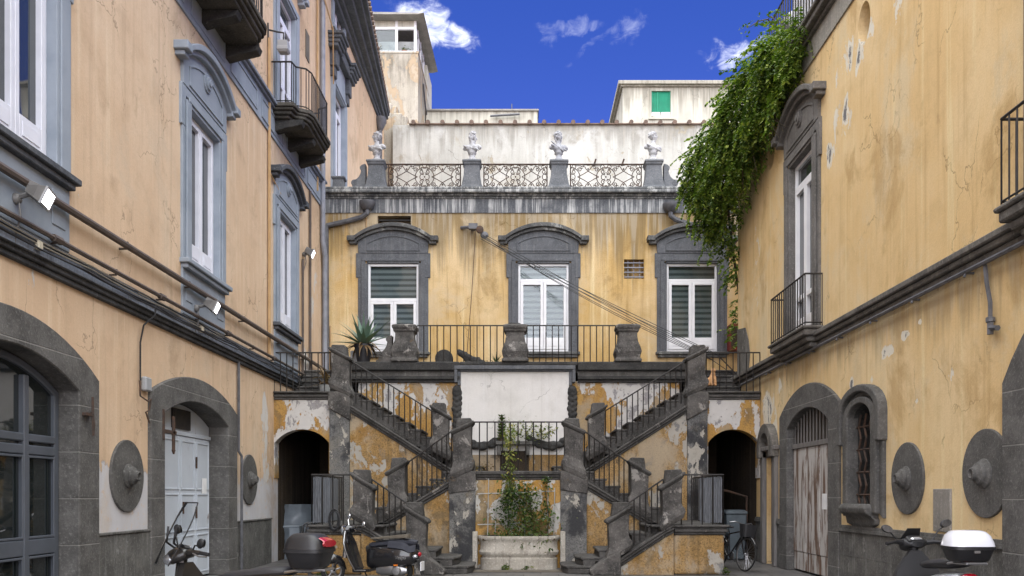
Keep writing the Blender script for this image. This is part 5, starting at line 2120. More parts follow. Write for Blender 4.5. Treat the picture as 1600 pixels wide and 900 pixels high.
# terrace balustrade: piers, end console and railings
TP = [-3.03, -.21, 2.66]
TY = DT + .10
for x in TP:
    m = MB()
    m.rect_loft([(.34, .30, 0), (.34, .30, .07), (.30, .27, .10), (.31, .28, .16), (.34, .30, .26), (.31, .28, .38), (.255, .235, .52), (.235, .22, .66), (.235, .22, .76),
                 (.28, .26, .78), (.28, .26, .83), (.31, .29, .86), (.31, .29, .93), (.22, .2, .965)], (x, TY, 4.98))
    m.build('terrace_pier', 'post_stone', ST, bevel=.02, segs=2)
m = MB()
console(m, TP[0] - .33, -1, TY - .13, TY + .13, 4.98, .9)
m.build('console', 'post_stone', ST, bevel=.015)
for a, b in zip(TP[:-1], TP[1:]):
    stair_rail(ident, [(a + .3, TY, 4.98), (b - .3, TY, 4.98)], .96, .165)

# ------------------------------------------------------------------ fountain trough, planting and small things
t = thing('stone_trough', 'pale stone trough with a rolled rim below the middle landing', 'trough', (XC, DB - .3, 0))
tx0, tx1 = -.98, .78
m = MB()


def trough_ring(k, z, n=26):
    """half rounded plan bulging towards the court"""
    out = []
    c = (tx0 + tx1) / 2
    hw = (tx1 - tx0) / 2 * k
    for i in range(n + 1):
        a = math.pi * i / n
        cx = -math.copysign(abs(math.cos(a)) ** .75, math.cos(a))
        sy = abs(math.sin(a)) ** .7
        out.append((c + cx * hw, DB - .13 - (.52 * k) * sy, z))
    out.append((c + hw, DB - .012, z))
    out.append((c - hw, DB - .012, z))
    return out


m.loft([trough_ring(k, z) for k, z in ((.95, 0), (.95, .22), (.955, .23), (.90, .25), (.90, .28), (.97, .32), (.99, .38), (.955, .42), (.95, .56), (.965, .62), (1.0, .64), (1.015, .68), (1.0, .72), (.94, .72), (.9, .66))])
m.build('basin', 'trough', t, smooth=True)
m = MB()
m.box((tx0 - .13, tx0 - .02), (DB - .14, DB - .01), (0, .80))
m.box((tx1 + .02, tx1 + .13), (DB - .14, DB - .01), (0, .80))
m.build('side_slab', 'trough', t, bevel=.01)
m = MB()
m.box((tx0 + .1, tx1 - .1), (DB - .5, DB - .02), (.62, .665))
m.build('soil', 'bark', t)


def leaf_cloud(m, pts, n, spread, s, rnd, drop=.3):
    """leaves scattered round a line of points; spread may vary along it"""
    for k in range(n):
        f = rnd.random() * (len(pts) - 1)
        i = int(f)
        p = Vector(pts[i]).lerp(Vector(pts[i + 1]), f - i)
        sp = spread if not isinstance(spread, (list, tuple)) else spread[i] + (spread[i + 1] - spread[i]) * (f - i)
        o = Vector((rnd.gauss(0, .5), rnd.gauss(0, .35), rnd.gauss(0, .5))) * sp
        leafquad(m, p + o, s * rnd.uniform(.6, 1.25), rnd, droop=drop)


rnd = random.Random(21)
t = thing('trellis', 'thin pale cane trellis standing in the stone trough', 'trellis', (XC, DB - .15, .7))
m = MB()
for x, z1 in ((-.78, 1.95), (-.62, 1.35), (.02, 1.9), (.52, 2.0), (.66, 1.75)):
    m.tube([(x, DB - .14, .66), (x + .02, DB - .1, z1)], .011, 5)
for za, zb in ((1.62, 1.68), (.95, 1.12)):
    m.tube([(-1.0, DB - .13, za), (-.2, DB - .12, za + .02), (.68, DB - .13, zb)], .011, 5)
m.build('canes', 'curtain', t)
fixup = None

t = thing('climbing_plant', 'bushy green climber on the cane trellis in the stone trough', 'climbing plant', (XC, DB - .2, .7))
m = MB()
leaf_cloud(m, [(-.38, DB - .25, .72), (-.35, DB - .2, 1.1), (-.33, DB - .18, 1.5), (-.30, DB - .16, 1.72)], 760, [.36, .34, .26, .1], .075, rnd)
leaf_cloud(m, [(.15, DB - .3, .62), (.15, DB - .25, .9), (.1, DB - .2, 1.3), (.02, DB - .2, 1.75)], 1150, [.46, .44, .36, .2], .075, rnd)
leaf_cloud(m, [(-.55, DB - .45, .66), (0, DB - .5, .68), (.4, DB - .48, .64)], 420, [.16, .22, .16], .07, rnd, 1.0)
leaf_cloud(m, [(.50, DB - .2, .75), (.50, DB - .14, 1.3), (.49, DB - .14, 1.85), (.48, DB - .13, 2.0)], 190, [.16, .12, .1, .04], .065, rnd)
leaf_cloud(m, [(.3, DB - .2, 1.0), (.65, DB - .2, 1.25)], 70, .2, .07, rnd)
m.build('foliage', 'ivy', t, fix=False)
m = MB()
for x in (-.36, .12, .14, .5):
    m.tube([(x, DB - .2, .64), (x + .05, DB - .18, 1.1), (x - .03, DB - .15, 1.7)], .01, 5)
m.build('stems', 'bark', t)

t = thing('trailing_plant', 'yellowing creeper trailing from the stone shelf over the middle railing', 'trailing plant', (-.3, DT - .2, 2.95))
m = MB()
leaf_cloud(m, [(-.42, DT - .25, 3.08), (-.1, DT - .3, 3.25), (.3, DT - .3, 3.2), (.62, DT - .3, 3.12)], 300, [.24, .3, .25, .08], .085, rnd)
leaf_cloud(m, [(-.28, DT - .35, 3.2), (-.3, DB + .6, 3.0), (-.3, DB + .12, 2.75), (-.32, DB - .08, 2.3), (-.34, DB - .1, 1.9), (-.2, DB - .12, 1.7)], 420, [.22, .18, .15, .15, .15, .16], .075, rnd, .6)
leaf_cloud(m, [(.5, DB + .1, 3.12), (.62, DB + .1, 3.02), (.68, DB + .08, 2.98), (.70, DB + .08, 3.12)], 45, .07, .06, rnd)
m.build('foliage', 'vine', t, fix=False)
m = MB()
m.tube([(-.28, DT - .3, 2.96), (-.3, DB + .7, 2.95), (-.3, DB + .1, 2.7), (-.33, DB - .08, 2.2), (-.2, DB - .12, 1.6)], .012, 5)
m.build('stem', 'bark', t)
t = thing('shelf_plant', 'spiky dark succulent standing at the left end of the stone shelf', 'plant', (-.55, DT - .2, 2.95))
m = MB()
for k in range(9):
    z = 2.98 + k * .075
    for j in range(8):
        a = j * .785 + k * .4
        L = .16 - .006 * k
        leafquad(m, Vector((-.55, DT - .2, z)), L, rnd, Vector((math.cos(a), math.sin(a), .55)))
m.build('foliage', 'ivy', t, fix=False)
m = MB()
m.tube([(-.55, DT - .2, 2.95), (-.55, DT - .2, 3.62)], .03, 6)
m.lathe([(.08, 2.952), (.1, 3.05), (.085, 3.05)], (-.55, DT - .2, 0), 12)
m.build('stem', 'bark', t)
for k, (x, z, w, lab) in enumerate(((-1.02, Z2, .26, 'straggling dry plant on the middle landing beside the left hand newel'), (.9, Z2, .14, 'low dry tuft on the middle landing beside the right hand newel'))):
    m = MB()
    leaf_cloud(m, [(x - w * .4, DB + .3, z + .05), (x + w, DB + .3, z + .12)], 90 if k == 0 else 40, .12, .06, rnd)
    tag(m.build('dry_plant', 'dry_leaf', fix=False, loc=(x, DB + .3, z)), lab, 'plant')
m = MB()
leaf_cloud(m, [(-2.0, DB + .05, 1.75), (-1.72, DB + .0, 1.9)], 46, .2, .06, rnd)
tag(m.build('dry_plant', 'dry_leaf', fix=False, loc=(-1.8, DB, 1.8)), 'dead sprigs caught in the railing of the second flight, left side', 'plant')
for k, (x, y, n, lab) in enumerate(((-.38, DC + .95, 60, 'small green weed at the foot of the stone trough'), (.05, DC + 1.05, 22, 'tiny weed at the foot of the trough near its middle'), (-4.0, DC - .05, 40, 'weeds at the foot of the left hand landing block'), (4.0, DC - .03, 30, 'weeds at the foot of the right hand landing block'))):
    m = MB()
    leaf_cloud(m, [(x - .04, y, .04), (x + .05, y, .05)], n, .075, .085, rnd)
    tag(m.build('weed', 'ivy', fix=False, loc=(x, y, 0)), lab, 'weed')


def blade(m, base, az, el, L, w, curve, n=7):
    """succulent leaf: thick at the base, grooved, curving"""
    rings = []
    p = Vector(base)
    e = el
    for i in range(n + 1):
        k = i / n
        d = Vector((math.cos(az) * math.cos(e), math.sin(az) * math.cos(e), math.sin(e)))
        side = Vector((-math.sin(az), math.cos(az), 0))
        up = side.cross(d)
        ww = w * (1 - k ** 2.2) * (.72 + .5 * math.sin(math.pi * min(1, k * 1.5)))
        ww = max(ww, .003)
        rings.append([p - side * ww, p - up * ww * .35, p + side * ww, p + up * ww * (-.02)])
        p = p + d * (L / n)
        e -= curve / n
    m.loft(rings)


ac = at(568, 566, DT + .12)
ac.z = 4.985
t = thing('agave', 'large spiky agave in a black pot at the end of the terrace', 'agave', tuple(ac))
m = MB()
m.lathe([(.16, 0), (.235, .40), (.25, .41), (.25, .46), (.22, .46), (.21, .42)], tuple(ac), 18)
m.build('pot', 'pot_black', t, smooth=True)
m = MB()
rnd = random.Random(4)
for k in range(26):
    az = k * 2.4 + rnd.uniform(-.2, .2)
    el = R(86 - k * 2.9 + rnd.uniform(-5, 5))
    blade(m, ac + Vector((.05 * math.cos(az), .05 * math.sin(az), .46)), az, el, rnd.uniform(.72, .95), .06, R(14 + rnd.uniform(-10, 26)))
m.build('leaf_rosette', 'agave', t, smooth=True)
m = MB()
for k in range(20):
    az = k * 2.4 + rnd.uniform(-.3, .3)
    blade(m, ac + Vector((.08 * math.cos(az), .08 * math.sin(az), .44)), az, R(rnd.uniform(-5, 25)), rnd.uniform(.45, .62), .045, R(rnd.uniform(80, 115)))
m.build('dead_leaves', 'dry_leaf', t, smooth=True)
p = at(556, 548, DT + .5)
m = MB()
m.box((p.x - .14, p.x + .12), (p.y - .02, p.y + .02), (4.98, 5.36))
tag(m.build('board', 'marble', bevel=.005, loc=(p.x, p.y, 4.98)), 'small white board standing behind the agave pot', 'board')
p = at(775, 560, DT + .45)
t = thing('spiky_plant', 'little spiky plant behind the terrace railing near the middle pier', 'plant', (p.x, p.y, 4.96))
m = MB()
for k in range(18):
    blade(m, (p.x, p.y, 5.0), k * 2.4, R(80 - 3.6 * k), .36, .013, R(35))
m.build('leaves', 'ivy', t)
m = MB()
m.lathe([(.07, 0), (.09, .1), (.07, .1)], (p.x, p.y, 4.952), 10)
m.build('pot', 'terracotta', t)
# carved fragments on the terrace
p = at(694, 560, DT + .5)
t = thing('stone_fragment', 'round carved stone fragment lying behind the terrace railing', 'carved stone', (p.x, p.y, Z4))
m = MB()
m.lathe([(.22, -.1), (.235, -.06), (.235, .06), (.2, .1), (.12, .1), (.11, .06), (.05, .06), (.04, .12)], (p.x, p.y, Z4 + .20), 22, axis=1)
m.build('drum', 'dark_stone', t, smooth=True)
m = MB()
m.box((p.x - .33, p.x + .3), (p.y - .1, p.y + .15), (Z4 + .001, Z4 + .07))
m.build('base', 'dark_stone', t, bevel=.02)
p = at(735, 560, DT + .5)
m = MB()
rn = random.Random(2)
for (dx, z, r) in ((-.24, .34, .11), (-.16, .30, .12), (-.05, .24, .11), (.08, .17, .12), (.2, .12, .12), (.3, .1, .1), (.2, .2, .07), (-.3, .40, .07)):
    m.ball((p.x + dx, p.y, Z4 + z), (r, r * .8, r * .8), 9, 6)
m.box((p.x - .1, p.x + .34), (p.y - .08, p.y + .08), (Z4 + .001, Z4 + .08))
m.tube([(p.x - .2, p.y, Z4 + .3), (p.x - .02, p.y, Z4 + .03)], .06, 6)
tag(m.build('stone_fragment', 'dark_stone', loc=(p.x, p.y, Z4), remesh=.02), 'broken carved stone animal lying behind the terrace railing', 'carved stone')
p = at(803, 503, DT + .1)
m = MB()
for k in range(9):
    m.ball((p.x - .13 + .033 * k, p.y + .05 * math.sin(k * 2), 4.98 + .97 + .03 * math.sin(k * 1.1) ** 2), (.06, .06, .05), 8, 5)
tag(m.build('stone_rubble', 'dark_stone', loc=(p.x, p.y, 5.95), remesh=.018), 'crumbled lump of stone on top of the middle terrace pier', 'stone')
# dried plant and pot beside the upper left newel
p = at(508, 590, DT - .3)
t = thing('dried_plant', 'withered potted plant on the upper landing beside the left hand newel', 'plant', (p.x, p.y, Z3 + .02))
m = MB()
for k in range(26):
    blade(m, (p.x + rnd.uniform(-.08, .08), p.y, Z3 + .25 + rnd.uniform(0, .3)), k * 2.4, R(rnd.uniform(-10, 80)), rnd.uniform(.25, .5), .03, R(rnd.uniform(20, 100)))
m.build('leaves', 'dry_leaf', t)
m = MB()
m.lathe([(.1, 0), (.15, .26), (.16, .3), (.13, .3)], (p.x, p.y, Z3 + .001), 14)
m.build('pot', 'curtain', t, smooth=True)
# ginger cat sitting on the upper steps at the right
cp = Vector((at(1112, 590, DT + .42).x, DT + .42, Z3 + .178 * 2))
t = thing('cat', 'ginger cat sitting on the steps behind the upper right railing', 'cat', tuple(cp))
m = MB()
x, y, z = cp
m.ball((x - .03, y + .02, z + .12), (.115, .13, .13), 12, 8)
m.ball((x + .015, y - .02, z + .22), (.085, .09, .13), 12, 8, Matrix.Rotation(R(12), 3, 'Y'))
m.ball((x + .03, y - .04, z + .32), (.065, .07, .08), 10, 7)
m.ball((x + .035, y - .05, z + .405), (.066, .07, .06), 12, 8)
m.ball((x + .045, y - .11, z + .39), (.03, .03, .024), 8, 6)
for s in (-1, 1):
    m.loft([[(x + .035 + s * .04 - .024, y - .05, z + .44), (x + .035 + s * .04 + .024, y - .05, z + .44), (x + .035 + s * .04, y - .025, z + .44)],
            [(x + .035 + s * .05 - .003, y - .05, z + .505), (x + .035 + s * .05 + .003, y - .05, z + .505), (x + .035 + s * .05, y - .045, z + .505)]])
    m.tube([(x + .03 + s * .04, y - .07, z + .24), (x + .035 + s * .045, y - .11, z + .10), (x + .035 + s * .045, y - .115, z + .03)], [.036, .028, .024], 8)
    m.ball((x + .035 + s * .045, y - .135, z + .022), (.028, .042, .022), 8, 5)
    m.ball((x - .03 + s * .10, y - .03, z + .055), (.045, .09, .05), 8, 6)
m.tube([(x - .12, y + .08, z + .04), (x - .19, y + .0, z + .03), (x - .17, y - .10, z + .03), (x - .06, y - .16, z + .03)], [.03, .028, .026, .016], 8)
m.build('body', 'cat', t, remesh=.012)
p = at(1150, 520, 25.3)
t = thing('meter_box', 'red metal box on the rear wall behind the corner of the yellow wing', 'box', (p.x, 25.8, p.z))
m = MB()
m.box((p.x - .10, p.x + .5), (25.55, 25.98), (p.z - .45, p.z + .32))
m.build('housing', 'red_box', t, bevel=.01)
m = MB()
m.box((p.x - .08, p.x + .42), (25.54, 25.552), (p.z - .35, p.z + .24))
m.build('door', 'dark_room', t)

# pulley on the facade and the cables strung down to the right hand newel
pc = at(742, 357, 25.75)
t = thing('pulley_bracket', 'weathered pulley bracket on the ochre wall between the first two windows', 'pulley', tuple(pc))
m = MB()
m.tube([pc + Vector((-.42, .22, .09)), pc + Vector((-.1, .05, .06)), pc + Vector((.12, 0, -.03)), pc + Vector((.26, -.02, -.22))], .05, 7)
m.box((pc.x - .18, pc.x + .08), (pc.y - .06, pc.y + .1), (pc.z - .02, pc.z + .14))
m.ball(pc + Vector((.28, -.02, -.20)), (.12, .07, .11), 10, 7)
m.tube([pc + Vector((-.1, .25, .02)), pc + Vector((.12, -.02, -.02))], .035, 6)
m.build('bracket', 'pipe_grey', t, smooth=True)
m = MB()
m.lathe([(.09, -.04), (.11, -.03), (.085, 0), (.11, .03), (.09, .04)], tuple(pc + Vector((.15, -.06, -.05))), 14, axis=1)
m.build('wheel', 'rust_iron', t, smooth=True)
m = MB()
for k in range(6):
    a = pc + Vector((.28 - .05 * (k % 3), -.04 - .03 * k, -.18 - .035 * k))
    b = at(1098 + 5 * k, 552 + 3.6 * (k % 4), 22.9 + .12 * k)
    m.tube([a.lerp(b, i / 10) + Vector((0, 0, -(.05 + .05 * (k % 4)) * 4 * (i / 10) * (1 - i / 10))) for i in range(11)], .0085, 4)
    e = at(1142 + 4 * k, 583 + 2.5 * k, 23.6)
    m.tube([b, e], .0085, 4)
tag(m.build('cable_bundle', 'cable', loc=tuple(pc)), 'bundle of black cables strung from the pulley down to the upper right newel', 'cable')
m = MB()
q = at(729, 560, 25.5)
m.tube([pc + Vector((.02, -.05, -.1)), pc.lerp(q, .5) + Vector((.03, 0, 0)), q], .009, 4)
tag(m.build('pull_cord', 'rust_iron', loc=tuple(pc)), 'thin cord hanging from the pulley to the terrace', 'cord')

# landing screens, passage clutter
for s, lab in ((-1, 'grey reed screen tied to the railing of the left hand landing'), (1, 'grey reed screen tied to the railing of the right hand landing')):
    fr = half(s)
    m = MB(fr)
    rn = random.Random(9)
    u = 0.0
    while u < .44 if s > 0 else u < .34:
        w_ = rn.uniform(.016, .034)
        m.box((4.10 - u - w_, 4.10 - u), (DC + .085, DC + .105 + rn.uniform(0, .012)), (Z1 + .03 + rn.uniform(0, .02), Z1 + .93 + rn.uniform(-.015, .03)))
        u += w_ + .011
    v = 0
    while v < 2.2:
        w_ = rn.uniform(.016, .034)
        m.box((4.075, 4.095), (DC + .12 + v, DC + .12 + v + w_), (Z1 + .03, Z1 + .95 + rn.uniform(-.02, .02)))
        v += w_ + .004
    o = m.build('reed_screen', 'grey_mat', loc=fr((4.09, DC + .1, Z1)))
    tag(o, lab, 'screen')
m = MB()
p = at(462, 800, 22.0)
rings = []
for i in range(9):
    z = i * .17
    rings.append([(p.x - .42 + .05 * math.sin(i * 1.7), 21.9 + .1 * math.sin(i), z), (p.x - .1, 21.75 + .06 * math.sin(i * 2.1), z), (p.x + .2, 21.8 + .05 * math.cos(i * 1.3), z), (p.x + .5 - i * .03, 21.95, z),
                  (p.x + .45, 22.25, z), (p.x - .38, 22.3, z)])
m.loft(rings)
tag(m.build('sheeted_stack', 'plastic_sheet', smooth=True, loc=(p.x, 22, 0)), 'stack wrapped in dusty plastic sheeting inside the left passage', 'wrapped stack')
m = MB()
m.box((p.x - .9, p.x - .45), (22.6, 23.0), (0, 1.9))
m.box((p.x - .86, p.x - .49), (22.58, 22.6), (.1, 1.8))
tag(m.build('cabinet', 'bin', bevel=.015, loc=(p.x - .7, 22.8, 0)), 'tall grey cabinet inside the left passage', 'cabinet')
t = thing('waste_bin', 'tall blue grey bin with a lid inside the right passage', 'bin', (5.10, 21.55, 0))
m = MB()
m.rect_loft([(.20, .22, .02), (.25, .27, 1.12)], (5.20, 21.65, 0))
m.build('body', 'bin', t, bevel=.02)
m = MB()
m.rect_loft([(.27, .29, 1.125), (.27, .29, 1.18), (.2, .22, 1.23)], (5.20, 21.65, 0))
m.build('lid', 'bin', t, bevel=.015)
m = MB()
m.tube([(4.5, 22.2, 1.75), (5.1, 22.0, 1.7), (5.55, 21.8, 1.55), (5.55, 21.8, .9)], .03, 6)
tag(m.build('passage_rail', 'rust_iron', loc=(5, 22, 1.5)), 'bent dark pipe across the right passage above the bin', 'pipe')
t = thing('column_stub', 'pale pair of stone jambs deep in the right passage', 'stone jambs', (4.9, 24.6, 0))
m = MB()
for x in (4.75, 5.25):
    m.box((x - .16, x + .16), (24.3, 24.7), (0, 1.95))
m.build('jamb', 'plinth', t, bevel=.02)
m = MB()
m.box((4.5, 5.5), (24.25, 24.75), (1.955, 2.05))
m.build('lintel', 'dark_stone', t, bevel=.02)
m = MB()
for k in range(4):
    r_ = .12 + .012 * (k % 3)
    m.tube([(-3.78 + (r_ * .75) * math.cos(R(q)) + .01 * k, DC - .035 - .018 * k, 1.12 + (r_ * 1.5) * math.sin(R(q)) - .01 * k) for q in range(0, 360, 24)], .016, 6, closed=True)
tag(m.build('hose_coil', 'black_plastic', loc=(-3.8, DC, 1)), 'dark coil of hose hung on the left landing railing', 'hose')
m = MB()
for dx in (0, .07):
    m.tube([(-4.28 + dx, DC + .0, 1.05), (-4.36 + dx, DC - .05, 1.02), (-4.40 + dx, DC - .06, .9), (-4.40 + dx, DC - .05, .05)], .018, 6)
tag(m.build('hose', 'black_plastic', loc=(-4.4, DC, .9)), 'pair of black hoses bent over the edge of the left landing', 'hose')
m = MB()
p = at(455, 823, 18.6)
m.box((p.x - .15, p.x + .2), (18.5, 18.9), (p.z - .02, p.z + .02))
m.box((p.x - .02, p.x + .2), (18.5, 18.9), (.0, p.z - .021))
tag(m.build('crate', 'plastic_sheet', bevel=.01, loc=(p.x, 18.7, 0)), 'greyish crate with a board on top behind the top box of the scooter', 'crate')


# ------------------------------------------------------------------ wisteria over the corner of the yellow wing
t = thing('wisteria', 'dense green wisteria spilling over the roof corner of the yellow wing', 'creeper', right_wall((20.5, -.3, 10.78)))
rnd = random.Random(11)
m = MB()
st = MB()


def spray(p, d, L, s, sag):
    """hanging pinnate shoot: a stem with pairs of leaflets"""
    n = max(3, int(L / (s * .62)))
    p = Vector(p)
    d = Vector(d).normalized()
    line = [p.copy()]
    for i in range(n):
        d = (d + Vector((rnd.gauss(0, .10), rnd.gauss(0, .10), -sag + rnd.gauss(0, .06)))).normalized()
        p = p + d * (L / n)
        line.append(p.copy())
        side = d.cross(Vector((0, 0, 1)))
        if side.length < .1:
            side = Vector((1, 0, 0))
        side.normalize()
        for sg in (-1, 1):
            leafquad(m, p, s * rnd.uniform(.7, 1.2), rnd, side * sg + d * .6 + Vector((0, 0, rnd.uniform(-.5, .2))), .15)
    return line


def hull(k):
    """random point of the hanging mass; k = 0 near the railing end, 1 at the far overhanging end"""
    u = 17.3 + 6.4 * k                                       # depth along the roof edge
    return u


count = 0
for i in range(2100):
    k = rnd.random() ** .75
    u = 17.2 + 6.3 * k
    # how far it hangs below and stands above the roof edge, how far it bulges out
    drop = (.35 + 2.0 * k ** 1.4) * (1 if k < .93 else .9)
    rise = .25 + .55 * math.sin(math.pi * min(1, k * 1.15)) + .25 * k
    bulge = .32 + 1.08 * k ** 1.2
    v = rnd.random()
    z = 10.75 + rise - v * (drop + rise)
    prof = math.sin(math.pi * (.12 + .80 * v)) ** .7
    n_ = bulge * prof * (1 - .55 * rnd.random() ** 2) - .12
    if v < .18:
        n_ = rnd.uniform(-.5, bulge * .5)
    clump = math.sin(u * 3.1 + z * 2.3) + math.sin(z * 4.1 - n_ * 5 + u * 1.3)
    if clump < -.75 and rnd.random() < .85:
        continue
    p = right_wall((u, n_, z))
    if n_ < bulge * prof * .55 and rnd.random() < .35:
        continue
    d = (-.55 + rnd.gauss(0, .55), rnd.gauss(-.25, .6), rnd.uniform(-.3, .55) if v < .5 else rnd.uniform(-.7, .2))
    L = rnd.uniform(.35, .85)
    spray(p, d, L, rnd.uniform(.075, .115), .10 if v < .3 else .20)
# loose shoots trailing from the underside and the outer edge
for i in range(70):
    k = rnd.random() ** .6
    u = 17.4 + 6.2 * k
    n_ = (.15 + .95 * k) * rnd.uniform(.3, 1.15)
    z = 10.6 - (.2 + 1.75 * k ** 1.4) * rnd.uniform(.5, 1.0)
    spray(right_wall((u, n_, z)), (rnd.gauss(-.5, .4), rnd.gauss(-.1, .4), rnd.uniform(-.9, .1)), rnd.uniform(.6, 1.25), rnd.uniform(.08, .11), .22)
# thin tail hanging down the end of the wing in front of the last window
for i in range(75):
    v = rnd.random()
    z = 8.9 - 1.5 * v
    x = 5.35 + .45 * v + rnd.gauss(0, .30 - .22 * v)
    y = 23.5 + rnd.gauss(0, .25)
    spray((x, y, z), (rnd.gauss(-.3, .6), rnd.gauss(-.2, .5), rnd.uniform(-.6, .2)), rnd.uniform(.3, .6), .12, .2)
for i in range(42):
    z = 6.9 - 1.3 * rnd.random()
    spray((5.85 + rnd.gauss(0, .13), 23.6 + rnd.gauss(0, .2), z), (rnd.gauss(-.2, .6), rnd.gauss(-.2, .5), rnd.uniform(-.4, .3)), rnd.uniform(.25, .5), .12, .15)
fol = m.build('foliage', 'wisteria', t, fix=False)
for i in range(14):
    k = rnd.random()
    u = 18 + 5.2 * k
    b = .35 + 1.3 * k
    z = 10.8
    pts = [right_wall((u, -.6, 10.75)), right_wall((u + .1, .1, 10.95)), right_wall((u + rnd.uniform(-.4, .4), b * .45, 10.5)), right_wall((u + rnd.uniform(-.6, .6), b * .55, 10.0 - k)),
           right_wall((u + rnd.uniform(-.8, .8), b * .35, 9.4 - 1.0 * k))]
    st.tube(pts, [.04, .03, .02, .013, .008], 5)
st.tube([right_wall((22.9, .15, 10.7)), right_wall((23.3, .25, 9.5)), (5.6, 23.5, 8.2), (5.8, 23.5, 6.8), (5.85, 23.6, 5.2)], [.05, .045, .035, .03, .02], 6)
st.build('stems', 'bark', t, smooth=True)
# bare branch reaching into the sky from the roof
bt = thing('bare_branch', 'sparse dark twig reaching into the sky above the wisteria', 'branch', right_wall((19.4, -.2, 10.8)))
a = at(1222, 62, 19.2)
m = MB()
line = [at(1228, 76, 19.3), at(1215, 50, 19.2), at(1200, 30, 19.1), at(1185, 33, 19.05), at(1172, 42, 19.0), at(1164, 42, 19.0)]
m.tube([right_wall((19.4, -.2, 10.8))] + line, [.03, .025, .02, .016, .012, .008, .005], 5)
m.tube([line[2], at(1205, 25, 19.0), at(1210, 30, 18.9)], .008, 4)
m.tube([line[0], at(1212, 62, 19.1), at(1205, 66, 19.0)], .008, 4)
m.build('twigs', 'bark', bt)
m = MB()
for q in line[1:]:
    for k in range(9):
        leafquad(m, q + Vector((rnd.gauss(0, .10), rnd.gauss(0, .1), rnd.gauss(0, .07))), .09, rnd)
for k in range(40):
    q = at(1205 + rnd.uniform(0, 28), 45 + rnd.uniform(-20, 35), 19.1)
    leafquad(m, q, .1, rnd)
m.build('leaves', 'ivy', bt, fix=False)

# ------------------------------------------------------------------ two-wheelers (built with +x forward, +y to the rider's left)
def placed(loc, fwd):
    a = math.atan2(fwd[1], fwd[0])
    mt = Matrix.Translation(Vector(loc)) @ Matrix.Rotation(a, 4, 'Z')
    return lambda p: tuple(mt @ Vector(p))


def ring_yz(x, zc, ry, rz, n=16, e=.8, yc=0, tilt=0):
    out = []
    for k in range(n):
        t = 2 * math.pi * k / n
        c, s_ = math.cos(t), math.sin(t)
        yy = math.copysign(abs(c) ** e, c) * ry
        zz = math.copysign(abs(s_) ** e, s_) * rz
        out.append((x + zz * tilt, yc + yy, zc + zz))
    return out


def ring_xy(z, xc, rx, ry, n=16, e=.8, yc=0):
    out = []
    for k in range(n):
        t = 2 * math.pi * k / n
        c, s_ = math.cos(t), math.sin(t)
        out.append((xc + math.copysign(abs(c) ** e, c) * rx, yc + math.copysign(abs(s_) ** e, s_) * ry, z))
    return out


def wheel(fr, t, x, r, w, spokes=5, steer=0):
    m = MB(fr)
    prof = [(r - .075, -w * .4), (r - .03, -w * .5), (r - .008, -w * .35), (r, 0), (r - .008, w * .35), (r - .03, w * .5), (r - .075, w * .4)]
    m.lathe(prof, (x, 0, r), 30, axis=1, cap=False)
    ty = m.build('wheel', 'tyre', t, smooth=True)
    m = MB(fr)
    m.lathe([(r - .072, -w * .38), (r - .085, -w * .3), (r - .085, w * .3), (r - .072, w * .38)], (x, 0, r), 30, axis=1, cap=False)
    m.lathe([(.035, -w * .5), (.05, -w * .45), (.05, w * .45), (.035, w * .5)], (x, 0, r), 14, axis=1)
    for k in range(spokes):
        a = 2 * math.pi * k / spokes + .3
        m.tube([(x + .04 * math.cos(a), 0, r + .04 * math.sin(a)), (x + (r - .085) * math.cos(a), 0, r + (r - .085) * math.sin(a))], [.02, .014], 6)
    m.build('rim', 'alloy', ty, smooth=True)
    return ty


def mirror(fr, t, base, tip, rx, rz, mat='black_plastic', rot=0):
    m = MB(fr)
    b, e = Vector(base), Vector(tip)
    m.tube([b, b.lerp(e, .55) + Vector((.02, 0, .015)), e + Vector((0, 0, -rz * .5))], .0085, 6)
    q = Matrix.Rotation(rot, 3, 'X')
    m.ball(e, (.03, rx, rz), 14, 8, q)
    o = m.build('mirror', mat, t, smooth=True)
    m = MB(fr)
    m.lathe([(.001, -.032), (1, -.030)], (0, 0, 0), 20, axis=0, cap=False)
    m.v = []
    m.f = []
    pts = [(e.x - .031, *(Vector((e.y, e.z)) + Vector(((q @ Vector((0, rx * .86 * math.cos(a), rz * .82 * math.sin(a)))).y, (q @ Vector((0, rx * .86 * math.cos(a), rz * .82 * math.sin(a)))).z)))) for a in
           [2 * math.pi * k / 20 for k in range(20)]]
    m.quad(*pts)
    m.build('reflector', 'mirror', o)
    return o


# classic scooter in front of the left landing
vl = (-2.84, 15.9, 0)
vf = (-.985, .17)
t = thing('motor_scooter', 'black retro scooter with round chrome headlight, parked before the stairs', 'scooter', vl)
fr = placed(vl, vf)
vsteer = Matrix.Translation(Vector((.45, 0, 0))) @ Matrix.Rotation(R(34), 4, 'Z') @ Matrix.Translation(Vector((-.45, 0, 0)))


def fs(p):                                                  # front wheel, mudguard and headset turn together
    return fr(tuple(vsteer @ Vector(p)))


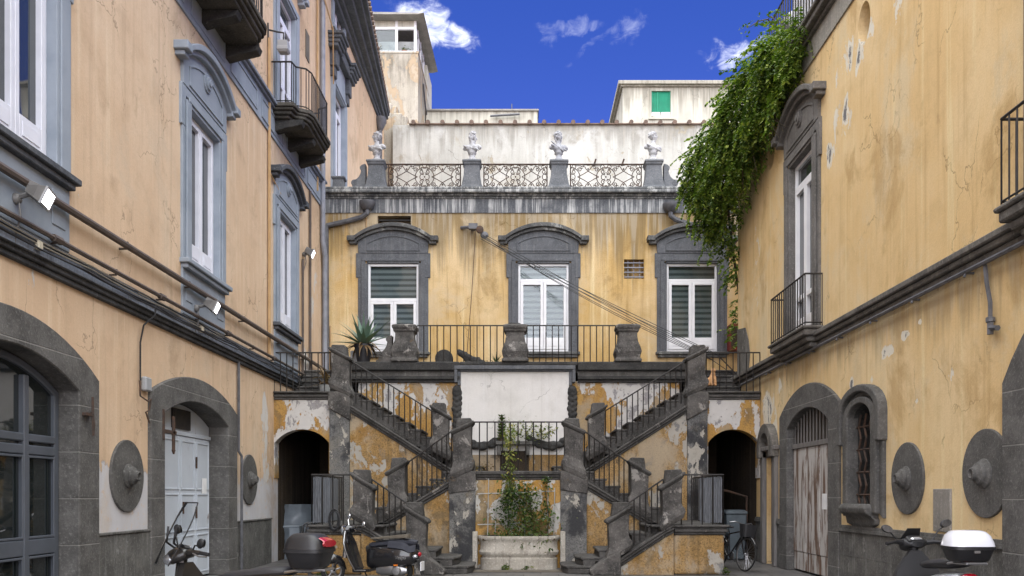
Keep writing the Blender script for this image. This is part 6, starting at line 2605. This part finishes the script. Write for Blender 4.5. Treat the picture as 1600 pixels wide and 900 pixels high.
wheel(fs, t, .64, .225, .10)
wheel(fr, t, -.64, .225, .11)
m = MB(fr)                                                  # rear body with bulging side cowls
m.loft([ring_yz(-.99, .50, .05, .05), ring_yz(-.96, .50, .14, .11), ring_yz(-.85, .50, .215, .17), ring_yz(-.65, .49, .245, .215), ring_yz(-.45, .485, .24, .225),
        ring_yz(-.25, .48, .21, .225), ring_yz(-.10, .47, .15, .21), ring_yz(-.03, .46, .11, .17)])
body = m.build('bodywork', 'black_paint', t, smooth=True)
m = MB(fr)                                                  # floor and leg shield
m.loft([[(-.12, s * .19, .22), (-.12, s * .21, .27), (-.12, -s * .21, .27), (-.12, -s * .19, .22)] for s in (1,)] +
       [[(x, w_, z0_), (x, w_ + .02, z1_), (x, -w_ - .02, z1_), (x, -w_, z0_)] for x, w_, z0_, z1_ in ((.10, .20, .20, .265), (.20, .20, .205, .275))])
rows = []
for k in range(11):
    f_ = k / 10
    z = .24 + .70 * f_
    x = .20 + .13 * (1 - (1 - f_) ** 2) + .10 * f_
    w_ = .20 + .075 * math.sin(math.pi * min(1, f_ * .95)) - .12 * max(0, f_ - .7) / .3
    rows.append([(x + .03 - .06 * abs(q) ** 2, q * w_, z) for q in (-1, -.75, -.45, 0, .45, .75, 1)] + [(x - .045 + .03 - .06 * abs(q) ** 2 * 1.1, q * w_, z) for q in (1, .75, .45, 0, -.45, -.75, -1)])
m.loft(rows)
m.build('leg_shield', 'black_paint', t, smooth=True)
m = MB(fr)
for s in (-1, 1):
    edge = [(r_[6 if s > 0 else 0][0] - .02, r_[6 if s > 0 else 0][1] * 1.02, r_[6 if s > 0 else 0][2]) for r_ in rows]
    m.tube([(-.05, s * .215, .245), (.1, s * .225, .245)] + edge, .010, 6)
m.build('edge_trim', 'alloy', t, smooth=True)
m = MB(fs)                                                  # front mudguard
m.loft([ring_yz(.64 - .245 * math.cos(R(a)), .225 + .25 * math.sin(R(a)) - .03, w_, h_, 14) for a, w_, h_ in ((14, .05, .03), (35, .095, .06), (60, .115, .085), (90, .12, .09), (120, .115, .085), (148, .095, .06), (168, .04, .03))])
m.tube([(.64, .09, .225), (.62, .10, .34), (.50, .07, .48)], .022, 6)
m.build('front_mudguard', 'black_paint', t, smooth=True)
m = MB(fs)                                                  # headset
m.loft([ring_yz(.245, .955, .06, .045), ring_yz(.30, .965, .10, .075), ring_yz(.38, .965, .098, .082), ring_yz(.435, .96, .085, .08), ring_yz(.45, .96, .075, .072)])
for s in (-1, 1):
    m.tube([(.33, s * .06, .965), (.29, s * .2, .985), (.25, s * .26, .98)], [.045, .03, .022], 8)
m.tube([(.42, 0, .45), (.36, 0, .94)], .05, 8)
hs = m.build('headset', 'black_paint', t, smooth=True)
m = MB(fs)
for s in (-1, 1):
    m.tube([(.26, s * .24, .982), (.20, s * .36, .965)], .019, 8)
m.build('grip', 'black_plastic', hs, smooth=True)
m = MB(fs)
for s in (-1, 1):
    m.tube([(.30, s * .24, .97), (.27, s * .30, .945), (.215, s * .35, .94)], .007, 5)
m.build('brake_lever', 'chrome', hs, smooth=True)
m = MB(fs)
m.lathe([(.088, .44), (.094, .455), (.082, .468)], (0, 0, .96), 20, axis=0, cap=False)
m.build('headlight_ring', 'chrome', hs, smooth=True)
m = MB(fs)
m.lathe([(.082, .455), (.07, .478), (.04, .49), (.005, .494)], (0, 0, .96), 18, axis=0)
m.build('headlight', 'lens', t, smooth=True)
for s, tip in ((-1, (.26, -.36, 1.20)), (1, (.18, .42, 1.07))):
    mirror(fs, t, (.30, s * .18, .99), tip, .062, .055, 'chrome')
m = MB(fr)
m.loft([ring_yz(-.95, .74, .05, .03), ring_yz(-.90, .735, .12, .055), ring_yz(-.70, .745, .155, .065), ring_yz(-.5, .735, .155, .06), ring_yz(-.30, .715, .14, .05), ring_yz(-.12, .70, .11, .045), ring_yz(-.06, .69, .07, .03)])
rn = random.Random(1)
m.v = [(v[0] + rn.uniform(-.008, .008), v[1] + rn.uniform(-.008, .008), v[2] + rn.uniform(-.012, .012)) for v in m.v]
for s in (-1, 1):
    pts = [(-.95, s * .14, .62), (-.85, s * .20, .60), (-.75, s * .205, .66), (-.6, s * .19, .68), (-.45, s * .18, .69)]
    m.loft([[(x, y - .02, z - .03), (x, y + .02, z - .03), (x, y * .8, z + .09), (x, y * .7, z + .07)] for x, y, z in pts])
m.build('seat_cover', 'seat_cover', t, smooth=True)
m = MB(fr)
m.loft([ring_yz(-.1, .60, .10, .09), ring_yz(.0, .62, .06, .06)])
m.build('seat_base', 'black_plastic', t, smooth=True)
m = MB(fr)
m.ball((-.99, 0, .53), (.035, .075, .045), 12, 8)
m.build('tail_light', 'red_lens', t, smooth=True)
m = MB(fr)
m.ball((-.945, .14, .50), (.05, .045, .035), 10, 6)
m.ball((-.945, -.14, .50), (.05, .045, .035), 10, 6)
m.build('rear_indicator', 'lens', t, smooth=True)
m = MB(fr)
m.box((-.66, -.58), (.232, .248), (.335, .36))
m.build('side_reflector', 'orange_lens', t, bevel=.004)
m = MB(fr)
m.box((-1.05, -1.03), (-.1, .1), (.24, .40))
m.build('number_plate', 'white_paint', t)
m = MB(fr)
m.loft([[(-.98, -.09, .42), (-.98, .09, .42), (-.96, .09, .44), (-.96, -.09, .44)], [(-1.06, -.09, .16), (-1.06, .09, .16), (-1.04, .09, .16), (-1.04, -.09, .16)]])
m.build('mud_flap', 'black_plastic', t)
m = MB(fr)
m.loft([ring_yz(-.80, .24, .04, .05, yc=.13), ring_yz(-.70, .24, .08, .09, yc=.12), ring_yz(-.5, .26, .09, .10, yc=.12), ring_yz(-.30, .25, .07, .09, yc=.1), ring_yz(-.22, .24, .04, .05, yc=.1)])
m.lathe([(.09, .20), (.07, .225), (.02, .23)], (-.62, 0, .245), 16, axis=1)
m.build('engine', 'alloy', t, smooth=True)
m = MB(fr)
m.tube([(.0, .1, .2), (-.1, .16, .05), (-.14, .18, .01)], .014, 6)
m.build('side_stand', 'iron', t, smooth=True)
cu = bpy.data.curves.new('lettering', 'FONT')
cu.body = 'Vespa'
cu.size = .085
cu.shear = .35
cu.extrude = .003
fo = bpy.data.objects.new('lettering_source', cu)
COL.objects.link(fo)
dg = bpy.context.evaluated_depsgraph_get()
me = bpy.data.meshes.new_from_object(fo.evaluated_get(dg))
bpy.data.objects.remove(fo)
m = MB(fr)
m.add([(-.60 - v.co.x, .246 - .0 * v.co.x + v.co.z - .10 * max(0, v.co.x - .05) , .455 + v.co.y) for v in me.vertices], [tuple(p.vertices) for p in me.polygons])
bpy.data.meshes.remove(me)
m.build('lettering', 'chrome', t, fix=False)
# plank lying across its saddle
m = MB(fr)
m.loft([[(-.12, -.02, .80), (-.12, .14, .80), (-.12, .14, .825), (-.12, -.02, .825)], [(-.82, -.02, .83), (-.82, .14, .83), (-.82, .14, .90), (-.82, -.02, .90)]])
tag(m.build('wooden_board', 'wood_board', bevel=.006, loc=fr((-.5, 0, .81))), 'weathered wooden board lying along the saddle of the retro scooter', 'board')


def maxi_scooter(label, loc, fwd, paint_, side_paint, box_lid, screen, steer, box_w, box_h, lid_frac, trim=None):
    t = thing('motor_scooter', label, 'scooter', loc)
    fr = placed(loc, fwd)
    sm = Matrix.Translation(Vector((.48, 0, 0))) @ Matrix.Rotation(steer, 4, 'Z') @ Matrix.Translation(Vector((-.48, 0, 0)))

    def fs(p):                                               # the parts that turn with the handlebar
        return fr(tuple(sm @ Vector(p)))
    wheel(fs, t, .68, .29, .10, 5)
    wheel(fr, t, -.62, .29, .12, 5)
    m = MB(fr)
    m.loft([ring_yz(-.98, .70, .05, .04), ring_yz(-.90, .68, .13, .085), ring_yz(-.7, .63, .18, .13), ring_yz(-.45, .57, .20, .16), ring_yz(-.2, .50, .19, .17), ring_yz(-.02, .42, .15, .15), ring_yz(.05, .40, .1, .1)])
    m.build('bodywork', side_paint, t, smooth=True)
    m = MB(fr)
    rows = []
    for k in range(10):
        f_ = k / 9
        z = .26 + .60 * f_ + .06 * f_ * f_
        x = .24 + .20 * f_
        w_ = .20 + .09 * math.sin(math.pi * (.15 + .7 * f_)) - .17 * max(0, f_ - .6) / .4
        rows.append([(x + .14 * (1 - q * q) * (.4 + .6 * math.sin(math.pi * f_)), q * w_, z) for q in (-1, -.7, -.35, 0, .35, .7, 1)] + [(x - .06, q * w_ * .95, z) for q in (1, .7, .35, 0, -.35, -.7, -1)])
    m.loft(rows)
    m.loft([[(x, w_, z0_), (x, w_, z1_), (x, -w_, z1_), (x, -w_, z0_)] for x, w_, z0_, z1_ in ((-.1, .19, .22, .30), (.3, .2, .21, .29))])
    m.build('leg_shield', paint_, t, smooth=True)
    m = MB(fs)
    m.loft([ring_yz(.68 - .32 * math.cos(R(a)), .29 + .32 * math.sin(R(a)) - .02, w_, .04, 12) for a, w_ in ((40, .05), (70, .085), (100, .09), (130, .085), (155, .04))])
    for s in (-1, 1):
        m.tube([(.68, s * .08, .29), (.52, s * .07, .60)], .024, 6)
    m.build('front_mudguard', paint_, t, smooth=True)
    m = MB(fs)
    m.loft([ring_yz(.36, 1.00, .07, .035), ring_yz(.42, 1.01, .15, .055), ring_yz(.50, 1.00, .17, .075), ring_yz(.57, .97, .13, .07), ring_yz(.62, .95, .06, .04)])
    for s in (-1, 1):
        m.tube([(.46, s * .1, 1.01), (.43, s * .24, 1.03), (.38, s * .30, 1.025)], [.04, .028, .02], 8)
    m.tube([(.50, 0, .6), (.46, 0, .98)], .055, 8)
    hs = m.build('headset', 'black_plastic' if not screen else paint_, t, smooth=True)
    m = MB(fs)
    for s in (-1, 1):
        m.tube([(.39, s * .28, 1.027), (.33, s * .41, 1.01)], .02, 8)
    m.build('grip', 'black_plastic', hs, smooth=True)
    m = MB(fs)
    for s in (-1, 1):
        m.tube([(.44, s * .26, 1.02), (.40, s * .33, .99), (.35, s * .40, .99)], .008, 5)
    m.build('brake_lever', 'alloy', hs, smooth=True)
    m = MB(fs)
    m.loft([ring_yz(.37, 1.035, .10, .02), ring_yz(.42, 1.06, .115, .03), ring_yz(.47, 1.075, .10, .03)])
    m.build('instrument_panel', 'black_plastic', hs, smooth=True)
    m = MB(fs)
    m.ball((.40, 0, 1.058), (.03, .085, .03), 12, 8)
    m.build('dial', 'lens', hs, smooth=True)
    m = MB(fs)
    m.ball((.60, 0, .95), (.05, .09, .055), 12, 8)
    m.build('headlight', 'lens', t, smooth=True)
    for s in (-1, 1):
        mirror(fs, t, (.43, s * .22, 1.04), (.40, s * .37, (1.12 if s > 0 else 1.24) if screen else (1.185 if s > 0 else 1.25)), .075, .048, 'black_plastic', R(18) * s)
    if screen:
        m = MB(fs)
        rows = []
        for k in range(9):
            f_ = k / 8
            z = .90 + .62 * f_
            x = .66 - .30 * f_
            w_ = .17 + .10 * math.sin(math.pi * (.1 + .75 * f_)) - .05 * max(0, f_ - .75) * 4
            rows.append([(x + .07 * (1 - q * q), q * w_, z) for q in (-1, -.75, -.5, -.25, 0, .25, .5, .75, 1)])
        m.loft(rows, cap=False, closed=False)
        ws = m.build('windscreen', 'windshield', t, smooth=True)
        m = MB(fs)
        edge = [r_[0] for r_ in rows] + rows[-1] + [r_[-1] for r_ in reversed(rows)]
        m.tube(edge, .007, 5)
        for s in (-1, 1):
            m.tube([(.47, s * .1, 1.03), (.58, s * .12, 1.12), (.56, s * .13, 1.28)], .012, 5)
        m.build('screen_frame', 'black_plastic', ws, smooth=True)
    else:
        m = MB(fs)
        m.loft([[(.60 - .14 * f_, q * (.13 - .05 * f_), 1.02 + .17 * f_) for q in (-1, -.5, 0, .5, 1)] + [(.585 - .14 * f_, q * (.13 - .05 * f_), 1.02 + .17 * f_) for q in (1, .5, 0, -.5, -1)] for f_ in (0, .4, .75, 1)])
        m.build('fly_screen', 'black_plastic', t, smooth=True)
    m = MB(fr)
    m.loft([ring_yz(-.80, .86, .06, .03), ring_yz(-.74, .855, .14, .05), ring_yz(-.55, .84, .17, .06), ring_yz(-.30, .815, .17, .055), ring_yz(-.08, .79, .14, .05), ring_yz(.02, .77, .09, .035)])
    se = m.build('seat', 'seat_vinyl', t, smooth=True)
    if trim:
        m = MB(fr)
        for s in (-1, 1):
            m.tube([(-.85, s * .14, .815), (-.55, s * .175, .805), (-.2, s * .175, .775), (.0, s * .12, .74)], .009, 5)
        m.build('piping', trim, se, smooth=True)
    # carrier and top box
    m = MB(fr)
    for s in (-1, 1):
        m.tube([(-.62, s * .12, .83), (-.85, s * .12, .87), (-1.15, s * .10, .88)], .014, 6)
    m.tube([(-1.15, -.10, .88), (-1.15, .10, .88)], .014, 6)
    m.build('carrier', 'alloy', t, smooth=True)
    xb = -.95
    hw, zb = box_w / 2, .89
    zs = zb + box_h * (1 - lid_frac)
    zt = zb + box_h
    m = MB(fr)
    m.loft([ring_xy(zb, xb, .13, hw * .72, 24, .5), ring_xy(zb + .02, xb, .16, hw * .80, 24, .5), ring_xy(zs - .03, xb, .20, hw * .96, 24, .5), ring_xy(zs - .028, xb, .215, hw * 1.03, 24, .5),
            ring_xy(zs + .004, xb, .215, hw * 1.03, 24, .5)])
    tb = m.build('top_box', 'box_plastic', t, smooth=True)
    m = MB(fr)
    hl = zt - zs
    m.loft([ring_xy(zs + .006, xb, .21, hw * 1.01, 24, .52), ring_xy(zs + .3 * hl, xb + .003, .20, hw * .97, 24, .52), ring_xy(zs + .66 * hl, xb + .01, .175, hw * .88, 24, .55),
            ring_xy(zs + .9 * hl, xb + .015, .135, hw * .72, 24, .6), ring_xy(zs + .98 * hl, xb + .018, .10, hw * .55, 24, .65), ring_xy(zt, xb + .02, .05, hw * .28, 24, .8)])
    m.build('lid', box_lid, tb, smooth=True)
    m = MB(fr)
    if screen:
        m.loft([ring_yz(xb - .205, zs + .35 * hl, .14, .035, 12), ring_yz(xb - .217, zs + .36 * hl, .13, .032, 12)])
        m.loft([ring_yz(xb - .10, zs + .80 * hl, .09, .008, 12, tilt=.5), ring_yz(xb - .185, zs + .60 * hl, .12, .014, 12, tilt=.5), ring_yz(xb - .212, zs + .45 * hl, .12, .018, 12)])
    else:
        m.box((xb - .218, xb - .20), (-.03, .03), (zs - .06, zs - .035))
    m.build('reflector' if screen else 'lock', 'red_lens' if screen else 'alloy', tb, smooth=True)
    m = MB(fr)
    m.loft([ring_yz(-.96, .71, .09, .05, 12), ring_yz(-1.0, .72, .085, .045, 12), ring_yz(-1.02, .72, .05, .03, 12)])
    m.build('tail_light', 'red_lens', t, smooth=True)
    m = MB(fr)
    m.loft([[(-.95, -.1, .62), (-.95, .1, .62), (-.93, .1, .64), (-.93, -.1, .64)], [(-1.08, -.1, .36), (-1.08, .1, .36), (-1.06, .1, .36), (-1.06, -.1, .36)]])
    m.build('rear_mudguard', 'black_plastic', t)
    m = MB(fr)
    m.loft([ring_yz(-.8, .30, .05, .06, yc=-.17), ring_yz(-.5, .31, .065, .07, yc=-.17), ring_yz(-.2, .28, .03, .03, yc=-.15)])
    m.loft([ring_yz(-.62, .30, .06, .08, yc=.12), ring_yz(-.4, .32, .1, .12, yc=.06), ring_yz(-.1, .30, .08, .09)])
    m.build('engine', 'pipe_grey', t, smooth=True)
    m = MB(fr)
    m.tube([(-.1, .12, .24), (-.15, .2, .02)], .014, 6)
    m.build('side_stand', 'iron', t, smooth=True)
    return t


maxi_scooter('dark scooter with a tall clear windscreen and a black top box with a red reflector', (-2.995, 8.73, 0), (-.97, .24), 'brown_paint', 'black_paint', 'box_plastic', True, R(52), .42, .34, .46, 'gold_trim')
maxi_scooter('dark scooter with a glossy white lidded top box, parked by the yellow wall', (4.76, 10.28, 0), (.035, 1.0), 'black_plastic', 'silver_body', 'white_body', False, R(6), .47, .335, .52)

# bicycle leaning in the mouth of the right passage
bl = (4.42, 18.75, 0)
t = thing('bicycle', 'black bicycle leaning behind the right hand landing block', 'bicycle', bl)
fr0 = placed(bl, (.34, -.94))
lean = Matrix.Rotation(R(-7), 4, 'X')


def fr(p):
    return fr0(tuple(lean @ Vector(p)))


for x in (.52, -.52):
    m = MB(fr)
    m.lathe([(.335, -.014), (.345, -.018), (.36, 0), (.345, .018), (.335, .014)], (x, 0, .36), 40, axis=1, cap=False)
    w_ = m.build('wheel', 'tyre', t, smooth=True)
    m = MB(fr)
    m.lathe([(.335, -.012), (.32, -.01), (.32, .01), (.335, .012)], (x, 0, .36), 40, axis=1, cap=False)
    m.lathe([(.022, -.045), (.03, -.03), (.03, .03), (.022, .045)], (x, 0, .36), 10, axis=1)
    for k in range(24):
        a = 2 * math.pi * k / 24
        m.tube([(x + .02 * math.cos(a + .5), .02 * (-1) ** k, .36 + .02 * math.sin(a + .5)), (x + .325 * math.cos(a), 0, .36 + .325 * math.sin(a))], .0022, 3)
    m.build('rim', 'alloy', w_)
m = MB(fr)
for pts in ([(-.08, 0, .30), (-.20, 0, .82)], [(-.08, 0, .30), (.33, 0, .78)], [(-.19, 0, .76), (.31, 0, .84)], [(-.52, .05, .36), (-.08, .03, .30)], [(-.52, -.05, .36), (-.08, -.03, .30)],
            [(-.52, .05, .36), (-.18, .02, .76)], [(-.52, -.05, .36), (-.18, -.02, .76)], [(.31, 0, .90), (.34, 0, .74), (.40, .05, .60), (.52, .05, .36)], [(.34, 0, .74), (.40, -.05, .60), (.52, -.05, .36)]):
    m.tube(pts, .016, 7)
m.build('frame', 'black_paint', t, smooth=True)
m = MB(fr)
m.tube([(.22, .28, 1.0), (.30, .2, 1.02), (.33, 0, .98), (.30, -.2, 1.02), (.22, -.28, 1.0)], .012, 6)
m.tube([(.31, 0, .88), (.33, 0, .98)], .014, 6)
m.build('handlebar', 'alloy', t, smooth=True)
m = MB(fr)
m.loft([ring_yz(-.38, .92, .07, .025), ring_yz(-.30, .925, .085, .035), ring_yz(-.16, .915, .045, .025), ring_yz(-.06, .905, .022, .018)])
m.tube([(-.20, 0, .80), (-.23, 0, .91)], .013, 6)
m.build('saddle', 'seat_vinyl', t, smooth=True)
m = MB(fr)
m.loft([[(.42, s * .17, .72), (.42, s * .17, .98)] for s in (-1, 1)] + [[(.60, .15, .98), (.60, .15, .72)]], cap=False, closed=False)
m.v, m.f = [], []
m.loft([ring_xy(.72, .50, .10, .14, 14, .5), ring_xy(.98, .51, .13, .18, 14, .5)])
m.build('basket', 'black_plastic', t)
m = MB(fr)
m.lathe([(.09, .045), (.095, .05), (.09, .055)], (-.08, 0, .30), 18, axis=1)
for s in (-1, 1):
    m.tube([(-.08, s * .06, .30), (-.08 + s * .12, s * .07, .30 - s * .12)], .01, 5)
    m.box((-.13 + s * .12, -.03 + s * .12), (s * .07, s * .07 + s * .09) if s > 0 else (-.16, -.07), (.29 - s * .12, .31 - s * .12))
m.build('crankset', 'alloy', t)
m = MB(fr)
for x in (.52, -.52):
    pts = [(x + .385 * math.cos(R(a)), 0, .36 + .385 * math.sin(R(a))) for a in range(20, 171, 15)]
    m.loft([[(p[0], -.03, p[2]), (p[0], .03, p[2]), (p[0], .02, p[2] + .008), (p[0], -.02, p[2] + .008)] for p in pts])
m.build('mudguards', 'black_paint', t)

# paving edge and old boards on the ground by the trough
m = MB()
m.box((-1.5, 1.3), (DC + .55, DC + 1.0), (.004, .018))
structure(m.build('pavement', 'wood_board', loc=(0, DC + .7, 0)), 'worn brown strip of paving before the trough')
